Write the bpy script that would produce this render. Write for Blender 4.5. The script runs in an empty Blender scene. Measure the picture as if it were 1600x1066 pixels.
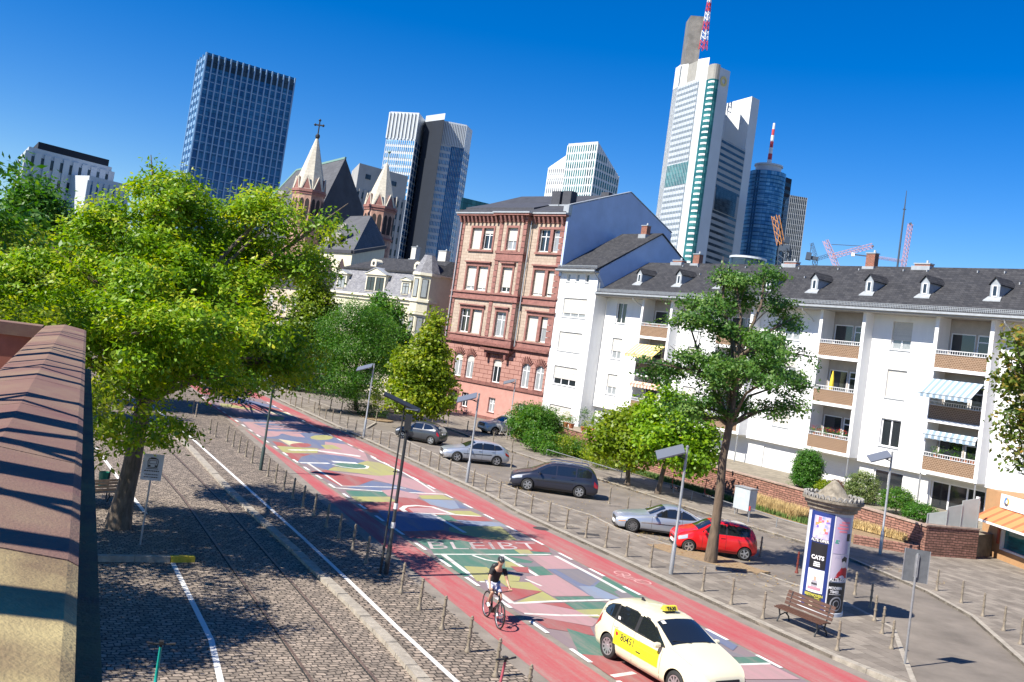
import bpy, bmesh, math, random
import numpy as np
from mathutils import Vector, Matrix
R = math.radians
sc = bpy.context.scene
COL = sc.collection
random.seed(5)

# ------------------------------------------------------------ camera
CAMZ, FPX, CYP = 7.784, 1505.5, 466.6          # camera height (m), focal length and optical centre in photo pixels
ROLL, PITCH = R(8.067), R(2.70)
FW = Vector((0, math.cos(PITCH), math.sin(PITCH))); UP0 = Vector((0, -math.sin(PITCH), math.cos(PITCH))); RT0 = Vector((1, 0, 0))
CR = RT0*math.cos(ROLL) + UP0*math.sin(ROLL); CU = UP0*math.cos(ROLL) - RT0*math.sin(ROLL)
cd = bpy.data.cameras.new('camera'); cam = bpy.data.objects.new('camera', cd); COL.objects.link(cam)
m = Matrix.Identity(4)
for i in range(3):
    m[i][0] = CR[i]; m[i][1] = CU[i]; m[i][2] = -FW[i]
m[2][3] = CAMZ
cam.matrix_world = m
cd.sensor_width = 36; cd.lens = 36*FPX/1600; cd.shift_y = -(533-CYP)/1600
cd.clip_start = 0.1; cd.clip_end = 6000
sc.camera = cam

# ------------------------------------------------------------ sun and sky
SUNV = Vector((-0.83, -0.56, 0)).normalized(); EL = R(47)
SUND = Vector((SUNV.x*math.cos(EL), SUNV.y*math.cos(EL), math.sin(EL)))
w = bpy.data.worlds.new("World"); sc.world = w; w.use_nodes = True
nt = w.node_tree; bg = nt.nodes['Background']
sky = nt.nodes.new('ShaderNodeTexSky'); sky.sky_type = 'NISHITA'; sky.sun_disc = False
sky.sun_elevation = EL; sky.sun_rotation = math.atan2(SUNV.x, SUNV.y)
sky.air_density = 1.0; sky.dust_density = 0.0; sky.ozone_density = 4.5; sky.altitude = 0
hs = nt.nodes.new('ShaderNodeHueSaturation'); hs.inputs['Saturation'].default_value = 1.45; hs.inputs['Hue'].default_value = .514
nt.links.new(sky.outputs[0], hs.inputs['Color']); nt.links.new(hs.outputs[0], bg.inputs['Color'])
bg.inputs['Strength'].default_value = 0.08
sl = bpy.data.lights.new('sun', 'SUN'); sl.energy = 5.0; sl.angle = R(0.5); sl.color = (1, .94, .84)
so = bpy.data.objects.new('sun', sl); COL.objects.link(so)
so.rotation_euler = (-SUND).to_track_quat('-Z', 'Y').to_euler()
vs = sc.view_settings; vs.view_transform = 'Standard'; vs.look = 'None'; vs.gamma = 1; vs.exposure = 0.9
sc.cycles.max_bounces = 8; sc.cycles.transparent_max_bounces = 8
sc.cycles.use_denoising = True

# ------------------------------------------------------------ photo pixel -> place
def ray(x, y): return FW*FPX + CR*(x-800) + CU*(CYP-y)
def G(x, y, z=0.0):
    """point of the horizontal plane at height z"""
    r = ray(x, y); t = (z-CAMZ)/r.z
    return Vector((r.x*t, r.y*t, z))
def AZ(x, y, d):
    """point at horizontal distance d"""
    r = ray(x, y); t = d/math.hypot(r.x, r.y)
    return Vector((r.x*t, r.y*t, CAMZ+r.z*t))
class Frame:
    """a street front: s runs left along it, n towards the street"""
    def __init__(f, o, deg):
        t = R(34.9+deg); f.o = Vector(o); f.rz = R(90+34.9+deg)
        f.D = Vector((-math.sin(t), math.cos(t))); f.N = Vector((-math.cos(t), -math.sin(t)))
    def W(f, s, n, z=0): p = f.o + f.D*s + f.N*n; return Vector((p.x, p.y, z))
    def px(f, x, y, n=0):
        A = f.o+f.N*n; r = ray(x, y); t = A.dot(f.N)/(r.x*f.N.x+r.y*f.N.y)
        return (Vector((r.x*t, r.y*t))-A).dot(f.D), CAMZ+r.z*t
    def sn(f, p): q = Vector((p[0], p[1]))-f.o; return q.dot(f.D), q.dot(f.N)
FF = Frame((30.3, 58.9), 0)                     # long white building
FR = Frame(FF.W(43.4, 1.4)[:2], 10)             # red building and villa
def ZM(ox, oy, s): return lambda u, v: (ox+u/s, oy+v/s)

# ------------------------------------------------------------ materials
def nd(nt, t, **k):
    n = nt.nodes.new(t)
    for a, b in k.items():
        if a in n.inputs: n.inputs[a].default_value = b
        else: setattr(n, a, b)
    return n
MATS = {}
def mat(name, col, rough=.8, var=.0, scale=4, bump=0, bscale=30, metal=0, spec=.5, col2=None, detail=4, emit=None, coat=0, stretch=None, attr=None):
    if name in MATS: return MATS[name]
    m = bpy.data.materials.new(name); m.use_nodes = True; nt = m.node_tree; L = nt.links
    b = nt.nodes['Principled BSDF']; b.inputs['Roughness'].default_value = rough; b.inputs['Metallic'].default_value = metal
    b.inputs['Specular IOR Level'].default_value = spec; b.inputs['Coat Weight'].default_value = coat
    c = (*col, 1); b.inputs['Base Color'].default_value = c
    if var or col2 or bump:
        tc = nd(nt, 'ShaderNodeTexCoord'); mp = nd(nt, 'ShaderNodeMapping')
        if stretch: mp.inputs['Scale'].default_value = stretch
        L.new(tc.outputs['Object'], mp.inputs[0])
    if var or col2:
        n = nd(nt, 'ShaderNodeTexNoise', Scale=scale, Detail=detail, Roughness=.65); L.new(mp.outputs[0], n.inputs['Vector'])
        r = nd(nt, 'ShaderNodeValToRGB'); e = r.color_ramp.elements
        e[0].position = .32; e[1].position = .68
        a2 = col2 if col2 else tuple(min(1, x*(1+var)) for x in col)
        e[0].color = (*[x*(1-var) for x in col], 1); e[1].color = (*a2, 1)
        L.new(n.outputs['Fac'], r.inputs[0]); L.new(r.outputs[0], b.inputs['Base Color'])
    if bump:
        n2 = nd(nt, 'ShaderNodeTexNoise', Scale=bscale, Detail=5); L.new(mp.outputs[0], n2.inputs['Vector'])
        bp = nd(nt, 'ShaderNodeBump', Strength=bump, Distance=.02); L.new(n2.outputs['Fac'], bp.inputs['Height']); L.new(bp.outputs[0], b.inputs['Normal'])
    if emit: b.inputs['Emission Color'].default_value = (*emit, 1); b.inputs['Emission Strength'].default_value = 1
    MATS[name] = m; return m
def brickmat(name, c1, c2, mortar, bw, bh, ms=.01, rough=.9, bump=.5, axis='XZ', off=.5, var=.25, rot=0, distort=0, nscale=3.0, freq=2):
    """courses of bricks / slabs in object space"""
    if name in MATS: return MATS[name]
    m = bpy.data.materials.new(name); m.use_nodes = True; nt = m.node_tree; L = nt.links
    b = nt.nodes['Principled BSDF']; b.inputs['Roughness'].default_value = rough; b.inputs['Specular IOR Level'].default_value = .3
    tc = nd(nt, 'ShaderNodeTexCoord'); mp = nd(nt, 'ShaderNodeMapping'); mp.inputs['Rotation'].default_value = (0, 0, rot)
    L.new(tc.outputs['Object'], mp.inputs[0]); src = mp.outputs[0]
    if axis != 'XY':
        sp = nd(nt, 'ShaderNodeSeparateXYZ'); cb = nd(nt, 'ShaderNodeCombineXYZ'); ad = nd(nt, 'ShaderNodeMath', operation='ADD')
        L.new(src, sp.inputs[0]); L.new(sp.outputs[0], ad.inputs[0]); L.new(sp.outputs[1], ad.inputs[1])
        L.new(ad.outputs[0], cb.inputs[0]); L.new(sp.outputs[2], cb.inputs[1]); src = cb.outputs[0]
    if distort:
        nn = nd(nt, 'ShaderNodeTexNoise', Scale=1.5, Detail=2); L.new(src, nn.inputs['Vector'])
        vm = nd(nt, 'ShaderNodeVectorMath', operation='SCALE'); vm.inputs['Scale'].default_value = distort
        va = nd(nt, 'ShaderNodeVectorMath', operation='ADD'); L.new(nn.outputs['Color'], vm.inputs[0]); L.new(src, va.inputs[0]); L.new(vm.outputs[0], va.inputs[1]); src = va.outputs[0]
    br = nd(nt, 'ShaderNodeTexBrick', Scale=1.0); br.offset = off; br.offset_frequency = freq
    br.inputs['Brick Width'].default_value = bw; br.inputs['Row Height'].default_value = bh; br.inputs['Mortar Size'].default_value = ms; br.inputs['Mortar Smooth'].default_value = .3
    br.inputs['Color1'].default_value = (*c1, 1); br.inputs['Color2'].default_value = (*c2, 1); br.inputs['Mortar'].default_value = (*mortar, 1)
    L.new(src, br.inputs['Vector'])
    n = nd(nt, 'ShaderNodeTexNoise', Scale=nscale, Detail=6, Roughness=.7); L.new(tc.outputs['Object'], n.inputs['Vector'])
    r = nd(nt, 'ShaderNodeValToRGB'); r.color_ramp.elements[0].position = .3; r.color_ramp.elements[1].position = .7
    r.color_ramp.elements[0].color = (1-var,)*3+(1,); r.color_ramp.elements[1].color = (1+var*.5,)*3+(1,)
    mx = nd(nt, 'ShaderNodeMixRGB', blend_type='MULTIPLY'); mx.inputs[0].default_value = 1
    L.new(n.outputs['Fac'], r.inputs[0]); L.new(br.outputs['Color'], mx.inputs[1]); L.new(r.outputs[0], mx.inputs[2]); L.new(mx.outputs[0], b.inputs['Base Color'])
    bp = nd(nt, 'ShaderNodeBump', Strength=bump, Distance=.03); bp.invert = True
    L.new(br.outputs['Fac'], bp.inputs['Height']); L.new(bp.outputs[0], b.inputs['Normal'])
    MATS[name] = m; return m
def leafmat(name, c0, c1, c2, trans=.35):
    if name in MATS: return MATS[name]
    m = bpy.data.materials.new(name); m.use_nodes = True; nt = m.node_tree; L = nt.links
    b = nt.nodes['Principled BSDF']; b.inputs['Roughness'].default_value = .45; b.inputs['Specular IOR Level'].default_value = .4
    at = nd(nt, 'ShaderNodeAttribute', attribute_name='tint'); r = nd(nt, 'ShaderNodeValToRGB'); e = r.color_ramp.elements
    e[0].position = 0; e[0].color = (*c0, 1); e[1].position = 1; e[1].color = (*c2, 1); k = e.new(.55); k.color = (*c1, 1)
    L.new(at.outputs['Fac'], r.inputs[0]); L.new(r.outputs[0], b.inputs['Base Color'])
    tr = nd(nt, 'ShaderNodeBsdfTranslucent'); hs = nd(nt, 'ShaderNodeHueSaturation', Saturation=1.15, Value=1.5); L.new(r.outputs[0], hs.inputs['Color']); L.new(hs.outputs[0], tr.inputs[0])
    ms = nd(nt, 'ShaderNodeMixShader'); ms.inputs[0].default_value = trans
    L.new(b.outputs[0], ms.inputs[1]); L.new(tr.outputs[0], ms.inputs[2]); L.new(ms.outputs[0], nt.nodes['Material Output'].inputs[0])
    MATS[name] = m; return m

# ------------------------------------------------------------ mesh builder and object helpers
class MB:
    def __init__(s): s.v = []; s.f = []; s.m = []
    def add(s, vs, fs, mi=0):
        b = len(s.v); s.v += [tuple(v) for v in vs]; s.f += [[i+b for i in f] for f in fs]; s.m += [mi]*len(fs); return s
    def box(s, x0, x1, y0, y1, z0, z1, mi=0):
        x0, x1 = min(x0, x1), max(x0, x1); y0, y1 = min(y0, y1), max(y0, y1)
        return s.add([(x0, y0, z0), (x1, y0, z0), (x1, y1, z0), (x0, y1, z0), (x0, y0, z1), (x1, y0, z1), (x1, y1, z1), (x0, y1, z1)],
                     [(0, 3, 2, 1), (4, 5, 6, 7), (0, 1, 5, 4), (1, 2, 6, 5), (2, 3, 7, 6), (3, 0, 4, 7)], mi)
    def hexa(s, a, b, mi=0):
        """two matching loops joined and capped"""
        n = len(a); return s.add(list(a)+list(b), [tuple(range(n))[::-1], tuple(range(n, 2*n))]+[(i, (i+1) % n, n+(i+1) % n, n+i) for i in range(n)], mi)
    def prism(s, poly, z0, z1, mi=0):
        if sum(poly[i-1][0]*poly[i][1]-poly[i][0]*poly[i-1][1] for i in range(len(poly))) < 0: poly = poly[::-1]
        return s.hexa([(p[0], p[1], z0) for p in poly], [(p[0], p[1], z1) for p in poly], mi)
    def ext(s, poly, vec, mi=0):
        """polygon of 3-D points extruded along vec"""
        v = Vector(vec); return s.hexa([Vector(p) for p in poly], [Vector(p)+v for p in poly], mi)
    def sheet(s, poly, mi=0): return s.add(poly, [tuple(range(len(poly)))], mi)
    def tube(s, pts, rad, n=8, mi=0):
        pts = [Vector(p) for p in pts]; rad = rad if isinstance(rad, (list, tuple)) else [rad]*len(pts)
        vs = []; k = len(pts); px = None
        for i, p in enumerate(pts):
            t = (pts[min(i+1, k-1)]-pts[max(i-1, 0)]).normalized()
            if px is None: px = t.orthogonal().normalized()
            px = (px-t*px.dot(t)).normalized(); py = t.cross(px)
            for j in range(n):
                a = 2*math.pi*j/n; vs.append(p+(px*math.cos(a)+py*math.sin(a))*rad[i])
        fs = [(i*n+j, i*n+(j+1) % n, (i+1)*n+(j+1) % n, (i+1)*n+j) for i in range(k-1) for j in range(n)]
        fs += [tuple(range(n))[::-1], tuple(range((k-1)*n, k*n))]
        return s.add(vs, fs, mi)
    def bar(s, a, b, w, h=None, mi=0, up=(0, 0, 1)):
        """rectangular bar between two points"""
        a = Vector(a); b = Vector(b); h = h or w; t = (b-a).normalized(); u = Vector(up)
        if abs(t.dot(u)) > .98: u = Vector((1, 0, 0))
        x = t.cross(u).normalized()*w/2; y = x.cross(t).normalized()*h/2
        return s.hexa([a-x-y, a+x-y, a+x+y, a-x+y], [b-x-y, b+x-y, b+x+y, b-x+y], mi)
    def lathe(s, cx, cy, prof, n=16, mi=0, a0=0):
        vs = [(cx+r*math.cos(a0+2*math.pi*j/n), cy+r*math.sin(a0+2*math.pi*j/n), z) for r, z in prof for j in range(n)]
        k = len(prof); fs = [(i*n+j, i*n+(j+1) % n, (i+1)*n+(j+1) % n, (i+1)*n+j) for i in range(k-1) for j in range(n)]
        fs += [tuple(range(n))[::-1], tuple(range((k-1)*n, k*n))]
        return s.add(vs, fs, mi)
    def grid(s, rows, mi=0, flip=False):
        b = [p for r in rows for p in r]; n = len(rows[0])
        fs = [(i*n+j, i*n+j+1, (i+1)*n+j+1, (i+1)*n+j) for i in range(len(rows)-1) for j in range(n-1)]
        if flip: fs = [f[::-1] for f in fs]
        return s.add(b, fs, mi)
    def xf(s, M):
        s.v = [tuple(M @ Vector(v)) for v in s.v]; return s
    def build(s, name, mats, parent=None, smooth=None):
        me = bpy.data.meshes.new(name); me.from_pydata(s.v, [], s.f)
        for mm in (mats if isinstance(mats, (list, tuple)) else [mats]): me.materials.append(mm)
        if any(s.m): me.polygons.foreach_set('material_index', s.m)
        if smooth is not None:
            me.polygons.foreach_set('use_smooth', [True]*len(s.f)); me.set_sharp_from_angle(angle=R(smooth))
        me.update(); o = bpy.data.objects.new(name, me); COL.objects.link(o); o.parent = parent; return o
def tag(o, label=None, cat=None, group=None, kind=None):
    for k, v in (('label', label), ('category', cat), ('group', group), ('kind', kind)):
        if v: o[k] = v
    return o
def thing(name, label, cat, loc=(0, 0, 0), rz=0, group=None):
    o = bpy.data.objects.new(name, None); COL.objects.link(o); o.empty_display_size = .3
    o.location = (loc[0], loc[1], loc[2] if len(loc) > 2 else 0); o.rotation_euler = (0, 0, rz); return tag(o, label, cat, group)
def struct(name, mb, mats, smooth=None): return tag(mb.build(name, mats, smooth=smooth), kind='structure')
def kids(o, idx={}): return [c for c in COL.objects if c.parent == o]
def copy_tree(o, parent=None):
    c = o.copy(); COL.objects.link(c); c.parent = parent
    for ch in list(o.children): copy_tree(ch, c)
    return c
def text_mb(txt, size, depth=.0, bold=0):
    cu = bpy.data.curves.new('t', 'FONT'); cu.body = txt; cu.size = size; cu.align_x = 'CENTER'; cu.align_y = 'CENTER'; cu.resolution_u = 2; cu.offset = bold; cu.fill_mode = 'FRONT'
    o = bpy.data.objects.new('t', cu); COL.objects.link(o); dg = bpy.context.evaluated_depsgraph_get()
    me = bpy.data.meshes.new_from_object(o.evaluated_get(dg)); mb = MB()
    mb.add([tuple(v.co) for v in me.vertices], [tuple(p.vertices) for p in me.polygons])
    bpy.data.objects.remove(o); bpy.data.curves.remove(cu); bpy.data.meshes.remove(me); return mb

# common materials
WHITE = mat('white_stucco', (.80, .80, .79), .9, .12, .8, .25, 60, stretch=(1, 1, .18), col2=(.82, .82, .81), detail=8)
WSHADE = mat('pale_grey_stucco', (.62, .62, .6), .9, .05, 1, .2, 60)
FRAMEW = mat('white_window_frame', (.8, .8, .8), .45)
SHUT = brickmat('roller_shutter', (.62, .60, .54), (.56, .54, .49), (.34, .33, .3), 40, .055, .006, .6, .3, var=.08)
SHUTW = brickmat('white_roller_shutter', (.76, .76, .74), (.72, .72, .70), (.5, .5, .5), 40, .06, .006, .6, .3, var=.06)
GLASS = mat('window_glass', (.02, .025, .03), .06, spec=.9)
CURT = mat('curtain_behind_glass', (.28, .30, .31), .08, .3, 6, stretch=(6, 6, .4), spec=.8)
DARKM = mat('dark_metal', (.035, .038, .042), .5, .2, 20, metal=.3)
GREYM = mat('galvanised_metal', (.34, .35, .36), .45, .15, 12, metal=.5)
BOLM = mat('bollard_paint', (.24, .20, .15), .55, .3, 25, metal=.1)
SLATE = brickmat('slate_roof', (.058, .058, .062), (.032, .033, .038), (.018, .018, .018), .32, .16, .012, .8, .5, var=.25, nscale=1.5)
ZINC = mat('zinc_gutter', (.42, .44, .45), .5, .12, 3, metal=.4)
BARK = mat('bark', (.13, .10, .075), .95, .45, 9, 1.0, 14, stretch=(1, 1, .25))
BARKL = mat('pale_bark', (.125, .09, .062), .95, .4, 7, 1.0, 14, stretch=(1, 1, .25))
RUBBER = mat('rubber', (.02, .02, .02), .8)
BLACK = mat('black_plastic', (.02, .02, .022), .5)
ALU = mat('alloy', (.55, .56, .58), .3, metal=.8)
# ============================================================ ground, road, pavements
za, zb_, zc, zd, ze = ZM(300, 600, 5.923), ZM(440, 680, 5.923), ZM(600, 740, 5.923), ZM(760, 800, 5.923), ZM(900, 900, 4)
z3, z5, z6, z7, z8 = ZM(560, 600, 4), ZM(920, 700, 4.44), ZM(1180, 740, 3.27), ZM(420, 780, 3.636), ZM(140, 640, 3.553)
zr = ZM(380, 560, 5.33); zw = ZM(960, 640, 5.33); zv = ZM(700, 560, 5.33); zs = ZM(1380, 680, 4.845)
def sn2(p, z=0): return FF.sn(G(*p, z))
ASPH = mat('asphalt', (.22, .19, .16), .95, .22, 1.2, .5, 120, detail=10)
ASPH2 = mat('parking_asphalt', (.175, .15, .125), .95, .3, .5, .5, 90, detail=12)
SLABS = brickmat('paving_slabs', (.27, .235, .195), (.175, .15, .125), (.10, .085, .07), .7, .5, .010, .92, .25, 'XY', rot=R(-117), var=.3, nscale=1.2)
COBB = brickmat('cobblestones', (.36, .29, .23), (.18, .15, .122), (.06, .05, .042), .24, .17, .022, .9, 1.0, 'XY', rot=R(-27), var=.45, distort=.34, nscale=5)
COBB2 = brickmat('quay_cobblestones', (.37, .30, .24), (.20, .165, .135), (.07, .058, .048), .20, .15, .018, .9, 1.0, 'XY', rot=R(-30), var=.42, distort=.4, nscale=4)
KERBM = mat('kerb_stone', (.32, .285, .235), .85, .25, 5, .4, 60)
EARTH = mat('dry_earth', (.26, .18, .10), .98, .3, 9, .6, 60)
def painted(name, col, wear=.35, under=(.17, .155, .15), sc_=1.0):
    """road paint rubbed off in streaks along the driving direction"""
    m = bpy.data.materials.new(name); m.use_nodes = True; nt = m.node_tree; L = nt.links; b = nt.nodes['Principled BSDF']; b.inputs['Roughness'].default_value = .85; b.inputs['Specular IOR Level'].default_value = .3
    tc = nd(nt, 'ShaderNodeTexCoord'); mp = nd(nt, 'ShaderNodeMapping'); mp.inputs['Rotation'].default_value = (0, 0, R(117)); mp.inputs['Scale'].default_value = (4*sc_, .45*sc_, 1)
    mp.vector_type = 'TEXTURE'
    L.new(tc.outputs['Object'], mp.inputs[0])
    n1 = nd(nt, 'ShaderNodeTexNoise', Scale=.8, Detail=8, Roughness=.7); L.new(mp.outputs[0], n1.inputs['Vector'])
    n2 = nd(nt, 'ShaderNodeTexNoise', Scale=9, Detail=6, Roughness=.75); L.new(tc.outputs['Object'], n2.inputs['Vector'])
    ad = nd(nt, 'ShaderNodeMath', operation='ADD'); L.new(n1.outputs['Fac'], ad.inputs[0]); mu = nd(nt, 'ShaderNodeMath', operation='MULTIPLY'); mu.inputs[1].default_value = .35
    L.new(n2.outputs['Fac'], mu.inputs[0]); L.new(mu.outputs[0], ad.inputs[1])
    r = nd(nt, 'ShaderNodeValToRGB'); e = r.color_ramp.elements; e[0].position = .50; e[1].position = .86
    k = e.new(.68)
    mixc = lambda a, t: tuple(a[i]*(1-t)+under[i]*t for i in range(3))
    e[0].color = (*mixc(col, 0), 1); k = [x for x in e if abs(x.position-.68) < .01][0]; k.color = (*mixc(col, wear*.45), 1); e[-1].color = (*mixc(col, min(1, wear*1.5)), 1)
    L.new(ad.outputs[0], r.inputs[0]); L.new(r.outputs[0], b.inputs['Base Color']); MATS[name] = m; return m
RED = painted('red_lane_paint', (.37, .06, .072), .8, (.31, .205, .18))
LINE = painted('white_line_paint', (.72, .72, .70), .3)
# base terrain
mb = MB(); mb.sheet([(-1500, -300, -1.3), (2500, -300, -1.3), (2500, 3500, -1.3), (-1500, 3500, -1.3)])
struct('ground', mb, mat('distant_ground', (.16, .15, .13), .95, .2, .05))
# main road slab
kr = [FF.W(-60, 38.5)]+[FF.W(-24, 34.2)]+[G(*p) for p in ((1300, 1030), (1180, 975), (1100, 938), (950, 868), (809, 803), (760, 775), (600, 702), (500, 656), (420, 619))]+[FF.W(80, 21), FF.W(150, 13)]
rl = [FF.W(-60, 50.5), FF.W(-24, 45.6)]+[G(*p) for p in ((816, 1058), (740, 993), (659, 923), (560, 838), (480, 768), (400, 697), (318, 625))]+[FF.W(80, 28.3), FF.W(150, 20)]
mb = MB(); mb.prism([(p.x, p.y) for p in kr+rl[::-1]], -1.2, 0); struct('road', mb, ASPH)
def off(line, d):
    """polyline shifted by d to its right-hand side"""
    o = []
    for i, p in enumerate(line):
        a = line[max(i-1, 0)]; b = line[min(i+1, len(line)-1)]; t = Vector((b.x-a.x, b.y-a.y)).normalized()
        o.append(Vector((p.x+t.y*d, p.y-t.x*d, p.z)))
    return o
def strip(mb, a, b, z, mi=0):
    for i in range(len(a)-1): mb.sheet([(a[i].x, a[i].y, z), (b[i].x, b[i].y, z), (b[i+1].x, b[i+1].y, z), (a[i+1].x, a[i+1].y, z)][::-1], mi)
def LL(s): return FF.W(s, 39.75-.1422*s)        # left dash line
def LR(s): return FF.W(s, 34.0-.1395*s)         # right dash line
# red cycle lanes as broad sheets
S_ = [-60, -40, -20, -10, 0, 10, 20, 30, 40, 50, 62]
mb = MB(); a = off(rl, .42)
def ntop(s, line):
    for i in range(len(line)-1):
        s0, n0 = FF.sn(line[i]); s1, n1 = FF.sn(line[i+1])
        if s0 <= s <= s1: return n0+(n1-n0)*(s-s0)/(s1-s0)
    return n1
SS = [-50+2*i for i in range(66)]
la = [FF.W(s, ntop(s, rl)-.55) for s in SS]; lb = [FF.W(s, 39.75-.1422*s+.25) if s < 50 else FF.W(s, ntop(s, rl)-2.2) for s in SS]
strip(mb, la, lb, .004)
ra = [FF.W(s, ntop(s, kr)+.5) for s in SS]; rb = [FF.W(s, 34.0-.1395*s-.12) if s < 50 else FF.W(s, ntop(s, kr)+2.2) for s in SS]
strip(mb, rb, ra, .004)
struct('cycle_lane_paint', mb, RED)
# artwork between the dashed lines
PC = {'a': (.20, .15, .165), 'r': (.30, .07, .07), 'p': (.39, .225, .235), 'g': (.045, .15, .11), 'y': (.33, .32, .115), 'b': (.10, .135, .235), 'l': (.19, .24, .33), 'w': (.66, .65, .6), 'k': (.16, .15, .17), 'c': (.55, .50, .32)}
PK = list(PC); PM = [painted('art_'+k, c, .42, (.24, .20, .18)) for k, c in PC.items()]
mb = MB(); zl = [.004]
def art(c, zf, pts):
    zl[0] += .00012; P_ = [G(*zf(*p)) for p in pts]; poly = [(p.x, p.y, zl[0]) for p in P_]
    # clip to the lane between the dashed lines
    def clip(poly, side):
        out = []
        def dd(p):
            s, n = FF.sn(p); return (39.75-.1422*s+.02-n) if side else (n-(34.0-.1395*s)-.02)
        for i in range(len(poly)):
            a, b = poly[i-1], poly[i]; da, db = dd(a), dd(b)
            if (da >= 0) != (db >= 0): t = da/(da-db); out.append(tuple(a[j]+(b[j]-a[j])*t for j in range(3)))
            if db >= 0: out.append(b)
        return out
    poly = clip(clip(poly, 0), 1)
    if len(poly) < 3: return
    if sum(poly[i-1][0]*poly[i][1]-poly[i][0]*poly[i-1][1] for i in range(len(poly))) < 0: poly = poly[::-1]
    mb.sheet(poly, PK.index(c))
def ell(c, zf, cx, cy, rx, ry, rot=0, a0=0, a1=360):
    art(c, zf, [(cx+rx*math.cos(R(a))*math.cos(rot)-ry*math.sin(R(a))*math.sin(rot), cy+rx*math.cos(R(a))*math.sin(rot)+ry*math.sin(R(a))*math.cos(rot)) for a in np.linspace(a0, a1, 28, endpoint=False)])
def ln(c, zf, pts, wd=.16):
    P_ = [G(*zf(*p)) for p in pts]; zl[0] += .00012; A = off(P_, wd/2); B = off(P_, -wd/2); strip(mb, A, B, zl[0], PK.index(c))
base = [LL(s) for s in (-24, 50)]; base2 = [LR(s) for s in (-24, 50)]
strip(mb, base2, base, .0042, 0)
art('l', za, [(120, 135), (330, 120), (700, 165), (900, 260), (560, 230), (240, 190)])
art('b', za, [(300, 130), (480, 138), (800, 215), (830, 240), (560, 195), (350, 165)])
art('r', za, [(350, 178), (560, 192), (800, 232), (900, 262), (640, 248), (410, 212)])
art('y', za, [(250, 178), (360, 190), (600, 238), (520, 252), (380, 235), (270, 207)])
art('p', za, [(330, 215), (620, 250), (900, 265), (1250, 465), (600, 470), (520, 400)])
for y0, y1, x0, x1 in ((262, 296, 440, 700), (300, 345, 560, 900), (316, 350, 400, 700), (362, 385, 560, 1010), (392, 404, 620, 1080), (418, 440, 660, 1150)):
    art('b', za, [(x0, y0), (x1, y0+12), (x1+70, y1+6), (x0+60, y1)])
art('k', za, [(900, 290), (960, 300), (1130, 400), (1080, 400)]); art('c', za, [(700, 258), (880, 262), (950, 300), (780, 285)])
ell('y', za, 780, 320, 78, 20)
art('y', za, [(650, 280), (700, 290), (720, 320), (690, 310)])
art('b', za, [(640, 470), (1100, 450), (1250, 470), (1420, 545), (1400, 580), (1180, 600), (940, 545), (700, 510)])
ell('p', za, 720, 463, 100, 27); art('p', za, [(830, 458), (1000, 460), (1050, 497), (930, 485)])
ell('y', za, 1200, 497, 105, 23)
art('k', za, [(650, 500), (800, 510), (900, 575), (760, 575)]); art('r', za, [(740, 530), (830, 545), (900, 578), (790, 575)])
art('c', za, [(800, 510), (1040, 548), (915, 578)]); ell('r', za, 1005, 568, 100, 20)
art('p', za, [(1230, 535), (1420, 560), (1600, 640), (1640, 720), (1300, 665), (1120, 610), (1230, 600)])
art('y', za, [(1190, 565), (1300, 565), (1390, 605), (1240, 605)])
art('y', za, [(785, 575), (1170, 600), (1160, 640), (850, 642)]); ln('w', za, [(900, 612), (1170, 615)], .35); ln('w', za, [(1170, 620), (1400, 650), (1560, 672)], .5)
art('r', zb_, [(20, 162), (270, 178), (180, 200), (150, 245), (100, 228)])
art('b', zb_, [(150, 250), (185, 205), (280, 180), (450, 182), (640, 205), (780, 240), (700, 275), (460, 285), (200, 268)])
art('y', zb_, [(700, 262), (790, 240), (900, 255), (1070, 320), (1060, 372), (900, 380), (700, 352), (400, 322), (500, 295), (720, 300)])
art('b', zb_, [(240, 262), (500, 275), (430, 325), (330, 300)])
ell('g', zb_, 635, 285, 150, 26, .06); ln('w', zb_, [(470, 272), (560, 295), (700, 312), (785, 308), (800, 292), (770, 280)], .16)
ln('w', zb_, [(470, 246), (700, 262)], .5)
art('r', zb_, [(270, 335), (420, 325), (560, 360), (860, 412), (700, 470), (540, 472), (400, 400)])
art('p', zb_, [(500, 345), (900, 378), (1070, 368), (1230, 420), (1540, 560), (1300, 560), (1000, 450), (850, 410)])
art('b', zb_, [(830, 425), (1000, 450), (1340, 535), (920, 522), (600, 488), (720, 465)])
ln('w', zb_, [(170, 256), (440, 262)], .3); ln('w', zb_, [(245, 262), (400, 365), (560, 472), (1060, 484), (1150, 495)], .16); ln('w', zb_, [(500, 490), (920, 521), (1500, 548)], .18)
ln('w', zb_, [(830, 205), (1130, 350), (1300, 450), (1420, 530)], .14)
art('g', zb_, [(590, 513), (930, 525), (1010, 562), (900, 577), (640, 570)])
art('y', zb_, [(640, 570), (1000, 572), (1070, 622), (700, 622)])
art('r', zb_, [(770, 628), (1080, 615), (1050, 575), (1260, 590), (1420, 650), (1540, 760), (800, 715), (700, 640)])
art('p', zb_, [(920, 512), (1060, 502), (1290, 560), (1250, 592), (980, 562)])
art('y', zc, [(320, 205), (540, 200), (650, 245), (350, 236)])
art('l', zc, [(350, 238), (650, 250), (760, 320), (620, 332), (430, 290)]); art('b', zc, [(650, 250), (700, 255), (860, 330), (700, 325)])
art('p', zc, [(220, 322), (440, 318), (700, 385), (280, 368)])
art('y', zc, [(560, 345), (800, 348), (915, 398), (640, 385)])
ln('w', zc, [(640, 378), (450, 312), (300, 298), (200, 305), (162, 330), (200, 356)], .24); ln('w', zc, [(230, 368), (560, 376), (900, 400)], .18)
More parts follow.
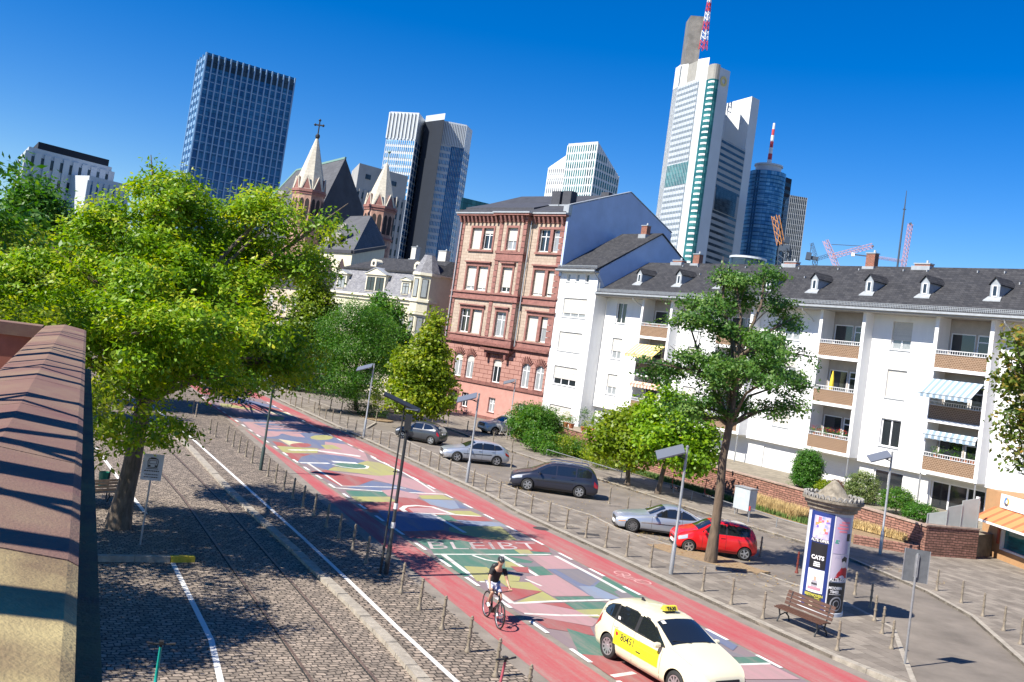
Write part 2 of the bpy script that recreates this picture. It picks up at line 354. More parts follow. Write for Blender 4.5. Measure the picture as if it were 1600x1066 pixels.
art('g', zc, [(400, 382), (600, 388), (690, 445), (540, 440)]); art('r', zc, [(600, 388), (930, 402), (1010, 442), (860, 445), (660, 425)])
art('l', zc, [(660, 432), (1080, 455), (1140, 502), (800, 492)])
art('b', zc, [(-60, 340), (440, 378), (540, 430), (560, 520), (200, 545), (40, 475)]); art('l', zc, [(330, 375), (440, 378), (540, 435), (400, 430)])
art('y', zc, [(600, 500), (780, 488), (1080, 492), (1340, 622), (950, 612), (600, 560)]); art('k', zc, [(1080, 492), (1140, 500), (1390, 625), (1230, 618)])
art('r', zc, [(120, 540), (560, 530), (950, 612), (1500, 640), (1540, 730), (760, 700), (250, 600)])
art('g', zc, [(260, 600), (700, 620), (820, 640), (800, 700), (430, 705)])
art('g', zc, [(430, 700), (1200, 705), (1560, 740), (1500, 770), (470, 760)]); art('y', zc, [(1200, 705), (1340, 708), (1380, 745), (1260, 745)])
art('g', zc, [(470, 755), (1080, 755), (1380, 815), (1300, 880), (700, 960), (560, 830)]); art('y', zc, [(1120, 815), (1200, 825), (1290, 880), (1120, 870)])
ln('w', zc, [(460, 750), (1540, 752)], .12); ln('w', zc, [(450, 380), (750, 550)], .2); ln('w', zc, [(550, 755), (750, 905), (920, 1010)], .2); ln('w', zc, [(820, 760), (940, 800), (1050, 820)], .14)
ln('w', zc, [(1075, 750), (1440, 960)], .18)
art('y', zc, [(740, 860), (950, 870), (1000, 900), (1260, 960), (1250, 1000), (860, 1000)])
art('p', zd, [(380, 405), (620, 408), (860, 530), (550, 530), (480, 480)]); art('r', zd, [(220, 505), (380, 515), (400, 570), (280, 555)]); art('k', zd, [(250, 470), (470, 480), (500, 510), (390, 512)])
art('b', zd, [(560, 530), (870, 532), (1060, 650), (1000, 692), (820, 692)]); art('k', zd, [(640, 535), (860, 532), (1030, 640), (960, 690), (860, 660)])
art('g', zd, [(385, 510), (520, 508), (620, 588), (480, 590)]); art('p', zd, [(360, 600), (640, 585), (965, 782), (610, 782), (440, 690)])
art('b', zd, [(580, 532), (680, 560), (1010, 800), (940, 770)]); art('l', zd, [(850, 690), (1000, 692), (1260, 812), (1000, 806)])
art('g', zd, [(1000, 692), (1060, 640), (1090, 590), (1450, 800), (1230, 790)]); art('k', zd, [(1180, 740), (1250, 720), (1380, 800), (1260, 812)])
art('y', zd, [(110, 640), (400, 655), (520, 740), (200, 702)]); art('r', zd, [(110, 690), (520, 740), (250, 830), (130, 800)]); art('y', zd, [(520, 740), (660, 822), (250, 850)])
art('g', zd, [(630, 790), (980, 785), (1010, 815), (680, 828)]); art('p', zd, [(160, 850), (490, 848), (820, 910), (1040, 1010), (980, 1066), (560, 990), (360, 950)])
art('r', zd, [(490, 848), (720, 845), (820, 908)]); art('g', zd, [(720, 842), (1080, 835), (1180, 880), (1080, 905), (820, 908)]); art('y', zd, [(820, 910), (1110, 900), (1100, 985), (960, 980)])
art('r', zd, [(440, 1000), (560, 990), (960, 1066), (1000, 1150), (560, 1080)])
ln('w', zd, [(240, 850), (600, 832), (1140, 818)], .16); ln('w', zd, [(350, 945), (700, 962), (1040, 962)], .14); ln('w', zd, [(100, 745), (240, 850)], .22); ln('w', zd, [(640, 410), (1040, 620), (1280, 752)], .18)
ln('w', zd, [(360, 625), (510, 690)], .1)
art('r', ze, [(100, 600), (900, 480), (1000, 560), (1040, 700), (700, 900), (300, 760)]); art('p', ze, [(620, 420), (860, 400), (960, 560), (700, 600)])
art('g', ze, [(-60, 330), (150, 395), (200, 440), (240, 520), (20, 490)]); art('r', ze, [(10, 490), (240, 510), (420, 620), (330, 640), (200, 620)]); ln('w', ze, [(225, 630), (365, 608)], .17)
art('r', ze, [(330, 640), (470, 620), (700, 800), (520, 800)]); art('b', ze, [(800, 340), (860, 360), (1010, 440), (980, 470), (860, 400)]); art('k', ze, [(840, 380), (960, 470), (1100, 520), (900, 500)])
art('g', ze, [(900, 515), (1130, 508), (1215, 550), (960, 556)]); art('p', ze, [(940, 560), (1210, 555), (1400, 650), (1040, 650)]); ln('w', ze, [(930, 560), (1212, 551)], .12)
art('g', ze, [(760, 740), (1500, 690), (1700, 800), (1000, 850)])
struct('road_artwork', mb, PM)
# BLEIBT letters lying across the road
t = text_mb('BLEIBT', 1.0, bold=-.008)
xs = [v[0] for v in t.v]; ys = [v[1] for v in t.v]; x0, x1, y0, y1 = min(xs), max(xs), min(ys), max(ys)
c00, c10, c11, c01 = (G(*zc(430, 702)), G(*zc(1455, 708)), G(*zc(1395, 645)), G(*zc(400, 636)))
zl[0] += .0005
t.v = [tuple((c00*(1-u)*(1-q)+c10*u*(1-q)+c11*u*q+c01*(1-u)*q)[:2])+(zl[0],) for u, q in [((v[0]-x0)/(x1-x0), (v[1]-y0)/(y1-y0)) for v in t.v]]
struct('road_lettering', t, painted('faded_lettering_paint', (.50, .44, .43), .9, (.2, .17, .17)))
# white dashes
mb = MB(); zz = zl[0]+.0006
for i in range(-10, 28):
    for f, s0 in ((LL, 8.4+2.245*i), (LR, 9.0+2.24*i)):
        if s0 > 49: continue
        a, b = f(s0-.5), f(s0+.5); d = (b-a).normalized(); q = Vector((d.y, -d.x, 0))*.07
        mb.sheet([(p.x, p.y, zz) for p in (a-q, a+q, b+q, b-q)])
# bicycle symbols worn into the lanes
def bikesym(px):
    c = G(*px); ax = FF.D.to_3d()*.55; ay = FF.N.to_3d()*.38
    for s in (-1, 1):
        pts = [c+ax*s+Vector((math.cos(a), math.sin(a), 0))*.33 for a in np.linspace(0, 2*math.pi, 13)]
        for i in range(12):
            p, q = pts[i], pts[i+1]; u = (p-c-ax*s)*.8+c+ax*s; v = (q-c-ax*s)*.8+c+ax*s; mb.sheet([(k.x, k.y, .0085) for k in (p, u, v, q)])
    for a, b in ((-ax, ay), (ay, ax), (-ax*.2, ax*.6+ay*1.3), (-ax, ax*.2)):
        p, q = c+a, c+b; t = (q-p).normalized(); n = Vector((t.y, -t.x, 0))*.035; mb.sheet([(k.x, k.y, .0092) for k in (p-n, p+n, q+n, q-n)])
struct('lane_markings', mb, LINE)
mb = MB()
for p in (za(355, 373), za(1365, 470), zd(1350, 610)): bikesym(p)
struct('cycle_symbols', mb, painted('worn_symbol_paint', (.58, .36, .34), .7, (.45, .17, .17)))

# right-hand pavement between road and parking bays
pk = [G(*p) for p in ((568, 672), (610, 677), (642, 695), (742, 742), (810, 770), (835, 782), (922, 808), (960, 828), (1053, 858))]
KH = .10
isl = [FF.W(*FF.sn(p)) for p in kr[3:]]       # from right-hand corner to far end
corner = [G(*p) for p in ((1446, 1066), (1400, 985))]
inner = [FF.W(-6, 26.2), FF.W(-3, 27.0)]+pk[::-1]+[FF.W(38, 22), FF.W(60, 21), FF.W(150, 9)]
poly = [kr[2]+Vector((.8, .2, 0)), FF.W(-15.9, 32.4)]+[corner[1]]+inner
outer = kr[2:]
ISL = [(p.x, p.y) for p in outer[::-1]+[FF.W(-15.9, 32.9), FF.W(-12.0, 27.9), FF.W(-9.0, 26.6)]+inner[1:]]
mb = MB(); mb.prism(ISL, -1.2, KH); struct('pavement', mb, SLABS)
def kerb(line, wd, z0, z1, side=1, L_=1.0, gap=.012, jit=.004, m_=None):
    """kerb stones laid one after another along a line"""
    mb = MB(); rnd = random.Random(3)
    for i in range(len(line)-1):
        a, b = line[i], line[i+1]; d = b-a; d.z = 0; ln_ = d.length; d.normalize(); q = Vector((d.y, -d.x, 0))*side
        n = max(1, round(ln_/L_)); st = ln_/n
        for k in range(n):
            p = a+d*(k*st+gap/2); e = a+d*((k+1)*st-gap/2); j = rnd.uniform(-jit, jit)
            mb.prism([(v.x, v.y) for v in (p, e, e+q*wd, p+q*wd)], z0, z1+j)
    return mb
mb = kerb([FF.W(-15.9, 33.3)]+kr[2:], .28, -.3, KH+.006, 1)
struct('kerb', mb, KERBM)
mb = kerb([FF.W(-15.9, 32.9), FF.W(-12.0, 27.9), FF.W(-9.0, 26.6)]+inner[1:-1], .16, -.3, KH+.005, 1)
struct('parking_kerb', mb, KERBM)
# parking area and side street
far = [FF.W(-21.5, 33.6), FF.W(-16.3, 27.0), FF.W(-11.6, 22.1), FF.W(-8.5, 20.1), FF.W(-3.8, 18.3), FF.W(-.8, 17.7), FF.W(5.3, 18.0), FF.W(15.8, 17.4), FF.W(23, 17.1), FF.W(30, 16.5), FF.W(36, 15.4), FF.W(60, 13.5), FF.W(150, 5)]
mb = MB(); mb.prism([(p.x, p.y) for p in [FF.W(-21.6, 34.6)]+[FF.W(-15.9, 33.4), FF.W(-12.0, 27.9), FF.W(-9.0, 26.6)]+inner[1:]+far[::-1]], -1.2, .0); struct('side_street', mb, ASPH2)
mb = kerb(far[1:-1], .2, -.3, KH+.004, 1); struct('side_street_kerb', mb, KERBM)
# pavement in front of the buildings
mb = MB(); mb.prism([(p.x, p.y) for p in far[:10]+[FF.W(36, 15.4), FF.W(36, -6), FF.W(-60, -6), FF.W(-60, 37.5)]], -1.2, KH-.002); struct('building_pavement', mb, SLABS)
mb = MB(); pA = [FF.W(36, 15.4, .098), FF.W(60, 13.5, .098), FF.W(90, 10.5, .098), FF.W(90, -20, -.9), FF.W(36, -20, -.3), FF.W(36, 1.5, -.15)]
mb.hexa([Vector((p.x, p.y, -1.2)) for p in pA], pA); struct('sloping_forecourt', mb, SLABS)
# soil bed at the foot of the garden wall and tree pits
mb = MB(); mb.prism([(p.x, p.y) for p in [FF.W(36.5, 10.5), FF.W(23.7, 11.6), FF.W(14.7, 11.9), FF.W(4.9, 12.8), FF.W(1.5, 13.0), FF.W(1.5, 10.4), FF.W(36.5, 7.9)]], 0, KH+.03); struct('planting_bed', mb, EARTH)
def pit(c, a, b, rz):
    mb = MB(); k = 18; rr = random.Random(int(c.x*7)); mb.prism([(c.x+math.cos(t)*a*rr.uniform(.85, 1.1)*math.cos(rz)-math.sin(t)*b*math.sin(rz), c.y+math.cos(t)*a*math.sin(rz)+math.sin(t)*b*rr.uniform(.85, 1.1)*math.cos(rz)) for t in np.linspace(0, 2*math.pi, k, endpoint=False)], KH-.05, KH+.012)
    struct('tree_pit', mb, EARTH)
pit(G(1105, 876), 2.6, 1.0, R(145)); pit(G(575, 652), 3.2, 1.2, R(130))
# left: cobbled strip with bollards, kerb, tram tracks
CH = .08
qk = [FF.W(*FF.sn(G(*p))) for p in ((670, 1066), (620, 1010), (560, 950), (470, 865), (400, 802), (364, 768), (300, 700), (245, 655))]
ext0 = qk[0]+(qk[0]-qk[1]).normalized()*25; ext1 = qk[-1]+(qk[-1]-qk[-2]).normalized()*70
QK = [ext0]+qk+[ext1]
mb = MB(); mb.prism([(p.x, p.y) for p in [FF.W(-40, 47.9)]+rl[1:-1]+[FF.W(105, 25.6)]+QK[::-1]], -1.2, CH); struct('cobbled_strip', mb, COBB)
mb = kerb(QK, .30, -.3, CH+.02, -1, .9, .03, .012); struct('quay_kerb', mb, KERBM)
lineA = [G(*p, CH) for p in ((714, 1066), (620, 980), (537, 900), (474, 841), (388, 764), (300, 685), (258, 651))]; lineA = [lineA[0]+(lineA[0]-lineA[1]).normalized()*20]+lineA+[lineA[-1]+(lineA[-1]-lineA[-2]).normalized()*40]
mb = MB(); strip(mb, off(lineA, .07), off(lineA, -.07), CH+.004)
for pts in (((270, 880), (300, 940), (330, 1000), (345, 1066)), ((150, 700), (200, 768), (228, 803))):
    l = [G(*p) for p in pts]; l = ([l[0]]+l[1:]+[l[-1]+(l[-1]-l[-2]).normalized()*10]) if pts[0][0] == 270 else l
    strip(mb, off(l, .07), off(l, -.07), .004)
struct('quay_line_markings', mb, LINE)
mb = MB(); mb.prism([(p.x, p.y) for p in QK]+[(-95, 60), (-60, -60), (30, -60)], -1.2, 0); struct('quay', mb, COBB2)
RAILM = mat('rail_steel', (.22, .15, .11), .5, .4, 6, metal=.5)
mb = MB()
for pts in (((250, 707), (293, 800), (340, 880), (396, 940)), ((265, 712), (345, 790), (430, 890), (500, 960), (590, 1066))):
    pass
r2 = [G(*p) for p in ((590, 1066), (500, 960), (430, 880), (345, 782), (262, 700))]; r2 = [r2[0]+(r2[0]-r2[1]).normalized()*15]+r2+[r2[-1]+(r2[-1]-r2[-2]).normalized()*40]
r1 = off(r2, -1.435)
for r_ in (r1, r2):
    strip(mb, off(r_, .035), off(r_, -.035), .012, 0); strip(mb, off(r_, -.04), off(r_, -.085), .006, 1)
struct('tram_rails', mb, [RAILM, mat('rail_groove', (.02, .02, .02), .9)])
# platform with sign and bench
PLH = .16
pc = [G(*p, PLH) for p in ((303, 868), (262, 806), (150, 800))]; e1 = G(148, 866, PLH)
dirx = (G(303, 868, PLH)-e1).normalized()
pf = [pc[0], e1-dirx*16, e1-dirx*16+(pc[1]-pc[0])*6, pc[0]+(pc[1]-pc[0]).normalized()*6.0, ]
pf = [pc[0], e1-dirx*16, e1-dirx*16+Vector((-20, 60, 0)), G(150, 700, PLH)+Vector((-6, 4, 0)), G(228, 803, PLH), pc[1]]
mb = MB(); mb.prism([(p.x, p.y) for p in pf], -.5, PLH); struct('platform', mb, COBB2)
q = Vector((dirx.y, -dirx.x, 0))
mb = kerb([e1-dirx*16, G(265, 868, PLH)], .2, -.2, PLH+.012, 1); struct('platform_kerb', mb, KERBM)
mb = kerb([G(265, 868, PLH), G(303, 868, PLH)], .2, -.2, PLH+.014, 1, .5); struct('yellow_kerb', mb, mat('yellow_kerb_paint', (.55, .40, .03), .7, .3, 12))
# ============================================================ building helpers
def wall(mb, s0, s1, z0, z1, n, ops, d=.14, mi=0, mr=None):
    """front wall in the plane y=n with openings (a, b, c, e) and their reveals"""
    mr = mi if mr is None else mr
    xs = sorted({s0, s1}|{v for o in ops for v in o[:2]}); zs_ = sorted({z0, z1}|{v for o in ops for v in o[2:4]})
    for i in range(len(xs)-1):
        for j in range(len(zs_)-1):
            cx, cz = (xs[i]+xs[i+1])/2, (zs_[j]+zs_[j+1])/2
            if any(o[0] < cx < o[1] and o[2] < cz < o[3] for o in ops): continue
            mb.sheet([(xs[i], n, zs_[j]), (xs[i], n, zs_[j+1]), (xs[i+1], n, zs_[j+1]), (xs[i+1], n, zs_[j])], mi)
    for a, b, c, e in [o[:4] for o in ops]:
        for q in (((a, c), (a, e)), ((a, e), (b, e)), ((b, e), (b, c)), ((b, c), (a, c))):
            (p0, q0), (p1, q1) = q; mb.sheet([(p0, n, q0), (p0, n-d, q0), (p1, n-d, q1), (p1, n, q1)], mr)
    return mb
def window(par, a, b, c, e, n, lights=2, shut=0.0, d=.12, fw=.07, transom=0, frame=None, sill=.05, sillm=None, shm=None, glass=None, label=None, boxh=0, curtain=True):
    """window in an opening: frame + mullions, pane, optional roller shutter and sill"""
    fm = frame or FRAMEW; y1 = n-d; y0 = y1-.06; mb = MB()
    mb.box(a, a+fw, y0, y1, c, e); mb.box(b-fw, b, y0, y1, c, e); mb.box(a+fw, b-fw, y0, y1, c, c+fw); mb.box(a+fw, b-fw, y0, y1, e-fw, e)
    for k in range(1, lights):
        x = a+(b-a)*k/lights; mb.box(x-fw*.6, x+fw*.6, y0, y1+.004, c+fw, e-fw)
    if transom: z = c+(e-c)*transom; mb.box(a+fw, b-fw, y0, y1-.003, z-fw*.4, z+fw*.4)
    f = mb.build('window', fm, par)
    if label: f['label'] = label
    mp = MB(); mp.box(a+fw*.5, b-fw*.5, y0+.01, y0+.03, c+fw*.5, e-fw*.5); mp.build('pane', glass or (CURT if curtain and (int(a*7+c*3) % 3) else GLASS), f)
    if shut > 0:
        h = (e-c)*shut; ms = MB(); ms.box(a+.02, b-.02, y1+.004, y1+.035, e-h, e); ms.build('shutter', shm or SHUT, f)
    if sill: si = MB(); si.box(a-.06, b+.06, n-.02, n+sill, c-.06, c-.003); si.build('sill', sillm or ZINC, f)
    return f
RAILW = mat('white_railing', (.6, .6, .6), .6)
LATT = brickmat('woven_balcony_panel', (.20, .118, .07), (.155, .09, .055), (.34, .24, .16), .17, .11, .022, .8, .5, off=.5, var=.12)
CHIMB = brickmat('chimney_brick', (.30, .09, .05), (.22, .07, .04), (.3, .26, .22), .25, .09, .012, .9, .4)
POT = mat('terracotta', (.42, .15, .07), .8, .2, 8)
def chimney(par, s, n, z0, z1, wd=.9, dp=.5, m_=None, cap=True, name='chimney'):
    mb = MB(); mb.box(s-wd/2, s+wd/2, n-dp/2, n+dp/2, z0, z1); c = mb.build(name, m_ or CHIMB, par)
    mb = MB(); mb.box(s-wd/2-.12, s+wd/2+.12, n-dp/2-.12, n+dp/2+.2, z0-.25, z0+.35); mb.build('flashing', ZINC, c)
    if cap: mb = MB(); mb.box(s-wd/2-.05, s+wd/2+.05, n-dp/2-.05, n+dp/2+.05, z1, z1+.08); mb.lathe(s-wd*.2, n, [(.1, z1+.08), (.09, z1+.3)], 8); mb.build('cap', ZINC, c)
    return c
def tiny_dormer(par, s, n, z, slope, wd=.62, h=1.0):
    """little gabled roof light with slate cheeks"""
    dp = 1.9; mb = MB()
    a = [(s-wd/2, n, z), (s+wd/2, n, z), (s+wd/2, n, z+h), (s, n, z+h+.42), (s-wd/2, n, z+h)]
    mb.ext(a, (0, -dp, 0)); d = mb.build('dormer', mat('lead_sheet', (.36, .39, .41), .5, .15, 4, metal=.3), par)
    mr = MB()
    for k in (-1, 1): mr.hexa([(s, n+.12, z+h+.50), (s+k*(wd/2+.1), n+.12, z+h-.02), (s+k*(wd/2+.1), n+.12, z+h-.07), (s, n+.12, z+h+.43)], [(s, n-dp, z+h+.50), (s+k*(wd/2+.1), n-dp, z+h-.02), (s+k*(wd/2+.1), n-dp, z+h-.07), (s, n-dp, z+h+.43)])
    mr.build('dormer_roof', SLATE, d)
    mw = MB(); fr_ = .05; x0, x1, c, e = s-wd/2+.14, s+wd/2-.14, z+.2, z+h-.08
    mw.box(x0, x0+fr_, n, n+.03, c, e); mw.box(x1-fr_, x1, n, n+.03, c, e); mw.box(x0+fr_, x1-fr_, n, n+.03, c, c+fr_); mw.box(x0+fr_, x1-fr_, n, n+.03, e-fr_, e); wdo = mw.build('dormer_window', FRAMEW, d)
    mp = MB(); mp.box(x0+.02, x1-.02, n+.004, n+.014, c+.02, e-.02); mp.build('pane', GLASS, wdo)
    ap = MB(); ap.hexa([(s-wd/2-.25, n+.3, z-.16+.02), (s+wd/2+.25, n+.3, z-.16+.02), (s+wd/2+.12, n-.05, z+.16), (s-wd/2-.12, n-.05, z+.16)], [(s-wd/2-.25, n+.3, z-.10+.02), (s+wd/2+.25, n+.3, z-.10+.02), (s+wd/2+.12, n-.05, z+.22), (s-wd/2-.12, n-.05, z+.22)]); ap.build('apron', ZINC, d)
# ============================================================ long white apartment building
LB = thing('apartment_building', 'long white four-storey apartment building with recessed brown balconies and a slate roof', 'building', FF.W(0, 0), FF.rz)
bays = [(-9.3, -5.9), (.5, 3.86), (9.5, 12.75), (19.4, 22.6), (28.2, 31.5)]
rows_ = [(11.05, 12.97), (7.78, 9.7), (4.52, 6.38)]
wins = [(-3.2, -1.7), (6.27, 7.75), (15.3, 16.8), (25.0, 26.5), (34.7, 36.05)]
S0, S1, ZT, ZU = -14, 37.55, 13.55, 3.37
fin, PJ = .26, .92
segs = []; cur = S0
for a, b in bays: segs.append((cur, a-.26)); cur = b+.26
segs.append((cur, S1))
mb = MB()
for a, b in segs:
    wall(mb, a, b, ZU, ZT, 0, [(p, q, c, e) for p, q in wins if a < p < b for c, e in rows_])
for a, b in bays:                                   # projecting frame and recess of each balcony stack
    for x0, x1 in ((a-fin, a), (b, b+fin)): mb.box(x0, x1, -.45, PJ, ZU, ZT)
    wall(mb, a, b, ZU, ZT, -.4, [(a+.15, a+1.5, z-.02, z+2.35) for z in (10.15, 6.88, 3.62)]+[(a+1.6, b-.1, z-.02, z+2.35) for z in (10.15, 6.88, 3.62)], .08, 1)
    for z in (10.15, 6.88, 3.62): mb.box(a+.002, b-.002, -.4+.002, PJ-.03, z-.22, z)
mb.box(S0, S1, -10, -.75, .1, ZT); mb.box(S0, S1-.002, -.6, -.01, ZU-.16, ZU-.002)
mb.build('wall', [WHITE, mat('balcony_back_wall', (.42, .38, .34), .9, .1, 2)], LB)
gops = [(5.9, 8.1, 1.25, 2.95), (14.6, 17.6, .9, 2.85), (23.6, 26.2, .9, 2.85), (.3, 3.9, .55, 2.95), (10.0, 12.7, .5, 2.8), (28.5, 31.0, .6, 2.8), (33.5, 36.6, .9, 2.9)]
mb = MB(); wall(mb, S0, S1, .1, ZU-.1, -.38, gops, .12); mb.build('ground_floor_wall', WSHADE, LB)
for i, (p, q) in enumerate(wins):
    for j, (c, e) in enumerate(rows_):
        sh = {(1, 0): .66, (1, 1): 1, (1, 2): 0, (4, 0): 0, (4, 1): .62, (4, 2): .62, (2, 0): 0, (3, 2): 1, (2, 2): 1, (0, 0): .5}.get((i, j), .35)
        window(LB, p, q, c, e, 0, 2, sh, .14, .08)
for a, b, c, e in gops:
    window(LB, a, b, c, e, -.38, 3 if b-a > 2.5 else 2, 1 if (a in (14.6, 23.6, 10.0, 33.5)) else 0, .1, .09, shm=SHUTW)
FLOW = leafmat('geranium_bloom', (.5, .02, .02), (.7, .04, .03), (.75, .1, .06), .2)
# balconies
def balcony(a, b, z, k, awn=None, stuff=None):
    P_ = MB(); y = PJ+.02; P_.box(a-.02, b+.02, y-.06, y, z-.02, z+.86); bp = P_.build('balcony_parapet', LATT, LB)
    r = MB(); r.box(a-.05, b+.05, y-.05, y+.03, z+1.08, z+1.13)
    for x in np.linspace(a, b, 22): r.box(x-.015, x+.015, y-.02, y+.01, z+.86, z+1.08)
    r.box(a-.05, b+.05, y-.06, y+.035, z+.862, z+.90); r.build('railing', RAILW, bp)
    s_ = MB(); s_.box(a-.04, b+.04, y-.1, y+.05, z-.24, z-.022); s_.build('slab_edge', WHITE, bp)
    f = window(LB, a+.15, a+1.5, z, z+2.35, -.4, 1, 0, .06, .09, .8, sill=0, curtain=False)
    window(LB, a+1.6, b-.1, z, z+2.35, -.4, 1, 0, .06, .07, sill=0, curtain=(k+int(a)) % 3 == 0)
    if awn:
        am, out, drop = awn; A = MB(); z1 = z+2.75-.25
        n_ = 17; xs = np.linspace(a-.02, b+.1, n_+1)
        for i in range(n_): A.hexa([(xs[i], PJ+.06, z1), (xs[i+1], PJ+.06, z1), (xs[i+1], PJ+out, z1-drop), (xs[i], PJ+out, z1-drop)], [(xs[i], PJ+.06, z1+.02), (xs[i+1], PJ+.06, z1+.02), (xs[i+1], PJ+out, z1-drop+.02), (xs[i], PJ+out, z1-drop+.02)], i % 2)
        for i in range(n_): A.box(xs[i], xs[i+1], PJ+out-.012, PJ+out+.008, z1-drop-.2-.03*(i % 2), z1-drop, i % 2)
        aw = A.build('awning', am, LB); h = MB(); h.box(a-.04, b+.12, PJ+out-.03, PJ+out+.02, z1-drop+.02, z1-drop+.06)
        for x in (a+.3, b-.3): h.bar((x, PJ+.05, z1-.5), (x, PJ+out-.05, z1-drop), .035)
        h.build('awning_arm', GREYM, aw)
BLUEAWN = [mat('awning_pale_blue', (.50, .58, .63), .8), mat('awning_grey_blue', (.20, .28, .35), .8)]
YELAWN = [mat('awning_yellow', (.72, .50, .16), .8), mat('awning_cream', (.75, .62, .36), .8)]
SALAWN = [mat('awning_salmon', (.62, .30, .20), .8), mat('awning_pale', (.7, .6, .5), .8)]
for bi, (a, b) in enumerate(bays):
    for k, z in enumerate((10.15, 6.88, 3.62)):
        aw = {(1, 1): (BLUEAWN, 1.35, 1.0), (1, 2): (BLUEAWN, .25, .3), (4, 1): (YELAWN, 1.35, 1.0), (4, 2): (SALAWN, .3, .25)}.get((bi, k))
        balcony(a, b, z, k, aw)
# thin posts under the balcony frames
for bi, (a, b) in enumerate(bays):
    for x in (a-.13, b+.13): p = MB(); p.tube([(x, PJ-.12, .1), (x, PJ-.12, ZU)], .05); p.build('post', GREYM, LB)
# roof
EO, EZ, RN, RZ = 1.55, 13.66, -4.6, 17.42
mb = MB(); mb.hexa([(S0, EO, EZ), (S0, RN, RZ), (S0, -10.5, 13.2), (S0, EO, EZ-.12)], [(S1, EO, EZ), (S1, RN, RZ), (S1, -10.5, 13.2), (S1, EO, EZ-.12)]); rf = mb.build('roof', SLATE, LB)
mb = MB(); mb.box(S0, S1, -.05, EO-.02, EZ-.28, EZ-.13); mb.build('soffit', mat('grey_soffit', (.35, .34, .32), .8), rf)
mb = MB(); mb.box(S0, S1, EO, EO+.14, EZ-.16, EZ-.02); mb.build('gutter', ZINC, rf)
mb = MB()
for z in (.12, .22, .32): mb.box(S0, S1, EO-.12, EO-.09, EZ+z, EZ+z+.025)
for x in np.arange(S0, S1, .12): mb.box(x, x+.025, EO-.13, EO-.10, EZ+.03, EZ+.34)
mb.build('snow_guard', ZINC, rf)
sl_ = (RZ-EZ)/(EO-RN)
for s in (34.1, 29.1, 24.3, 19.3, 15.0, 10.35, 6.1, 1.35, -3.6): n_ = -.35; tiny_dormer(LB, s-.15, n_, EZ+(EO-n_)*sl_-.05, sl_)
for s, z in ((13.6, 18.35), (31.6, 18.2), (33.9, 0), (21, 0), (9.3, 0), (-3, 0)):
    chimney(LB, s-.4, -4.6, 17.0 if z else 17.1, z or 17.6, 1.2 if not z else .75, .5)
rr = random.Random(8)
for k in range(26):
    s = 34-k*1.85; n_ = (-3.9, -1.9)[0] if k % 3 else -2.4; z = EZ+(EO-n_)*sl_; q = MB(); q.box(s, s+.07, n_-.1, n_+.12, z-.03, z+.13); q.build('roof_hook', ZINC, rf)
for s in (14.2, 32.4, 1.0-1.6):
    q = MB(); q.tube([(s, EO-.02, EZ-.2), (s, EO-.1, EZ-.45), (s-.05, .3, EZ-.95), (s-.05, .1, EZ-1.1)], .05, 8); q.build('downpipe', ZINC, LB)
# brown shop annexe at the right end
SH = thing('corner_shop', 'brown ground-floor shop with orange awning and round-logo sign at the far right', 'shop', FF.W(0, 0), FF.rz)
BRN = mat('brown_render', (.42, .24, .115), .85, .1, 2, .3, 60)
mb = MB(); P0 = FF.sn(G(1530, 865)); P1 = FF.sn(G(1600, 893)); dv = Vector((P1[0]-P0[0], P1[1]-P0[1])).normalized(); sa = Vector(P0); L_ = 9
sang = math.atan2(dv.y, dv.x)
SH.location = FF.W(P0[0], P0[1]); SH.rotation_euler = (0, 0, FF.rz+sang)      # local x runs right along the shop, local y away from the street
# local frame: x along dv, y = left of dv (outside is -y or +y)
oy = 1 if Vector((-dv.y, dv.x)).dot(Vector((0, 1))) > 0 else -1
def sy(v): return v*oy
def swin(mb, x0, x1, z0, z1, y, mi=0): mb.sheet([(x0, sy(y), z0), (x1, sy(y), z0), (x1, sy(y), z1), (x0, sy(y), z1)][::(1 if oy < 0 else -1)], mi)
mb.box(0, 1.7, sy(-3.6), 0, 0, 3.6); mb.box(1.7, L_, sy(-3.6), 0, 0, .62); mb.box(1.7, L_, sy(-3.6), 0, 2.2, 3.6); mb.box(1.7, L_, sy(-3.6), sy(-.5), .62, 2.2)
mb.build('wall', BRN, SH)
mb = MB(); mb.box(1.7, 1.8, sy(-.3), sy(-.02), .62, 2.2); mb.box(1.8, L_, sy(-.3), sy(-.02), .62, .72); mb.box(5.2, 5.3, sy(-.3), sy(-.02), .72, 2.2); f = mb.build('shop_window', FRAMEW, SH)
mb = MB(); mb.box(1.8, L_, sy(-.25), sy(-.2), .72, 2.2); mb.build('pane', mat('teal_display_glass', (.01, .10, .13), .08, .4, 1.2, spec=.9, col2=(.02, .22, .26), stretch=(.6, .6, 3)), f)
ORA = [mat('awning_orange', (.62, .22, .08), .8), mat('awning_dark_orange', (.42, .13, .05), .8)]
A = MB(); xs = np.linspace(1.0, L_, 30)
for i in range(29): A.hexa([(xs[i], sy(.03), 2.75), (xs[i+1], sy(.03), 2.75), (xs[i+1], sy(1.25), 2.05), (xs[i], sy(1.25), 2.05)], [(xs[i], sy(.03), 2.78), (xs[i+1], sy(.03), 2.78), (xs[i+1], sy(1.25), 2.08), (xs[i], sy(1.25), 2.08)], 1 if i % 3 == 0 else 0)
aw = A.build('awning', ORA, SH); A = MB(); A.box(.98, L_, sy(1.25), sy(1.30), 1.98, 2.09); A.build('awning_bar', FRAMEW, aw)
A = MB(); A.box(1.55, 1.68, sy(.02), sy(.10), .9, 2.0); A.build('downpipe', mat('rust_red_pipe', (.35, .07, .03), .6), SH)
A = MB(); A.box(1.5, L_, sy(.01), sy(.09), 2.82, 3.55); sg = A.build('shop_sign', mat('sign_white', (.8, .8, .8), .5), SH)
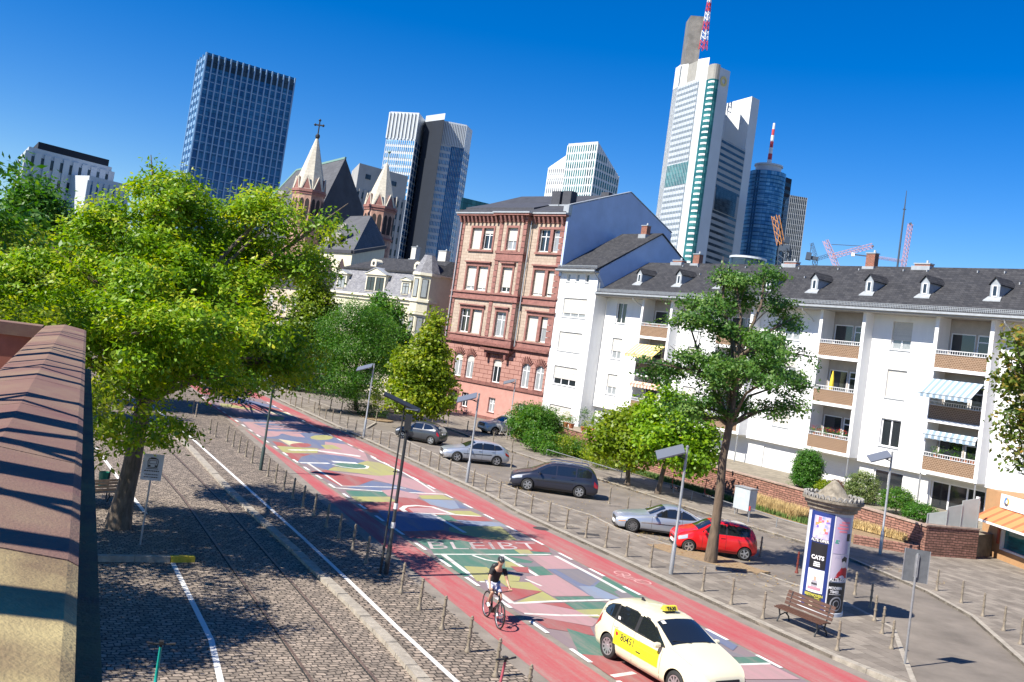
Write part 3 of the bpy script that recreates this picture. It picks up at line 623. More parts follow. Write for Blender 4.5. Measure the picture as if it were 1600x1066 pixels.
for k, (c, a0, a1) in enumerate((((.85, .38, .05), -40, 80), ((.1, .25, .6), 80, 200), ((.1, .1, .12), 200, 320))):
    A = MB(); n_ = 10; th = [R(a0+(a1-a0)*i/n_) for i in range(n_+1)]
    A.grid([[(2.05+r*math.cos(t)*.9, sy(.095+.002*k), 3.19+r*math.sin(t)) for t in th] for r in (.10, .24)]); A.build('logo_arc', mat('logo_%d' % k, c, .5), sg)
# ============================================================ left block with the steep roof
BL = thing('apartment_block', 'narrow taller white apartment block with wide shuttered windows beside the red sandstone house', 'building', FF.W(0, 0), FF.rz)
B0, B1, BN = 37.6, 43.4, 1.4
bops = [(38.75, 42.25, 11.1, 12.95), (38.75, 42.25, 7.85, 9.7), (38.8, 42.3, 4.62, 6.4), (38.9, 42.2, .9, 2.7)]+[(x, x+.55, 14.5, 15.3) for x in (38.9, 40.35, 41.75)]
mb = MB(); wall(mb, B0, B1, -.2, 15.75, BN, bops, .14); mb.sheet([(B0, BN, -.2), (B0, -9, -.2), (B0, -9, 15.75), (B0, BN, 15.75)][::-1])
mb.sheet([(B1, BN, -.2), (B1, -9, -.2), (B1, -9, 15.75), (B1, BN, 15.75)]); mb.build('wall', WHITE, BL)
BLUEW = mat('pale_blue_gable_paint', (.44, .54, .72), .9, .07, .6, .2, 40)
ap = [(BN, 15.76), (BN-.2, 15.95), (-5.8, 20.35), (-8.5, 18.9), (-13, 15.5), (-13, 11.5), (BN, 11.5)]
ap = [(1.3, 15.3), (1.3, 15.85), (-5.8, 20.35), (-8.6, 18.8), (-12, 16.6), (-12, 13), (-.6, 13)]
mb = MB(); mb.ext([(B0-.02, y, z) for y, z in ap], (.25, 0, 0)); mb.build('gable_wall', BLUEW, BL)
def slopeslab(mb, s0, s1, n0, z0, n1, z1, t=.12, mi=0): mb.hexa([(s0, n0, z0), (s1, n0, z0), (s1, n0, z0-t), (s0, n0, z0-t)], [(s0, n1, z1), (s1, n1, z1), (s1, n1, z1-t), (s0, n1, z1-t)], mi)
mb = MB(); slopeslab(mb, B0-.15, B1+.0, BN+.55, 15.72, -5.8, 20.5); slopeslab(mb, B0-.15, B1, -5.8, 20.5, -12, 16.7); rf = mb.build('roof', SLATE, BL)
mb = MB(); mb.box(B0-.15, B1, BN+.55, BN+.7, 15.5, 15.66)
for x in np.arange(B0-.1, B1, .12): mb.box(x, x+.025, BN+.38, BN+.41, 15.8, 16.1)
mb.box(B0-.1, B1, BN+.36, BN+.39, 16.02, 16.06); mb.box(B0-.1, B1, BN+.02, BN+.54, 15.44, 15.56); mb.build('gutter', ZINC, rf)
mb = MB(); mb.tube([(B0+.05, BN+.6, 15.5), (B0-.05, BN+.2, 15.1), (B0-.1, BN-.2, 14.7), (B0-.1, BN-.25, 13.4)], .05); mb.build('downpipe', ZINC, BL)
chimney(BL, 39.3, -5.2, 19.9, 21.1, .8, .5)
for k, o in enumerate(bops):
    a, b, c, e = o
    if k < 4: window(BL, a, b, c, e, BN, 3, (.78, 1, .66, 1)[k], .14, .09)
    else: window(BL, a, b, c, e, BN, 1, 0, .12, .08)
# ============================================================ red sandstone house
RB = thing('sandstone_house', 'four-storey red and cream sandstone house with a central bay and dark roof', 'building', FR.o, FR.rz)
SREDM = mat('red_sandstone', (.27, .125, .105), .9, .22, 2.5, .5, 40)
SRUST = brickmat('rusticated_red_stone', (.41, .225, .185), (.36, .19, .155), (.19, .07, .055), 1.25, .44, .03, .9, .9, var=.15)
SCREAM = brickmat('cream_stone_blocks', (.47, .38, .30), (.41, .325, .255), (.27, .19, .145), .8, .32, .014, .9, .4, var=.22)
SPINK = mat('pink_plaster', (.46, .24, .20), .9, .1, 1.5, .3, 40)
SDARK = mat('weathered_red_moulding', (.20, .085, .07), .9, .35, 4, .4, 40)
W_ = 15.5; base_w = [(10.5, 11.5, .65, 2.12), (6.45, 7.42, .65, 2.12), (2.2, 3.2, .65, 2.12)]; door = (12.2, 13.45, -.3, 2.15)
gw = [(12.1, 13.4, 3.7, 6.1), (10.3, 11.5, 3.7, 6.1), (6.2, 7.45, 3.7, 6.05), (2.15, 3.32, 3.7, 6.12), (.28, 1.45, 3.7, 6.1)]
colw = [(11.95, 13.45), (10.15, 11.65), (2.0, 3.45), (.15, 1.6)]; cw = (6.05, 7.5)
rws = [(8.4, 10.9), (12.95, 15.5), (17.35, 19.6)]
mb = MB(); wall(mb, 0, W_, -.6, 3.35, .0, base_w+[door], .25, 0); mb.build('basement_wall', SPINK, RB)
mb = MB(); wall(mb, 0, W_, 3.35, 7.35, .06, gw, .25, 0); mb.build('ground_floor_wall', SRUST, RB)
mb = MB(); bayx = (4.9, 8.8)
for a, b in ((0, bayx[0]), (bayx[1], W_)): wall(mb, a, b, 7.35, 20.5, 0, [(p, q, c, e) for p, q in colw if a < p < b for c, e in rws], .25)
mb.build('wall', SCREAM, RB)
mb = MB(); wall(mb, *bayx, 7.35, 20.5, .5, [(*cw, c, e) for c, e in rws], .25)
for x, fl in ((bayx[0], 0), (bayx[1], 1)): q = [(x, 0, 7.35), (x, .5, 7.35), (x, .5, 20.5), (x, 0, 20.5)]; mb.sheet(q if fl else q[::-1])
mb.build('bay', SCREAM, RB)
mb = MB(); mb.sheet([(W_, 0, -.6), (W_, -12, -.6), (W_, -12, 21), (W_, 0, 21)]); mb.sheet([(0, 0, -.6), (0, 0, 15.5), (0, -2.6, 15.5), (0, -2.6, -.6)]); mb.build('side_wall', SPINK, RB)
def around(mb, z0, z1, out, x0=0, x1=W_, bay=True, mi=0):
    if bay:
        mb.box(x0, bayx[0]-.001, -.1, out, z0, z1, mi); mb.box(bayx[1]+.001, x1, -.1, out, z0, z1, mi); mb.box(bayx[0]-out, bayx[1]+out, .0, .5+out, z0, z1+.002, mi)
    else: mb.box(x0, x1, -.1, out, z0, z1, mi)
mb = MB(); around(mb, 7.32, 7.5, .34); around(mb, 7.5, 7.62, .22); around(mb, 7.1, 7.3, .14, bay=False); mb.build('string_course', SDARK, RB)
mb = MB(); mb.box(bayx[0]-.15, bayx[1]+.15, 0, .75, 6.85, 7.1); mb.box(bayx[0]+.2, bayx[1]-.2, 0, .5, 6.6, 6.85)
for x in (5.3, 8.1): mb.box(x, x+.3, 0, .6, 6.1, 6.6)
mb.build('bay_corbel', SDARK, RB)
mb = MB(); around(mb, 11.95, 12.12, .2); around(mb, 12.12, 12.6, .06); around(mb, 12.6, 12.75, .2); mb.build('string_course', SREDM, RB)
mb = MB(); around(mb, 7.62, 8.1, .05); around(mb, 8.1, 8.22, .14); mb.build('sill_course', SREDM, RB)
mb = MB(); mb.box(bayx[0]-.12, bayx[1]+.12, 0, .66, 16.9, 17.15); mb.box(bayx[0]-.04, bayx[1]+.04, 0, .58, 16.3, 16.9); mb.box(bayx[0]-.1, bayx[1]+.1, 0, .64, 16.15, 16.3); mb.build('bay_cornice', SREDM, RB)
mb = MB(); around(mb, 20.3, 20.5, .14); around(mb, 20.85, 21.05, .62, -.25, W_+.2); around(mb, 20.5, 20.85, .22)
mb.build('cornice', SREDM, RB)
for x in np.arange(.25, W_, .62):
    if bayx[0]-.1 < x < bayx[1]: y0 = .5
    else: y0 = 0
    q = MB(); q.hexa([(x, y0+.2, 20.1), (x+.24, y0+.2, 20.1), (x+.24, y0+.2, 20.84), (x, y0+.2, 20.84)], [(x, y0+.28, 20.15), (x+.24, y0+.28, 20.15), (x+.24, y0+.56, 20.8), (x, y0+.56, 20.8)]); q.build('bracket', SREDM, RB)
mb = MB(); around(mb, 21.05, 21.2, .72, -.3, W_+.3); mb.build('eaves_gutter', ZINC, RB)
mb = MB()
for x, p in ((0, 0), (W_-.7, 0), (bayx[0]-.02, .5), (bayx[1]-.48, .5)):
    mb = MB()
    for z in np.arange(7.7, 20.2, .62): mb.box(x-.02, x+(.72 if p == 0 else .5), p-.02, p+.07, z, z+.56)
    mb.build('quoins', SREDM, RB)
def surround(a, b, c, e, n, hood=False):
    mb = MB(); k = .22; o = n+.09
    mb.box(a-k, a, n-.05, o, c-.12, e+k); mb.box(b, b+k, n-.05, o, c-.12, e+k); mb.box(a, b, n-.05, o, e, e+k); mb.box(a-k-.08, b+k+.08, n-.05, o+.09, c-.28, c-.12)
    if hood: mb.box(a-k-.1, b+k+.1, n-.05, o+.2, e+k+.16, e+k+.3); mb.box(a-k, b+k, n-.05, o+.06, e+k, e+k+.16)
    return mb
for j, (c, e) in enumerate(rws):
    for (a, b), (a2, b2) in ((colw[1], colw[0]), (colw[3], colw[2])):
        mb = surround(a, b2, c, e, 0, j < 2); mb.box(b, a2, -.2, .07, c, e); mb.build('window_surround', SREDM, RB)
    surround(*cw, c, e, .5, j < 2).build('window_surround', SREDM, RB)
SHC = SHUT
for j, (c, e) in enumerate(rws):
    for i, (a, b) in enumerate(colw): window(RB, a, b, c, e, 0, 2, {(0, 0): 0, (0, 1): 1, (0, 2): 1, (0, 3): .45, (1, 0): .85, (1, 1): .9, (1, 2): .92, (1, 3): .9, (2, 0): 1, (2, 1): .25, (2, 2): 0, (2, 3): 0}[(j, {0: 0, 1: 1, 2: 2, 3: 3}[i])] if True else 0, .2, .09, .68, sill=0)
    window(RB, *cw, c, e, .5, 2, (0, .8, .6)[j], .2, .09, .68, sill=0)
for k, (a, b, c, e) in enumerate(gw):
    window(RB, a, b, c, e, .06, 2, (.3, .28, .3, 0, 0)[k], .2, .09, .7, sill=.08, sillm=SREDM)
    mb = MB(); n_ = 12; h = .0; cx = (a+b)/2; r = (b-a)/2
    if k != 2:       # arched head: stone spandrels closing the top corners
        for sgn in (-1, 1):
            pts = [(cx+sgn*r, .02, e-.5), (cx+sgn*r, .02, e)]+[(cx+sgn*r*math.sin(t), .02, e-.5+.5*math.cos(t)) for t in np.linspace(0, math.pi/2, 7)]
            mb.ext(pts, (0, -.12, 0))
    for t in np.linspace(-1.0, 1.0, 9): mb.bar((cx+math.sin(t)*r*1.08, .075, e-.45+.55*math.cos(t)), (cx+math.sin(t)*r*1.75, .075, e-.45+1.15*math.cos(t)), .16, .05)
    mb.build('voussoirs', SRUST if k == 2 else SREDM, RB)
for a, b, c, e in base_w: window(RB, a, b, c, e, 0, 2, 0, .2, .08, .6, sill=.08, sillm=SREDM); 
mb = MB(); a, b, c, e = door; mb.box(a, b, -.3, -.24, c, e); dr = mb.build('door', mat('dark_brown_door', (.05, .03, .022), .6, .3, 6), RB)
mb = MB(); mb.box(a+.1, a+.5, -.24, -.2, .3, 1.9); mb.box(a+.7, b-.1, -.24, -.2, .3, 1.9); mb.build('door_panel', mat('door_glass', (.03, .03, .035), .15), dr)
mb = MB(); mb.box(a-.2, a, -.1, .08, c, e+.2); mb.box(b, b+.2, -.1, .08, c, e+.2); mb.box(a, b, -.1, .08, e, e+.2); mb.build('door_frame', SDARK, RB)
mb = MB(); around(mb, 3.28, 3.5, .14, bay=False); around(mb, -.6, .15, .1, bay=False); mb.box(0, W_, -.05, .12, 3.5, 3.6); mb.build('plinth', SDARK, RB)
mb = MB(); slopeslab(mb, -.1, W_+.2, .68, 21.28, -8.8, 24.9, .15); slopeslab(mb, -.1, W_+.2, -8.8, 24.9, -17, 22, .15); rf = mb.build('roof', mat('dark_bitumen_roof', (.045, .047, .055), .75, .3, 1.2), RB)
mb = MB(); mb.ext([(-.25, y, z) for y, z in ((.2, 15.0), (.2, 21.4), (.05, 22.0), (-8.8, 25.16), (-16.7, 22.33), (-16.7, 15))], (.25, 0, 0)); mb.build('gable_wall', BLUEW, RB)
mb = MB(); mb.bar((-.13, .25, 22.05), (-.13, -8.8, 25.24), .38, .07); mb.bar((-.13, -8.8, 25.24), (-.13, -16.8, 22.38), .38, .07); mb.box(-.4, .3, .0, .5, 21.2, 22.0); mb.build('coping', ZINC, rf)
DS = mat('dark_slate_cladding', (.05, .052, .062), .7, .2, 3)
for s, n_ in ((4.6, -3.2), (3.1, -3.2)): chimney(RB, s, n_, 22.3, 24.1, 1.15, .9, DS, False)
chimney(RB, -.0+1.1, -6.6, 23.6, 24.7, 1.0, .6, DS, False)
mb = MB(); mb.hexa([(5.2, -.4, 21.5), (W_, -.4, 21.5), (W_, -.4, 21.9), (5.2, -.4, 21.9)], [(5.2, -5, 23.0), (W_, -5, 23.0), (W_, -5, 23.4), (5.2, -5, 23.4)]); mb.build('roof_terrace', DS, rf)
mb = MB(); mb.tube([(W_-.3, .2, -.4), (W_-.3, .2, 20.8)], .07); mb.tube([(4.6, .25, 7.6), (4.6, .25, 20.4)], .06); mb.build('downpipe', ZINC, RB)
# ============================================================ cream villa with mansard roof
VB = thing('villa', 'cream villa with pale slate mansard, pedimented dormers and a corner turret', 'building', FR.W(19, -.2), FR.rz)
CREAM = mat('cream_stucco', (.60, .56, .42), .9, .08, 1.5, .25, 40)
CREAML = mat('cream_moulding', (.66, .62, .48), .85, .08, 3)
PSL = brickmat('pale_slate', (.30, .30, .31), (.20, .20, .22), (.11, .11, .12), .3, .14, .012, .6, .5, var=.3, nscale=1.2)
VW = 19.2; vo = [(x, x+1.2, z, z+2.2) for z in (7.6, 3.8, .4) for x in (4.2, 8.6, 10.8, 16.6)]
mb = MB(); wall(mb, 0, VW, -.8, 11.2, 0, vo, .2); mb.sheet([(0, 0, -.8), (0, 0, 11.2), (0, -12, 11.2), (0, -12, -.8)]); mb.sheet([(VW, 0, -.8), (VW, -12, -.8), (VW, -12, 11.2), (VW, 0, 11.2)]); mb.build('wall', CREAM, VB)
DKF = mat('dark_window_frame', (.06, .055, .05), .5)
for o in vo: window(VB, *o, 0, 2, 0, .16, .08, .68, frame=DKF, sillm=CREAML)
mb = MB(); mb.box(-.2, VW+.2, -.1, .45, 11.1, 11.35); mb.box(-.1, VW+.1, -.1, .2, 10.7, 11.1); mb.box(-.1, VW+.1, -.1, .12, 7.0, 7.2); mb.build('cornice', CREAML, VB)
mb = MB(); mb.hexa([(0, .3, 11.35), (VW, .3, 11.35), (VW, -12, 11.35), (0, -12, 11.35)], [(.9, -.75, 14.4), (VW-.9, -.75, 14.4), (VW-.9, -11, 14.4), (.9, -11, 14.4)]); mans = mb.build('mansard', PSL, VB)
mb = MB(); mb.box(-.02, 3.3, -11, .0, 11.2, 14.15); cb_ = mb.build('corner_block', CREAM, VB); mb = MB(); mb.hexa([(-.25, .2, 14.3), (3.4, .2, 14.3), (3.4, -11, 14.3), (-.25, -11, 14.3)], [(1.4, -1.6, 15.6), (3.4, -1.6, 15.6), (3.4, -9, 15.6), (1.4, -9, 15.6)]); mb.build('corner_roof', SLATE, cb_); mb = MB(); mb.box(-.25, 3.4, -11, .22, 14.15, 14.3); mb.build('corner_eaves', CREAML, cb_)
for y in (-4.2, -8): mb = MB(); mb.box(-.06, -.02, y, y+1.0, 11.6, 13.6); mb.build('side_window', DKF if 'DKF' in globals() else DARKM, cb_)
mb = MB(); mb.box(.7, VW-.7, -.75, -.5, 14.3, 14.5); mb.hexa([(.7, -.55, 14.42), (VW-.7, -.55, 14.42), (VW-.7, -11.2, 14.42), (.7, -11.2, 14.42)], [(3.2, -5, 16.4), (VW-3, -5, 16.4), (VW-3, -7, 16.4), (3.2, -7, 16.4)]); mb.build('roof', SLATE, VB)
def vdormer(a, b, lights, ped=.55, zt=13.6):
    y = .12; d = MB(); d.box(a, b, -1.6, y, 11.45, zt); dd = d.build('dormer', CREAML, VB)
    p = MB(); p.ext([(a-.15, y+.12, zt), (b+.15, y+.12, zt), ((a+b)/2, y+.12, zt+ped)], (0, -1.8, 0)); p.box(a-.22, b+.22, y-1.6, y+.18, zt-.1, zt); p.build('pediment', CREAML, dd)
    r = MB()
    for k in (-1, 1): x0 = (a+b)/2; x1 = x0+k*((b-a)/2+.3); r.hexa([(x0, y+.22, zt+ped+.08), (x1, y+.22, zt+.02), (x1, y+.22, zt-.05), (x0, y+.22, zt+ped)], [(x0, -2.2, zt+ped+.08), (x1, -2.2, zt+.02), (x1, -2.2, zt-.05), (x0, -2.2, zt+ped)])
    r.build('dormer_roof', ZINC, dd)
    nl = lights; wd = (b-a-.5-(nl-1)*.25)/nl
    for i in range(nl):
        x = a+.25+i*(wd+.25); window(VB, x, x+wd, 11.75, zt-.35, y+.1, 2, 0, .06, .06, .7, frame=DKF, sill=.05, sillm=CREAML)
vdormer(16.3, 18.3, 1, .4); vdormer(8.5, 12.3, 2, .75, 13.8); vdormer(3.7, 5.4, 1, .35, 13.4)
# corner turret: octagonal bay rising through the roof
TX, TY, TR = 1.35, -.15, 1.5
oc = [(TX+TR*math.cos(R(22.5+45*i)), TY+TR*math.sin(R(22.5+45*i))) for i in range(8)]
mb = MB(); mb.prism(oc, 3.5, 14.2); mb.prism([(TX+(x-TX)*1.06, TY+(y-TY)*1.06) for x, y in oc], 9.9, 10.9); tw = mb.build('turret', CREAM, VB)
mb = MB()
for z0, z1, k in ((11.0, 11.25, 1.16), (14.0, 14.3, 1.14), (9.6, 9.85, 1.16), (6.6, 6.9, 1.14)): mb.prism([(TX+(x-TX)*k, TY+(y-TY)*k) for x, y in oc], z0, z1)
mb.build('turret_moulding', CREAML, tw)
for z0, z1 in ((11.5, 13.6), (7.1, 9.3)):
    for i in (0, 1, 2, 3):
        p, q = Vector(oc[(i-1) % 8]), Vector(oc[i]); md = (p+q)/2; t = (q-p).normalized(); nn = Vector((t.y, -t.x)); nn = nn if nn.dot(md-Vector((TX, TY))) > 0 else -nn; h = (q-p).length*.32
        for nm, m_, e_, w2 in (('turret_window', DKF, .05, h), ('pane', CURT, .065, h-.09)):
            b_ = MB(); c0 = md+nn*.0; b_.hexa([tuple(c0-t*w2)+(z0+(h-w2),), tuple(c0+t*w2)+(z0+(h-w2),), tuple(c0+t*w2)+(z1-(h-w2),), tuple(c0-t*w2)+(z1-(h-w2),)], [tuple(c0-t*w2+nn*e_)+(z0+(h-w2),), tuple(c0+t*w2+nn*e_)+(z0+(h-w2),), tuple(c0+t*w2+nn*e_)+(z1-(h-w2),), tuple(c0-t*w2+nn*e_)+(z1-(h-w2),)])
            ob = b_.build(nm, m_, tw)
mb = MB(); mb.hexa([(TX+(x-TX)*1.1, TY+(y-TY)*1.1, 14.3) for x, y in oc], [(TX+(x-TX)*.42, TY+(y-TY)*.42, 16.4) for x, y in oc]); mb.build('turret_roof', PSL, tw)
for x in (13.6, 5.2): # round-topped vents
    mb = MB(); mb.box(x-.55, x+.55, -2.6, -1.6, 14.6, 15.3); mb.lathe(x, 0, [(0, 0)], 3) if 0 else None; mb.ext([(x+.55*math.cos(t), -1.6, 15.3+.5*math.sin(t)) for t in np.linspace(0, math.pi, 10)], (0, -1, 0)); v_ = mb.build('roof_vent', CREAML, VB)
    mb = MB(); mb.ext([(x+.25*math.cos(t), -1.585, 15.25+.25*math.sin(t)) for t in np.linspace(0, 2*math.pi, 14, endpoint=False)], (0, -.03, 0)); mb.build('louvre', DARKM, v_)
chimney(VB, 11.3, -6, 16.2, 18.0, .9, .7, mat('pale_render', (.55, .53, .48), .9, .1, 3)); chimney(VB, 5.8, -6, 16.0, 17.7, 1.4, .7, mat('pale_render', (.55, .53, .48)))
chimney(VB, 3.5, -7, 15.6, 17.3, 1.0, .7, mat('pale_render', (.55, .53, .48)))
# neighbour house behind the trees, left of the villa
NB = thing('townhouse', 'pale townhouse mostly hidden behind the street trees left of the villa', 'building', FR.W(39.5, -1), FR.rz)
nops = [(x, x+1.1, z, z+2) for z in (1.2, 4.6, 8.0) for x in (1.5, 4.0, 7.5, 10.0, 13.5)]
mb = MB(); wall(mb, 0, 16, -1, 11.3, 0, nops, .18); mb.box(0, 16, -11, -.4, -1, 11.3); mb.build('wall', mat('beige_stucco', (.50, .42, .32), .9, .1, 2), NB)
for o in nops: window(NB, *o, 0, 2, 0, .14, .07, .7, sill=.05)
mb = MB(); mb.hexa([(-.2, .4, 11.3), (16.2, .4, 11.3), (16.2, -11, 11.3), (-.2, -11, 11.3)], [(1, -4, 14), (15, -4, 14), (15, -7, 14), (1, -7, 14)]); mb.build('roof', SLATE, NB)
# ============================================================ church and skyline
def tg(name, c1, c2, rough=.15): return brickmat(name, c1, c2, tuple(v*.5 for v in c1), 2.9, 3.3, .12, rough, .0, off=0, var=.35, nscale=.06)
TG_BLUE = tg('tower_blue_glass', (.015, .10, .27), (.04, .19, .38)); TG_DARK = tg('tower_dark_glass', (.015, .03, .05), (.05, .075, .10)); TG_GREEN = tg('tower_green_glass', (.02, .12, .13), (.06, .22, .22)); TG_SKY = tg('tower_sky_glass', (.04, .20, .44), (.18, .42, .66))
T_FIN = mat('tower_blue_grey_fin', (.20, .34, .52), .5, .06, .05)
T_WHITE = mat('tower_white_cladding', (.70, .72, .72), .5, .05, .05)
T_PALE = mat('tower_pale_cladding', (.50, .54, .58), .5, .06, .05)
T_GREY = mat('tower_grey_cladding_and_shade', (.26, .28, .30), .6, .1, .1)
T_CONC = mat('tower_concrete', (.36, .36, .35), .85, .12, .1)
T_LOUV = mat('tower_louvres', (.30, .29, .26), .7, .1, .2)
T_NAVY = mat('tower_navy_cladding_and_shade', (.010, .016, .028), .9, .1, .1)
def v2(p): return Vector((p[0], p[1]))
def tbody(par, poly, z0, z1, m_, name='body'):
    o = Vector(par.location)[:2]; mb = MB()
    poly = [(p[0]-o[0], p[1]-o[1]) for p in poly]
    if isinstance(z1, (int, float)): mb.prism(poly, z0, z1)
    else: mb.hexa([(p[0], p[1], z0) for p in poly], [(p[0], p[1], z) for p, z in zip(poly, z1)])
    return mb.build(name, m_, par)
def face(par, a, b, z0, z1, floors, cols, glass, fin=None, finw=.25, band=.62, finp=.5, z1b=None, name='window_band', gap=.08, skip=None, finname='facade_fin'):
    """window bands, one per storey, and vertical fins on one straight facade a->b (seen from outside, a left)"""
    o = Vector(par.location); a = v2(a)-o.xy; b = v2(b)-o.xy; d = (b-a); L_ = d.length; d.normalize(); n = Vector((d.y, -d.x))
    fh = (z1-z0)/floors; z1b = z1 if z1b is None else z1b
    for k in range(floors):
        zb = z0+fh*(k+.5-band/2); zt = zb+fh*band; t1 = 1-gap*.2
        if skip and skip(k): continue
        if z1b < z1 and zt > z1b: t1 = max(0, (z1-zt)/(z1-z1b)) if z1 != z1b else 1
        if t1 < .06: continue
        p, q = a+d*L_*gap*.2, a+d*L_*t1; mb = MB(); mb.prism([tuple(p), tuple(q), tuple(q+n*.12), tuple(p+n*.12)], zb, zt); mb.build(name, glass, par)
    if fin:
        for c in range(cols+1):
            t = c/cols; p = a+d*L_*t; zt = z1+(z1b-z1)*t; mb = MB(); q = d*finw/2
            mb.prism([tuple(p-q), tuple(p+q), tuple(p+q+n*finp), tuple(p-q+n*finp)], z0, zt); mb.build(finname, fin, par)
def P3(x, y, d): p = AZ(x, y, d); return (p.x, p.y), p.z
# --- white-grey office block far left
(a, za_), (b, zb2), (c, zc2) = P3(38, 228, 260), P3(48, 214, 245), P3(178, 243, 255)
dd = v2(a)-v2(b); T = thing('office_block', 'pale low office block with dark roof edge rising over the trees at far left', 'building', (*b, 0))
e_ = tuple(v2(c)+(v2(a)-v2(b))*1.6); a = tuple(v2(b)+(v2(a)-v2(b))*1.6)
tbody(T, [a, b, c, e_], 0, zb2-2.2, T_PALE)
nb = (v2(c)-v2(b)).normalized(); nn = Vector((nb.y, -nb.x))
tbody(T, [tuple(v2(b)+nb*2), tuple(v2(c)-nb*1), tuple(v2(e_)-nb*1), tuple(v2(a)+nb*2)], zb2-2.2, zb2-.6, T_NAVY, 'roof_edge')
face(T, b, c, zb2-24, zb2-3.2, 5, 9, TG_DARK, T_PALE, 1.5, .55, .3); face(T, a, b, zb2-24, zb2-3, 5, 3, TG_GREEN, T_PALE, .4, .6, .2)
k = .52; w0 = tuple(v2(b)+(v2(c)-v2(b))*k+nn*8); w1 = tuple(v2(c)+nn*8); tbody(T, [w0, w1, c, tuple(v2(b)+(v2(c)-v2(b))*k)], 0, zb2-6.4, T_PALE, 'wing'); face(T, w0, w1, zb2-28, zb2-7.5, 5, 7, TG_BLUE, T_PALE, .9, .55, .3)
# --- blue grid tower
(a, _), (b, zt), (c, _) = P3(283, 265, 418), P3(294.5, 265, 402), P3(433, 305, 414)
T = thing('blue_grid_tower', 'tall slab tower with dark blue glass behind a pale vertical grid, left of the church', 'tower', (*b, 0)); zt = AZ(320, 81, 402).z
e_ = tuple(v2(c)+v2(a)-v2(b)); tbody(T, [a, b, c, e_], 0, zt, TG_BLUE)
face(T, b, c, 20, zt-6, 23, 26, T_FIN, None, band=.10, gap=0, name='floor_edge'); face(T, b, c, 20, zt, 1, 15, TG_BLUE, T_FIN, .5, band=.01, finp=.6)
face(T, b, c, zt-6, zt-.3, 1, 1, TG_DARK, None, band=.8, gap=.05); face(T, a, b, 20, zt, 26, 3, T_FIN, T_FIN, .5, band=.5, gap=0, name='floor_edge')
# --- small concrete block behind the church
(a, _), (b, zt), (c, _) = P3(545, 300, 372), P3(561, 262, 350), P3(637, 278, 362)
T = thing('concrete_office_block', 'plain grey concrete office block between the church turrets', 'building', (*b, 0)); zt = AZ(563, 255, 350).z
e_ = tuple(v2(c)+v2(a)-v2(b)); tbody(T, [a, b, c, e_], 0, zt, T_CONC); face(T, b, c, 24, zt-9, 7, 11, TG_DARK, T_CONC, 1.1, .5, .35); face(T, a, b, 24, zt-9, 7, 3, TG_DARK, T_CONC, .8, .5, .35)
for t0 in (.15, .42, .68): p = v2(b)+(v2(c)-v2(b))*t0; q = p+(v2(c)-v2(b))*.1; tbody(T, [tuple(p), tuple(q), tuple(q+nn*.2), tuple(p+nn*.2)], zt-5, zt-3.3, TG_DARK, 'vent')
# --- twin tower with dark spine
D_ = 600; T = thing('twin_tower', 'grey and pale blue twin office tower with a dark blank spine between its halves', 'tower', (*P3(667, 191, D_)[0], 0))
(a, _), (b, _), (c, _) = P3(600, 245, D_+4), P3(645, 245, D_-6), P3(657, 245, D_+14); zt = AZ(615, 173, D_).z
e_ = tuple(v2(a)+(v2(c)-v2(b))); tbody(T, [a, b, c, e_], 0, zt, T_PALE, 'left_half'); face(T, a, b, 30, zt-17, 22, 14, TG_SKY, T_PALE, .35, .6, .3); face(T, b, c, 30, zt-17, 22, 3, TG_BLUE, T_PALE, .35, .7, .3); face(T, a, b, zt-17, zt-.5, 1, 8, T_GREY, T_PALE, .9, .9, .8)
(a1, _), (b1, _), (c1, _) = P3(655, 245, D_-2), P3(656.5, 245, D_+2), P3(686, 245, D_-14)
zt2 = AZ(667, 190, D_).z; e1_ = tuple(v2(a1)*1.05); tbody(T, [b1, c1, tuple(v2(c1)*1.06), tuple(v2(b1)*1.06)], 0, zt2, T_NAVY, 'spine'); tbody(T, [tuple(v2(b1)*1.001), tuple(v2(c1)*1.001), tuple(v2(c1)*1.05), tuple(v2(b1)*1.05)], zt2, zt2+4, T_PALE, 'spine_cap')  # shade on the spine is put into its navy colour
(a2, _), (b2, _), (c2, _) = P3(684.5, 245, D_-6), P3(722, 245, D_-4), P3(732.5, 245, D_+10); zt3 = AZ(700, 193, D_).z
e2_ = tuple(v2(a2)+(v2(c2)-v2(b2))*1.6); tbody(T, [a2, b2, c2, e2_], 0, zt3, T_PALE, 'right_half'); md = tuple(v2(a2)+(v2(b2)-v2(a2))*.52)
face(T, a2, md, 30, zt3-15, 22, 8, TG_SKY, T_PALE, .3, .62, .3); face(T, md, b2, 30, zt3-15, 22, 7, T_WHITE, TG_BLUE, .7, .5, .5); face(T, b2, c2, 30, zt3-15, 22, 3, TG_BLUE, T_PALE, .3, .6, .3); face(T, a2, b2, zt3-15, zt3-.4, 1, 14, T_GREY, T_PALE, .6, .9, .7)
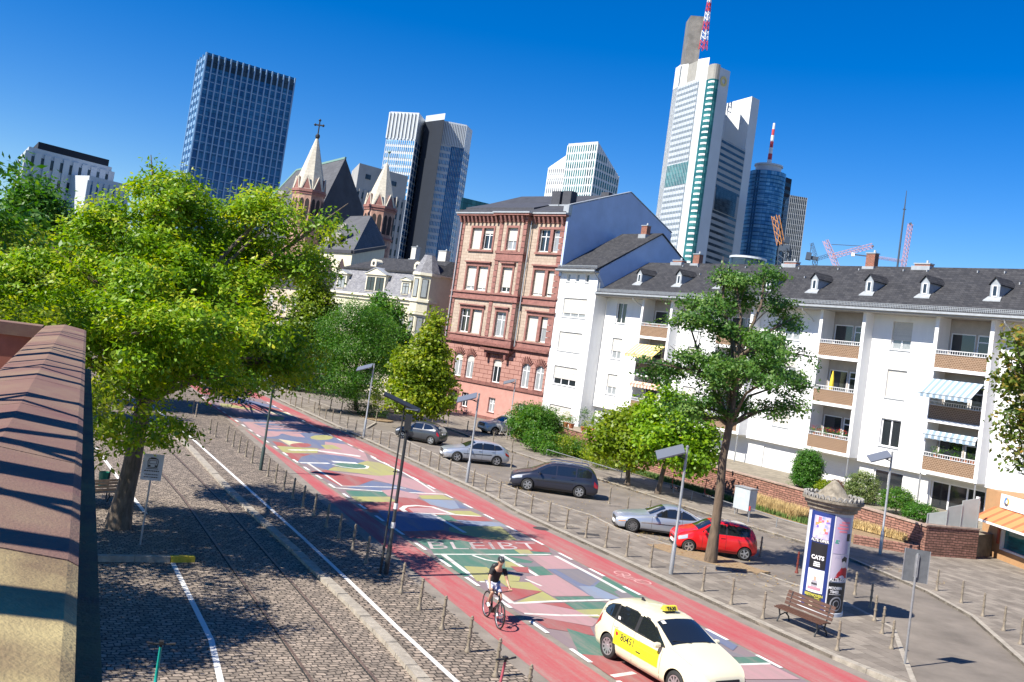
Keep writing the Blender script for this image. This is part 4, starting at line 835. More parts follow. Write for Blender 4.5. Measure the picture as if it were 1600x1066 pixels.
# --- white grid tower with sloping top
D_ = 520; (a, z0), (b, z1), (c, z2), (lw, z3_), (lm, z4) = P3(878, 300, D_+3), P3(923, 305, D_-12), P3(963, 303, D_+10), P3(853, 300, D_+12), P3(878, 290, D_+3)
T = thing('white_grid_tower', 'white gridded tower with a slanted top rising behind the sandstone house', 'tower', (*b, 0))
z1 = AZ(890, 223, D_).z; zr_ = AZ(969, 276, D_+10).z; e_ = tuple(v2(a)+v2(c)-v2(b))
tbody(T, [a, b, c, e_], 0, [z1, z1, zr_, zr_+4], T_PALE); face(T, a, b, 30, z1-1, 20, 13, TG_GREEN, T_WHITE, .62, .72, .35); face(T, b, c, 30, z1-1, 20, 11, TG_GREEN, T_WHITE, .55, .72, .35, z1b=zr_)
l2 = tuple(v2(lw)+(v2(e_)-v2(a))*.8); zl_, zm_ = AZ(862, 255, D_).z, AZ(884, 240, D_).z; tbody(T, [lw, a, tuple(v2(a)+(v2(e_)-v2(a))*.8), l2], 0, [zl_, zm_, zm_, zl_], T_WHITE, 'low_wing'); face(T, lw, a, 30, zl_-.5, 15, 8, TG_DARK, T_WHITE, .9, .6, .35)
# --- tall bank tower with aerial
D_ = 800
def Q(u, v, d): return P3(840+u/2.539, v/2.539, d)
T = thing('tall_bank_tower', 'tallest white skyscraper with green glass bays, step-cut corners and a red and white aerial', 'tower', (*Q(650, 500, D_)[0], 0))
def at_h(u0, v0, u1, v1, v): return u0+(u1-u0)*(v-v0)/(v1-v0)
v_ = 850   # plan position read low on the shaft
def C_(u, d): return Q(u, v_, d)[0]
def HT(u, v, d): return AZ(840+u/2.539, v/2.539, d).z
pL0, pL1 = C_(470, 838), C_(489, 826); pF1 = C_(573, 796); pC0, pC1, pC2, pC3 = C_(573, 794), C_(599, 784), C_(648, 780), C_(690, 790); pG1 = C_(792, 832); pR0, pR1 = C_(790, 832), C_(822, 842)
deep = lambda p, k: tuple(v2(p)*k)
zA = HT(600, 250, 820); tbody(T, [pL0, pL1, tuple(v2(pL1)+(v2(pF1)-v2(pL1))*.95), deep(pF1, 1.04), deep(pL0, 1.03)], 0, HT(600, 332, 815), T_PALE, 'west_front')
tbody(T, [pL0, pL1, deep(pL1, 1.05), deep(pL0, 1.05)], 0, zA, T_WHITE, 'west_corner'); 
u0, u1 = C_(519, 822), C_(555, 808); tbody(T, [C_(489, 828), u0, deep(u0, 1.05), deep(C_(489, 828), 1.05)], HT(600, 350, 815), zA, T_WHITE, 'crown'); tbody(T, [u0, u1, deep(u1, 1.05), deep(u0, 1.05)], HT(600, 345, 815), zA-1, T_LOUV, 'crown_louvre'); tbody(T, [u1, C_(600, 800), deep(C_(600, 800), 1.05), deep(u1, 1.05)], HT(600, 345, 815), zA, T_WHITE, 'crown')
zgf0, zgf1 = HT(540, 735, 810), HT(560, 650, 810)
nfl = 42; zlo, zhi = 40, HT(600, 335, 812); fh_ = (zhi-zlo)/nfl
face(T, pL1, pF1, zlo, zhi, nfl, 14, mat('tower_grey_glass', (.13, .17, .20), .2, .2, .3), T_PALE, .35, .42, .5, skip=lambda k: zgf0 < zlo+(k+.5)*fh_ < zgf1)
tbody(T, [tuple(v2(pL1)*.999), tuple(v2(pF1)*.999), deep(pF1, 1.01), deep(pL1, 1.01)], zgf0, zgf1, TG_GREEN, 'sky_garden')
zC = HT(690, 262, 785); r8 = lambda p, q, t: tuple(v2(p)*(1-t)+v2(q)*t)
tbody(T, [pC0, pC1, deep(pC1, 1.06), deep(pC0, 1.06)], 0, HT(665, 270, 790), T_WHITE, 'white_pier')
# rounded glass bay
n_ = 7; bay = [tuple(v2(pC1)+(v2(pC2)-v2(pC1))*t-v2(pC1).normalized()*(4*math.sin(math.pi*t))) for t in np.linspace(0, 1, n_)]
zl0 = HT(700, 318, 782); tbody(T, bay+[deep(pC2, 1.04), deep(pC1, 1.04)], 0, zC, T_LOUV, 'rounded_bay')
for i in range(n_-1): face(T, bay[i], bay[i+1], 40, zl0, 1, 1, TG_GREEN, None, band=1, gap=0, name='glazing')
for k in range(44):
    z = 40+(zl0-40)*(k+.5)/44; mb = MB(); o = Vector(T.location).xy; mb.prism([tuple(v2(p)-o-v2(p).normalized()*.3) for p in bay[1:5]]+[tuple(v2(p)-o+v2(p).normalized()*1) for p in (bay[4], bay[1])], z-.9, z+.7); mb.build('floor_edge', T_WHITE, T)
tbody(T, [pC2, pC3, deep(pC3, 1.05), deep(pC2, 1.05)], 0, HT(740, 275, 785), T_PALE, 'grey_pier')
zG = HT(780, 575, 815); tbody(T, [tuple(v2(pC3)*1.004), pG1, deep(pG1, 1.03), deep(pC3, 1.03)], 0, zG, T_GREY, 'east_front')  # shaded side of the tower painted in as grey cladding
zg0, zg1 = HT(740, 850, 815), HT(740, 762, 815); nf = 30; f2 = (zG-40)/nf
face(T, tuple(v2(pC3)*1.004), pG1, 40, zG, nf, 12, TG_DARK, None, band=.42, skip=lambda k: zg0 < 40+(k+.5)*f2 < zg1); tbody(T, [deep(r8(pC3, pG1, .06), .999+.004), deep(r8(pC3, pG1, .9), .999), r8(pC3, pG1, .9), deep(r8(pC3, pG1, .06), 1.004)], zg0, zg1, TG_DARK, 'sky_garden')
zR = HT(840, 392, 840); zRl = HT(790, 392, 845)
tbody(T, [pR0, pR1, deep(pR1, 1.05), deep(pR0, 1.05)], 0, zR, T_PALE, 'east_corner'); pK0, pK1 = C_(700, 860), C_(728, 858)
tbody(T, [C_(688, 862), pR0, deep(pR0, 1.04), deep(C_(688, 862), 1.04)], 0, zR, T_WHITE, 'east_crown'); tbody(T, [deep(pK0, .998), deep(pK1, .994), pK1, pK0], HT(780, 540, 850), zR-1, T_LOUV, 'crown_louvre')
zb0, zb1 = HT(600, 248, 830), HT(600, 58, 830); A0, A1, A2 = Q(559, 240, 840)[0], Q(578, 240, 822)[0], Q(634, 240, 830)[0]
A0, A1, A2 = C_(487, 850), C_(502, 832), C_(556, 832)
tbody(T, [A0, A1, A2, deep(A2, 1.015)], zb0-4, zb1, mat('mast_block_metal', (.17, .16, .145), .6, .3, .12), 'mast_block'); mb = MB()
RW = [mat('aerial_red', (.55, .05, .06), .5), mat('aerial_white', (.75, .75, .75), .5)]
def lattice(mb, p, q, wd, n, mi=lambda k: 0, th=None, taper=1):
    p = Vector(p); q = Vector(q); d = (q-p).normalized(); u = d.orthogonal().normalized(); v = d.cross(u); th = th or wd*.13
    cs = [(1, 1), (1, -1), (-1, -1), (-1, 1)]
    for k in range(n):
        a, b = p.lerp(q, k/n), p.lerp(q, (k+1)/n); wa = wd*(1+(taper-1)*k/n)/2; wb = wd*(1+(taper-1)*(k+1)/n)/2
        for i in range(4):
            c0, c1 = cs[i], cs[(i+1) % 4]; A = lambda c, o, w__: o+(u*c[0]+v*c[1])*w__
            mb.bar(A(c0, a, wa), A(c0, b, wb), th, mi=mi(k)); mb.bar(A(c0, a, wa), A(c1, b, wb), th*.7, mi=mi(k))
pm = C_(568, 828); o = Vector(T.location)
mx = MB(); lattice(mx, (pm[0]-o.x, pm[1]-o.y, HT(625, 195, 828)), (pm[0]-o.x, pm[1]-o.y, HT(650, -30, 828)), 5.0, 12, lambda k: (k//2) % 2, .55, .35); mx.build('aerial', RW, T)
mb = MB(); c0 = v2(r8(pC2, pC3, .5))*.9985-o.xy; uu = (v2(pC3)-v2(pC2)).normalized(); zz_ = HT(745, 325, 785)
mb.grid([[(c0.x+uu.x*r*math.cos(t), c0.y+uu.y*r*math.cos(t), zz_+r*math.sin(t)) for t in np.linspace(0, 2*math.pi, 13)] for r in (2.2, 4.2)]); mb.build('emblem', mat('emblem_yellow', (.6, .5, .2), .5), T)
# --- round blue glass tower
D_ = 900; cx_, cy_ = P3(1183, 400, D_)[0]; RR = 16.5
T = thing('round_glass_tower', 'round blue glass tower carrying a red and white mast', 'tower', (cx_, cy_, 0)); zt = AZ(1200, 264, D_-16).z
mb = MB(); mb.lathe(0, 0, [(RR, 0), (RR, zt-1)], 40); mb.build('shaft', TG_SKY, T, smooth=40)
for k in range(44): z = 40+(zt-42)*k/44; mb = MB(); mb.lathe(0, 0, [(RR+.05, z), (RR+.35, z), (RR+.35, z+.9), (RR+.05, z+.9)], 40); mb.build('floor_ring', TG_BLUE, T)
mb = MB(); mb.lathe(0, 0, [(RR*.7, zt-1), (RR*.7, zt+5), (RR*.78, zt+5), (RR*.78, zt+6.5)], 30); mb.build('crown_ring', T_PALE, T)
mb = MB(); hh = AZ(1213, 193, D_).z
for k in range(7): z0 = zt+6+(hh-zt-6)*k/7; z1 = zt+6+(hh-zt-6)*(k+1)/7; mb.lathe(0, 0, [(2.1-.17*k, z0), (2.1-.17*k, z1)], 8, (k+1) % 2)
mb.build('mast', RW, T)
(a, _), (b, _) = P3(1199, 400, D_-8), P3(1222, 400, D_+10); tbody(T, [a, b, deep(b, 1.04), deep(a, 1.04)], 0, AZ(1238, 277, D_).z, T_NAVY, 'square_annexe')
face(T, a, b, 60, AZ(1238, 277, D_).z-3, 20, 4, TG_DARK, None, band=.5)
# --- dark gridded tower on the right
D_ = 820; (a, _), (b, _), (c, _) = P3(1215, 405, D_+30), P3(1222, 405, D_), P3(1249, 405, D_+6); zt = AZ(1236, 305, D_).z
T = thing('dark_grid_tower', 'dark gridded glass tower at the right end of the skyline', 'tower', (*b, 0)); tbody(T, [a, b, c, deep(c, 1.03)], 0, zt, TG_DARK); face(T, b, c, 50, zt, 26, 9, T_GREY, T_GREY, .35, .16, .5, gap=0, name='floor_edge')
# low drum in front of the round tower, teal roof edge behind the villa
D_ = 500; cx_, cy_ = P3(1168, 412, D_)[0]; T = thing('glass_drum_building', 'low round dark glass building in front of the round tower', 'building', (cx_, cy_, 0)); zt = AZ(1168, 403, D_).z
mb = MB(); mb.lathe(0, 0, [(9, 0), (9, zt), (8, zt+.5)], 30); mb.build('wall', TG_DARK, T); mb = MB(); mb.lathe(0, 0, [(9.1, zt-1), (9.3, zt-1), (9.3, zt), (9.1, zt)], 30); mb.build('roof_ring', T_PALE, T)
(a, z0), (b, z1) = P3(716, 345, 420), P3(775, 345, 430); T = thing('teal_roofed_hall', 'teal glass roof edge just visible between the twin tower and the sandstone house', 'building', (*a, 0))
tbody(T, [a, b, deep(b, 1.05), deep(a, 1.05)], 0, AZ(745, 317, 420).z-4, T_PALE, 'wall'); tbody(T, [tuple(v2(a)*.995), tuple(v2(b)*.995), deep(b, 1.05), deep(a, 1.05)], AZ(745, 317, 420).z-4, AZ(745, 313, 420).z, TG_GREEN, 'roof')
# --- cranes and masts
CRR = mat('crane_red', (.55, .27, .25), .6); CRD = mat('crane_dark', (.05, .07, .10), .6); CRO = mat('crane_orange', (.50, .22, .06), .6); CRW = mat('crane_white', (.7, .7, .7), .6)
def zq(u, v, d): return AZ(1240+u/7.27, 340+v/7.27, d)
def crane(name, label, d, parts, grp=None):
    T = thing(name, label, 'crane', (parts[0][2].x, parts[0][2].y, 0)); o = Vector(T.location)
    for nm, kind, p, q, wd, m_ in parts:
        mb = MB()
        if kind == 'l': lattice(mb, p-o, q-o, wd, max(3, int((q-p).length/wd/1.1)), th=wd*.10)
        elif kind == 'b': mb.bar(p-o, q-o, wd)
        mb.build(nm, m_, T)
d = 620
crane('tower_crane', 'small dark luffing crane with counterweight just right of the dark tower', d, [('mast', 'l', zq(235, 620, d), zq(245, 470, d), 2.2, CRD), ('counterweight', 'b', zq(140, 435, d), zq(200, 445, d), 4.5, CRD), ('machine_deck', 'b', zq(150, 450, d), zq(280, 470, d), 2.2, CRD), ('a_frame', 'l', zq(250, 440, d), zq(205, 290, d), 1.6, CRD), ('jib', 'l', zq(270, 470, d), zq(400, 430, d), 1.6, CRD), ('stay', 'b', zq(205, 290, d), zq(180, 440, d), .3, CRD)])
d = 640; crane('tower_crane', 'pink crane with mast leaning left and jib reaching right, behind the roof ridge', d, [('mast', 'l', zq(490, 560, d), zq(360, 260, d), 2.6, CRR), ('jib', 'l', zq(440, 440, d), zq(900, 320, d), 2.2, CRR), ('stay', 'b', zq(430, 305, d), zq(775, 325, d), .35, CRD), ('tip', 'b', zq(890, 315, d), zq(905, 335, d), 1.2, CRD)])
d = 700; crane('tower_crane', 'pale pink crane with tall upright mast furthest right', d, [('mast', 'l', zq(1240, 600, d), zq(1328, 75, d), 2.4, CRR), ('jib', 'l', zq(860, 440, d), zq(1240, 498, d), 1.4, CRR), ('counter_jib', 'b', zq(680, 420, d), zq(850, 440, d), .8, CRD), ('cab', 'b', zq(835, 430, d), zq(865, 430, d), 3.4, CRW), ('counterweight', 'b', zq(655, 420, d), zq(695, 420, d), 2.6, CRW), ('mast_tip', 'b', zq(1325, 60, d), zq(1332, 85, d), 1.6, CRD)])
d = 300; z4 = ZM(840, 0, 2.539)
q4 = lambda u, v: AZ(*z4(u, v), d)
crane('tower_crane', 'orange crane jib and stub mast in front of the dark towers', d, [('mast', 'l', q4(975, 1060), q4(980, 985), 2.6, CRD), ('jib', 'l', q4(965, 972), q4(943, 856), 1.7, CRO), ('machine_deck', 'b', q4(958, 985), q4(1000, 985), 1.8, CRD), ('cab', 'b', q4(985, 965), q4(992, 940), 1.4, CRD)])
d = 210; T = thing('radio_mast', 'thin dark pole standing above the roof ridge at right', 'mast', (*AZ(1402, 418, d)[:2], 0)); mb = MB(); o = Vector(T.location); pt = AZ(1418, 298, d); zb_m = AZ(1402, 418, d).z
mb.tube([(0, 0, 0), (0, 0, zb_m), (0, 0, AZ(1412, 340, d).z), (0, 0, pt.z)], [.3, .22, .17, .06]); mb.build('pole', CRD, T); mb = MB(); mb.box(-.3, .3, -.1, .1, pt.z-4, pt.z-3.8); mb.build('bracket', CRD, T)
# ------------------------------------------------------------ church
DC = 165; CH_ = thing('church', 'gothic church with a steep dark slate roof and two stone-spired turrets', 'church', (*AZ(520, 340, DC)[:2], 0)); oc_ = Vector(CH_.location)
STONE = brickmat('pale_spire_stone', (.56, .52, .43), (.50, .46, .38), (.38, .35, .28), .9, .45, .012, .9, .3, var=.2)
SPINKS = mat('pink_turret_stone', (.40, .20, .15), .9, .3, 1.2, .4, 8, col2=(.52, .34, .25)); SDRK = mat('dark_and_shaded_slate', (.050, .052, .060), .85, .2, .5); SLG = brickmat('church_slate', (.105, .108, .118), (.085, .087, .095), (.05, .05, .055), .5, .3, .012, .8, .3, var=.2, nscale=.5)
COPP = mat('copper_edge', (.18, .30, .26), .6)
def lp(p): return Vector(p)-oc_
R1, R2, Lb, Hb = lp(AZ(540, 247, 172)), lp(AZ(464, 266, 192)), lp(AZ(415, 318, 200)), None
gb = AZ(592, 410, 178); gl = AZ(503, 410, 160)
A_ = lp(AZ(592, 400, 182)); B_ = lp(AZ(478, 372, 160)); E_ = lp(AZ(400, 400, 196))
mb = MB(); mb.sheet([R1, A_, B_]); mb.build('roof_hip', SDRK, CH_)  # hip face turned from the sun: its shade is painted as darker slate
mb = MB(); mb.sheet([R1, B_, E_, Lb, R2]); mb.build('roof', SLG, CH_)
mb = MB(); mb.sheet([R1, R2, Lb, E_, lp(AZ(520, 400, 215)), A_]); mb.bar(R2, R1, .35); mb.bar(R2, Lb, .3); mb.build('ridge_capping', COPP, CH_)
mb = MB(); mb.hexa([(p.x, p.y, 0) for p in (B_, A_, lp(AZ(520, 400, 215)), E_)], [Vector((p.x, p.y, p.z-.1)) for p in (B_, A_, lp(AZ(520, 400, 215)), E_)]); mb.build('nave_wall', SPINKS, CH_)
for (x, y) in ((442, 303), (437, 328)):
    p = lp(AZ(x, y, 181)); mb = MB(); mb.box(p.x-.5, p.x+.5, p.y-1.5, p.y+1, p.z-.5, p.z+.3); mb.build('roof_light', STONE, CH_)
def turret(xb, xt, yb, yt, ycone, dist, cross, xl, xr):
    c = AZ((xl+xr)/2, ycone, dist); rad = (AZ(xr, ycone, dist)-AZ(xl, ycone, dist)).length/2*1.02; tip = AZ(xt, yt, dist).z; zc_ = c.z; p = c-oc_; px_, py_ = p.x, p.y
    b = MB(); b.lathe(px_, py_, [(rad, 0), (rad, zc_)], 8, a0=R(22.5)); t = b.build('turret', SPINKS, CH_)
    b = MB()
    for z, h, k in ((zc_-.35, .4, 1.10), (zc_-.7, .3, 1.05), (zc_-5.2, .3, 1.08)): b.lathe(px_, py_, [(rad*k, z), (rad*k, z+h)], 8, a0=R(22.5))
    b.build('cornice', SREDM, t)
    for i in range(8):
        a = R(45*i); n = Vector((math.cos(a), math.sin(a))); tt = Vector((-n.y, n.x)); ap = rad*math.cos(R(22.5))
        for k in (-1, 1):
            b = MB(); w_ = rad*.13; cx = tt*k*rad*.17; pts = [(-w_, -4.4), (w_, -4.4), (w_, -1.9), (w_*.7, -1.5), (0, -1.3), (-w_*.7, -1.5), (-w_, -1.9)]
            b.ext([(px_+n.x*(ap+.01)+cx.x+tt.x*u, py_+n.y*(ap+.01)+cx.y+tt.y*u, zc_+v) for u, v in pts], (-n.x*.0+n.x*.02, n.y*.02, 0)); b.build('belfry_opening', mat('dark_opening', (.03, .022, .02), .9), t)
        b = MB(); w_ = rad*.31; b.ext([(px_+n.x*ap*1.03+tt.x*u, py_+n.y*ap*1.03+tt.y*u, zc_+v) for u, v in ((-w_, 0), (w_, 0), (0, 1.9))], (-n.x*.9, -n.y*.9, 0)); g = b.build('gablet', SREDM, t)
        b = MB()
        for sg in (-1, 1): b.bar((px_+n.x*ap*1.05+tt.x*w_*sg, py_+n.y*ap*1.05+tt.y*w_*sg, zc_), (px_+n.x*ap*1.0, py_+n.y*ap*1.0, zc_+2.05), .15)
        b.build('gablet_coping', STONE, g)
    b = MB(); b.lathe(px_, py_, [(rad*1.04, zc_+.02), (rad*.1, tip-.3), (.05, tip)], 8, a0=R(22.5)); b.build('spire', STONE, t)
    if cross:
        b = MB(); b.lathe(px_, py_, [(.1, tip-.4), (.35, tip), (.35, tip+.3), (.1, tip+.6)], 10); b.tube([(px_, py_, tip), (px_, py_, tip+2.6)], .1); dx = CR.xy.normalized()*.62
        b.bar((px_-dx.x, py_-dx.y, tip+1.9), (px_+dx.x, py_+dx.y, tip+1.9), .2)
        for q in ((-1, 1.9), (1, 1.9), (0, 2.65)): b.lathe(px_+dx.x*q[0], py_+dx.y*q[0], [(.05, tip+q[1]-.22), (.24, tip+q[1]), (.05, tip+q[1]+.22)], 8)
        b.build('cross', DARKM, t)
turret(0, 497, 0, 215, 299, 150, True, 458.5, 508)
turret(0, 606, 0, 254, 324.5, 156, False, 570, 619)
p = AZ(606, 254, 156)-oc_; mb = MB(); mb.tube([(p.x, p.y, p.z), (p.x, p.y, p.z+1.7)], .06); mb.lathe(p.x, p.y, [(.05, p.z+1.4), (.3, p.z+1.7), (.05, p.z+2)], 8); mb.build('finial', COPP, CH_)
# choir with its own hipped roof
r0, r1 = lp(AZ(545, 338, 152)), lp(AZ(580, 337, 146)); e0, e1, e2, e3 = lp(AZ(492, 391, 142)), lp(AZ(551, 394, 132)), lp(AZ(602, 386, 146)), lp(AZ(600, 372, 160))
mb = MB(); mb.sheet([r0, e0, e1, r1]); mb.sheet([r1, e1, e2]); mb.sheet([r1, e2, e3, r0]); mb.sheet([r0, e3, e0]); mb.build('choir_roof', SLG, CH_)
mb = MB(); q = lambda p, k=.97: Vector((p.x, p.y, 0)); pp = (e0, e1, e2, e3); mb.hexa([q(p) for p in pp], [Vector((p.x, p.y, p.z-.12)) for p in pp]); cw_ = mb.build('choir_wall', CREAM, CH_)
mb = MB(); mb.bar(e0, e1, .45); mb.bar(e1, e2, .45); mb.build('choir_eaves', SDRK, CH_)
for t0 in (.12, .45, .78):
    a, b = e0.lerp(e1, t0-.09), e0.lerp(e1, t0+.09); n = Vector(((b-a).y, -(b-a).x, 0)).normalized()*.15; z = a.z; md = (a+b)/2
    mb = MB(); mb.ext([Vector((a.x, a.y, z-7)), Vector((b.x, b.y, z-7)), Vector((b.x, b.y, z-2.4)), Vector((md.x, md.y, z-1)), Vector((a.x, a.y, z-2.4))], n); mb.build('choir_window', mat('church_window', (.06, .03, .03), .3), cw_)
for (x, y) in ((538, 354), (531, 369), (512, 373), (585, 378)):
    p = lp(AZ(x, y, 140 if x < 560 else 146)); mb = MB(); mb.box(p.x-.4, p.x+.4, p.y-1, p.y+1, p.z-.4, p.z+.35); mb.build('roof_light', STONE, CH_)
# ============================================================ trees and plants
def leaves_mesh(name, blobs, size, dens, mats, parent, seed=1, spread=.42, per=26, shell=.5, wide=.45, droop=.15, up=.62, tint=(0, 1), clump=0, cr=.55):
    """many small leaves gathered in sprays spread through the outer volume of each blob (x, y, z, rx, ry, rz)"""
    rg = np.random.default_rng(seed); C = []; O = []
    for (x, y, z, rx, ry, rz) in blobs:
        n = max(6, int(dens*(rx*ry*rz)**(2/3)*4))
        d = rg.normal(size=(n, 3)); d /= np.linalg.norm(d, axis=1)[:, None]
        r = shell+(1-shell)*rg.random(n)**.6; r *= 1+.17*rg.normal(size=n)
        c_ = np.array([x, y, z])+d*r[:, None]*np.array([rx, ry, rz])
        if clump:      # sprays gather on a few boughs and leave gaps between them
            m = max(4, int(clump*(rx*ry*rz)**(2/3))); sd = rg.normal(size=(m, 3)); sd /= np.linalg.norm(sd, axis=1)[:, None]; sc__ = np.array([x, y, z])+sd*(.62+.42*rg.random(m))[:, None]*np.array([rx, ry, rz])
            k_ = np.argmin(((c_[:, None, :]-sc__[None])**2).sum(2), 1); g_ = rg.normal(size=(n, 3))*cr*np.array([1, 1, .5]); c_ = sc__[k_]+g_; d = .5*sd[k_]+.5*g_/cr; d[:, 2] += .3; d /= np.linalg.norm(d, axis=1)[:, None]
        C.append(c_); O.append(d)
    C = np.concatenate(C); O = np.concatenate(O)
    keep = C[:, 2] > .25; C = C[keep]; O = O[keep]; nc = len(C)
    ct = rg.random(nc)
    L = rg.normal(size=(nc, per, 3))*spread*np.array([1, 1, .55]); L += O[:, None, :]*spread*.3
    pos = (C[:, None, :]+L).reshape(-1, 3); on = np.repeat(O, per, 0); n = len(pos)
    pos[:, 2] -= (np.linalg.norm(L.reshape(-1, 3)[:, :2], axis=1)**2)*droop
    nrm = on*.6+np.array([0, 0, up])+rg.normal(size=(n, 3))*.55; nrm /= np.linalg.norm(nrm, axis=1)[:, None]
    t = rg.normal(size=(n, 3)); t[:, 2] -= .4; t -= nrm*(t*nrm).sum(1)[:, None]; t /= np.linalg.norm(t, axis=1)[:, None]; b = np.cross(nrm, t)
    s = size*(.7+.6*rg.random(n))[:, None]
    V = np.stack([pos-t*s*.5, pos+b*s*wide*.5-nrm*s*.06, pos+t*s*.5, pos-b*s*wide*.5-nrm*s*.06], 1).reshape(-1, 3)
    me = bpy.data.meshes.new(name); me.vertices.add(4*n); me.vertices.foreach_set('co', V.ravel().astype(np.float32))
    me.loops.add(4*n); me.loops.foreach_set('vertex_index', np.arange(4*n, dtype=np.int32)); me.polygons.add(n)
    me.polygons.foreach_set('loop_start', np.arange(0, 4*n, 4, dtype=np.int32)); me.polygons.foreach_set('loop_total', np.full(n, 4, dtype=np.int32))
    at = me.attributes.new('tint', 'FLOAT', 'FACE'); tv = np.clip(.6*np.repeat(ct, per)+.4*rg.random(n), 0, 1); tv = tint[0]+(tint[1]-tint[0])*tv
    at.data.foreach_set('value', tv.astype(np.float32))
    me.materials.append(mats); me.update(calc_edges=True); o = bpy.data.objects.new(name, me); COL.objects.link(o); o.parent = parent; return o
def tree(name, label, cat, base, blobs, r0, leafm, size, dens, group=None, bark=None, seed=1, lean=None, fork=.45, limbs=True, **kw):
    """blobs are world ellipsoids; limbs run from the trunk into each of them"""
    T = thing(name, label, cat, base, 0, group); o = Vector(T.location); rnd = random.Random(seed)
    if cat == 'tree' and name in ('maple_tree', 'lime_tree'): blobs = [(*b[:3], b[3]*.86, b[4]*.86, b[5]*.86) for b in blobs]
    top = max(b[2]+b[5]*.3 for b in blobs); cx = sum(b[0] for b in blobs)/len(blobs); cy = sum(b[1] for b in blobs)/len(blobs)
    lowest = min(b[2]-b[5] for b in blobs); hz = (lowest+(top-lowest)*fork)
    mb = MB(); tp = Vector(lean) if lean else Vector((cx*.6+o.x*.4, cy*.6+o.y*.4, hz))
    k = 7; pts = []; 
    for i in range(k):
        t = i/(k-1); p = o.lerp(tp, t); p.z = o.z+(tp.z-o.z)*t-.1*(i == 0); w = r0*.25*math.sin(t*3.1)
        pts.append(Vector((p.x+rnd.uniform(-w, w), p.y+rnd.uniform(-w, w), p.z))-o)
    mb.tube(pts, [r0*1.35]+[r0*(1-.42*i/(k-1)) for i in range(1, k)], 12); end = pts[-1]
    if limbs:
        for b in blobs:
            c = Vector(b[:3])-o; s = pts[rnd.choice((-1, -1, -2, -3))]; s = s if s.z < c.z else pts[-3]
            mid = s.lerp(c, .5)+Vector((rnd.uniform(-.4, .4), rnd.uniform(-.4, .4), rnd.uniform(.1, .5))); rb = r0*.42
            mb.tube([s, mid, c, c+(c-mid)*.45], [rb, rb*.62, rb*.36, rb*.1], 7)
            for q in range(3):
                e = c+Vector((rnd.uniform(-1, 1)*b[3]*.8, rnd.uniform(-1, 1)*b[4]*.8, rnd.uniform(-.3, 1)*b[5]*.8)); st = mid.lerp(c, rnd.uniform(.2, .9)); mb.tube([st, st.lerp(e, .5)+Vector((0, 0, .15)), e], [rb*.26, rb*.16, rb*.05], 5)
    mb.build('trunk', bark or BARK, T, smooth=60)
    leaves_mesh('crown', [(b[0]-o.x, b[1]-o.y, b[2]-o.z, *b[3:]) for b in blobs], size, dens, leafm, T, seed, **kw)
    return T
def Bp(x, y, Y, rx, rz=None, ry=None):
    """ellipsoid: centre seen at photo pixel x,y at distance Y ahead, radii in photo pixels"""
    r = ray(x, y); t = Y/r.y; k = Y/FPX; return (r.x*t, Y, CAMZ+r.z*t, rx*k, (ry or rx)*k, (rz or rx)*k)
LF_BRIGHT = leafmat('bright_leaf', (.045, .13, .006), (.21, .36, .010), (.52, .50, .03), .38)
LF_MID = leafmat('mid_leaf', (.028, .10, .01), (.07, .19, .016), (.18, .28, .03), .4)
LF_YEL = leafmat('yellow_green_leaf', (.07, .14, .008), (.20, .28, .012), (.42, .42, .03), .45)
LF_DARK = leafmat('dark_leaf', (.014, .045, .010), (.03, .085, .015), (.07, .13, .025), .3)
LF_BLUE = leafmat('grey_green_leaf', (.035, .105, .02), (.08, .18, .03), (.20, .30, .06), .35)
LF_HEDGE = leafmat('hedge_leaf', (.02, .09, .006), (.05, .16, .01), (.10, .22, .02), .25)
# the big tree on the quay
tb = G(182, 832)
bl = [Bp(268, 330, 33.5, 72, 52), Bp(190, 380, 32, 75, 60), Bp(330, 375, 35, 75, 60), Bp(405, 365, 34, 60, 50), Bp(455, 410, 35, 55, 50), Bp(110, 410, 31.5, 75, 55), Bp(35, 440, 31, 75, 60), Bp(250, 440, 30.5, 85, 70), Bp(350, 470, 33, 85, 65), Bp(430, 500, 35, 60, 55), Bp(150, 500, 29.5, 85, 65), Bp(50, 520, 29.5, 75, 55), Bp(270, 560, 29.0, 80, 42), Bp(215, 640, 28.5, 62, 42), Bp(330, 590, 28.3, 48, 26), Bp(395, 560, 34, 70, 40), Bp(460, 560, 36, 40, 45), Bp(175, 580, 30, 50, 50), Bp(500, 350, 34.5, 22, 20), Bp(240, 300, 33, 40, 35), Bp(420, 330, 34, 35, 28), Bp(-60, 470, 31, 80, 70), Bp(300, 490, 37, 90, 70), Bp(200, 470, 37, 90, 70), Bp(300, 505, 27.5, 70, 48), Bp(215, 520, 26.5, 70, 48), Bp(370, 520, 29.5, 50, 36)]
tree('broadleaf_tree', 'big bright green tree filling the left of the view, trunk beside the tram sign', 'tree', (tb.x, tb.y, PLH), [(b[0], b[1], b[2], b[3]*.92, b[4]*.92, b[5]*.92) for b in bl], .33, LF_BRIGHT, .18, 14, seed=3, per=52, spread=.25, clump=3.5, cr=.47, bark=BARK, fork=.35, shell=.4, droop=.35)
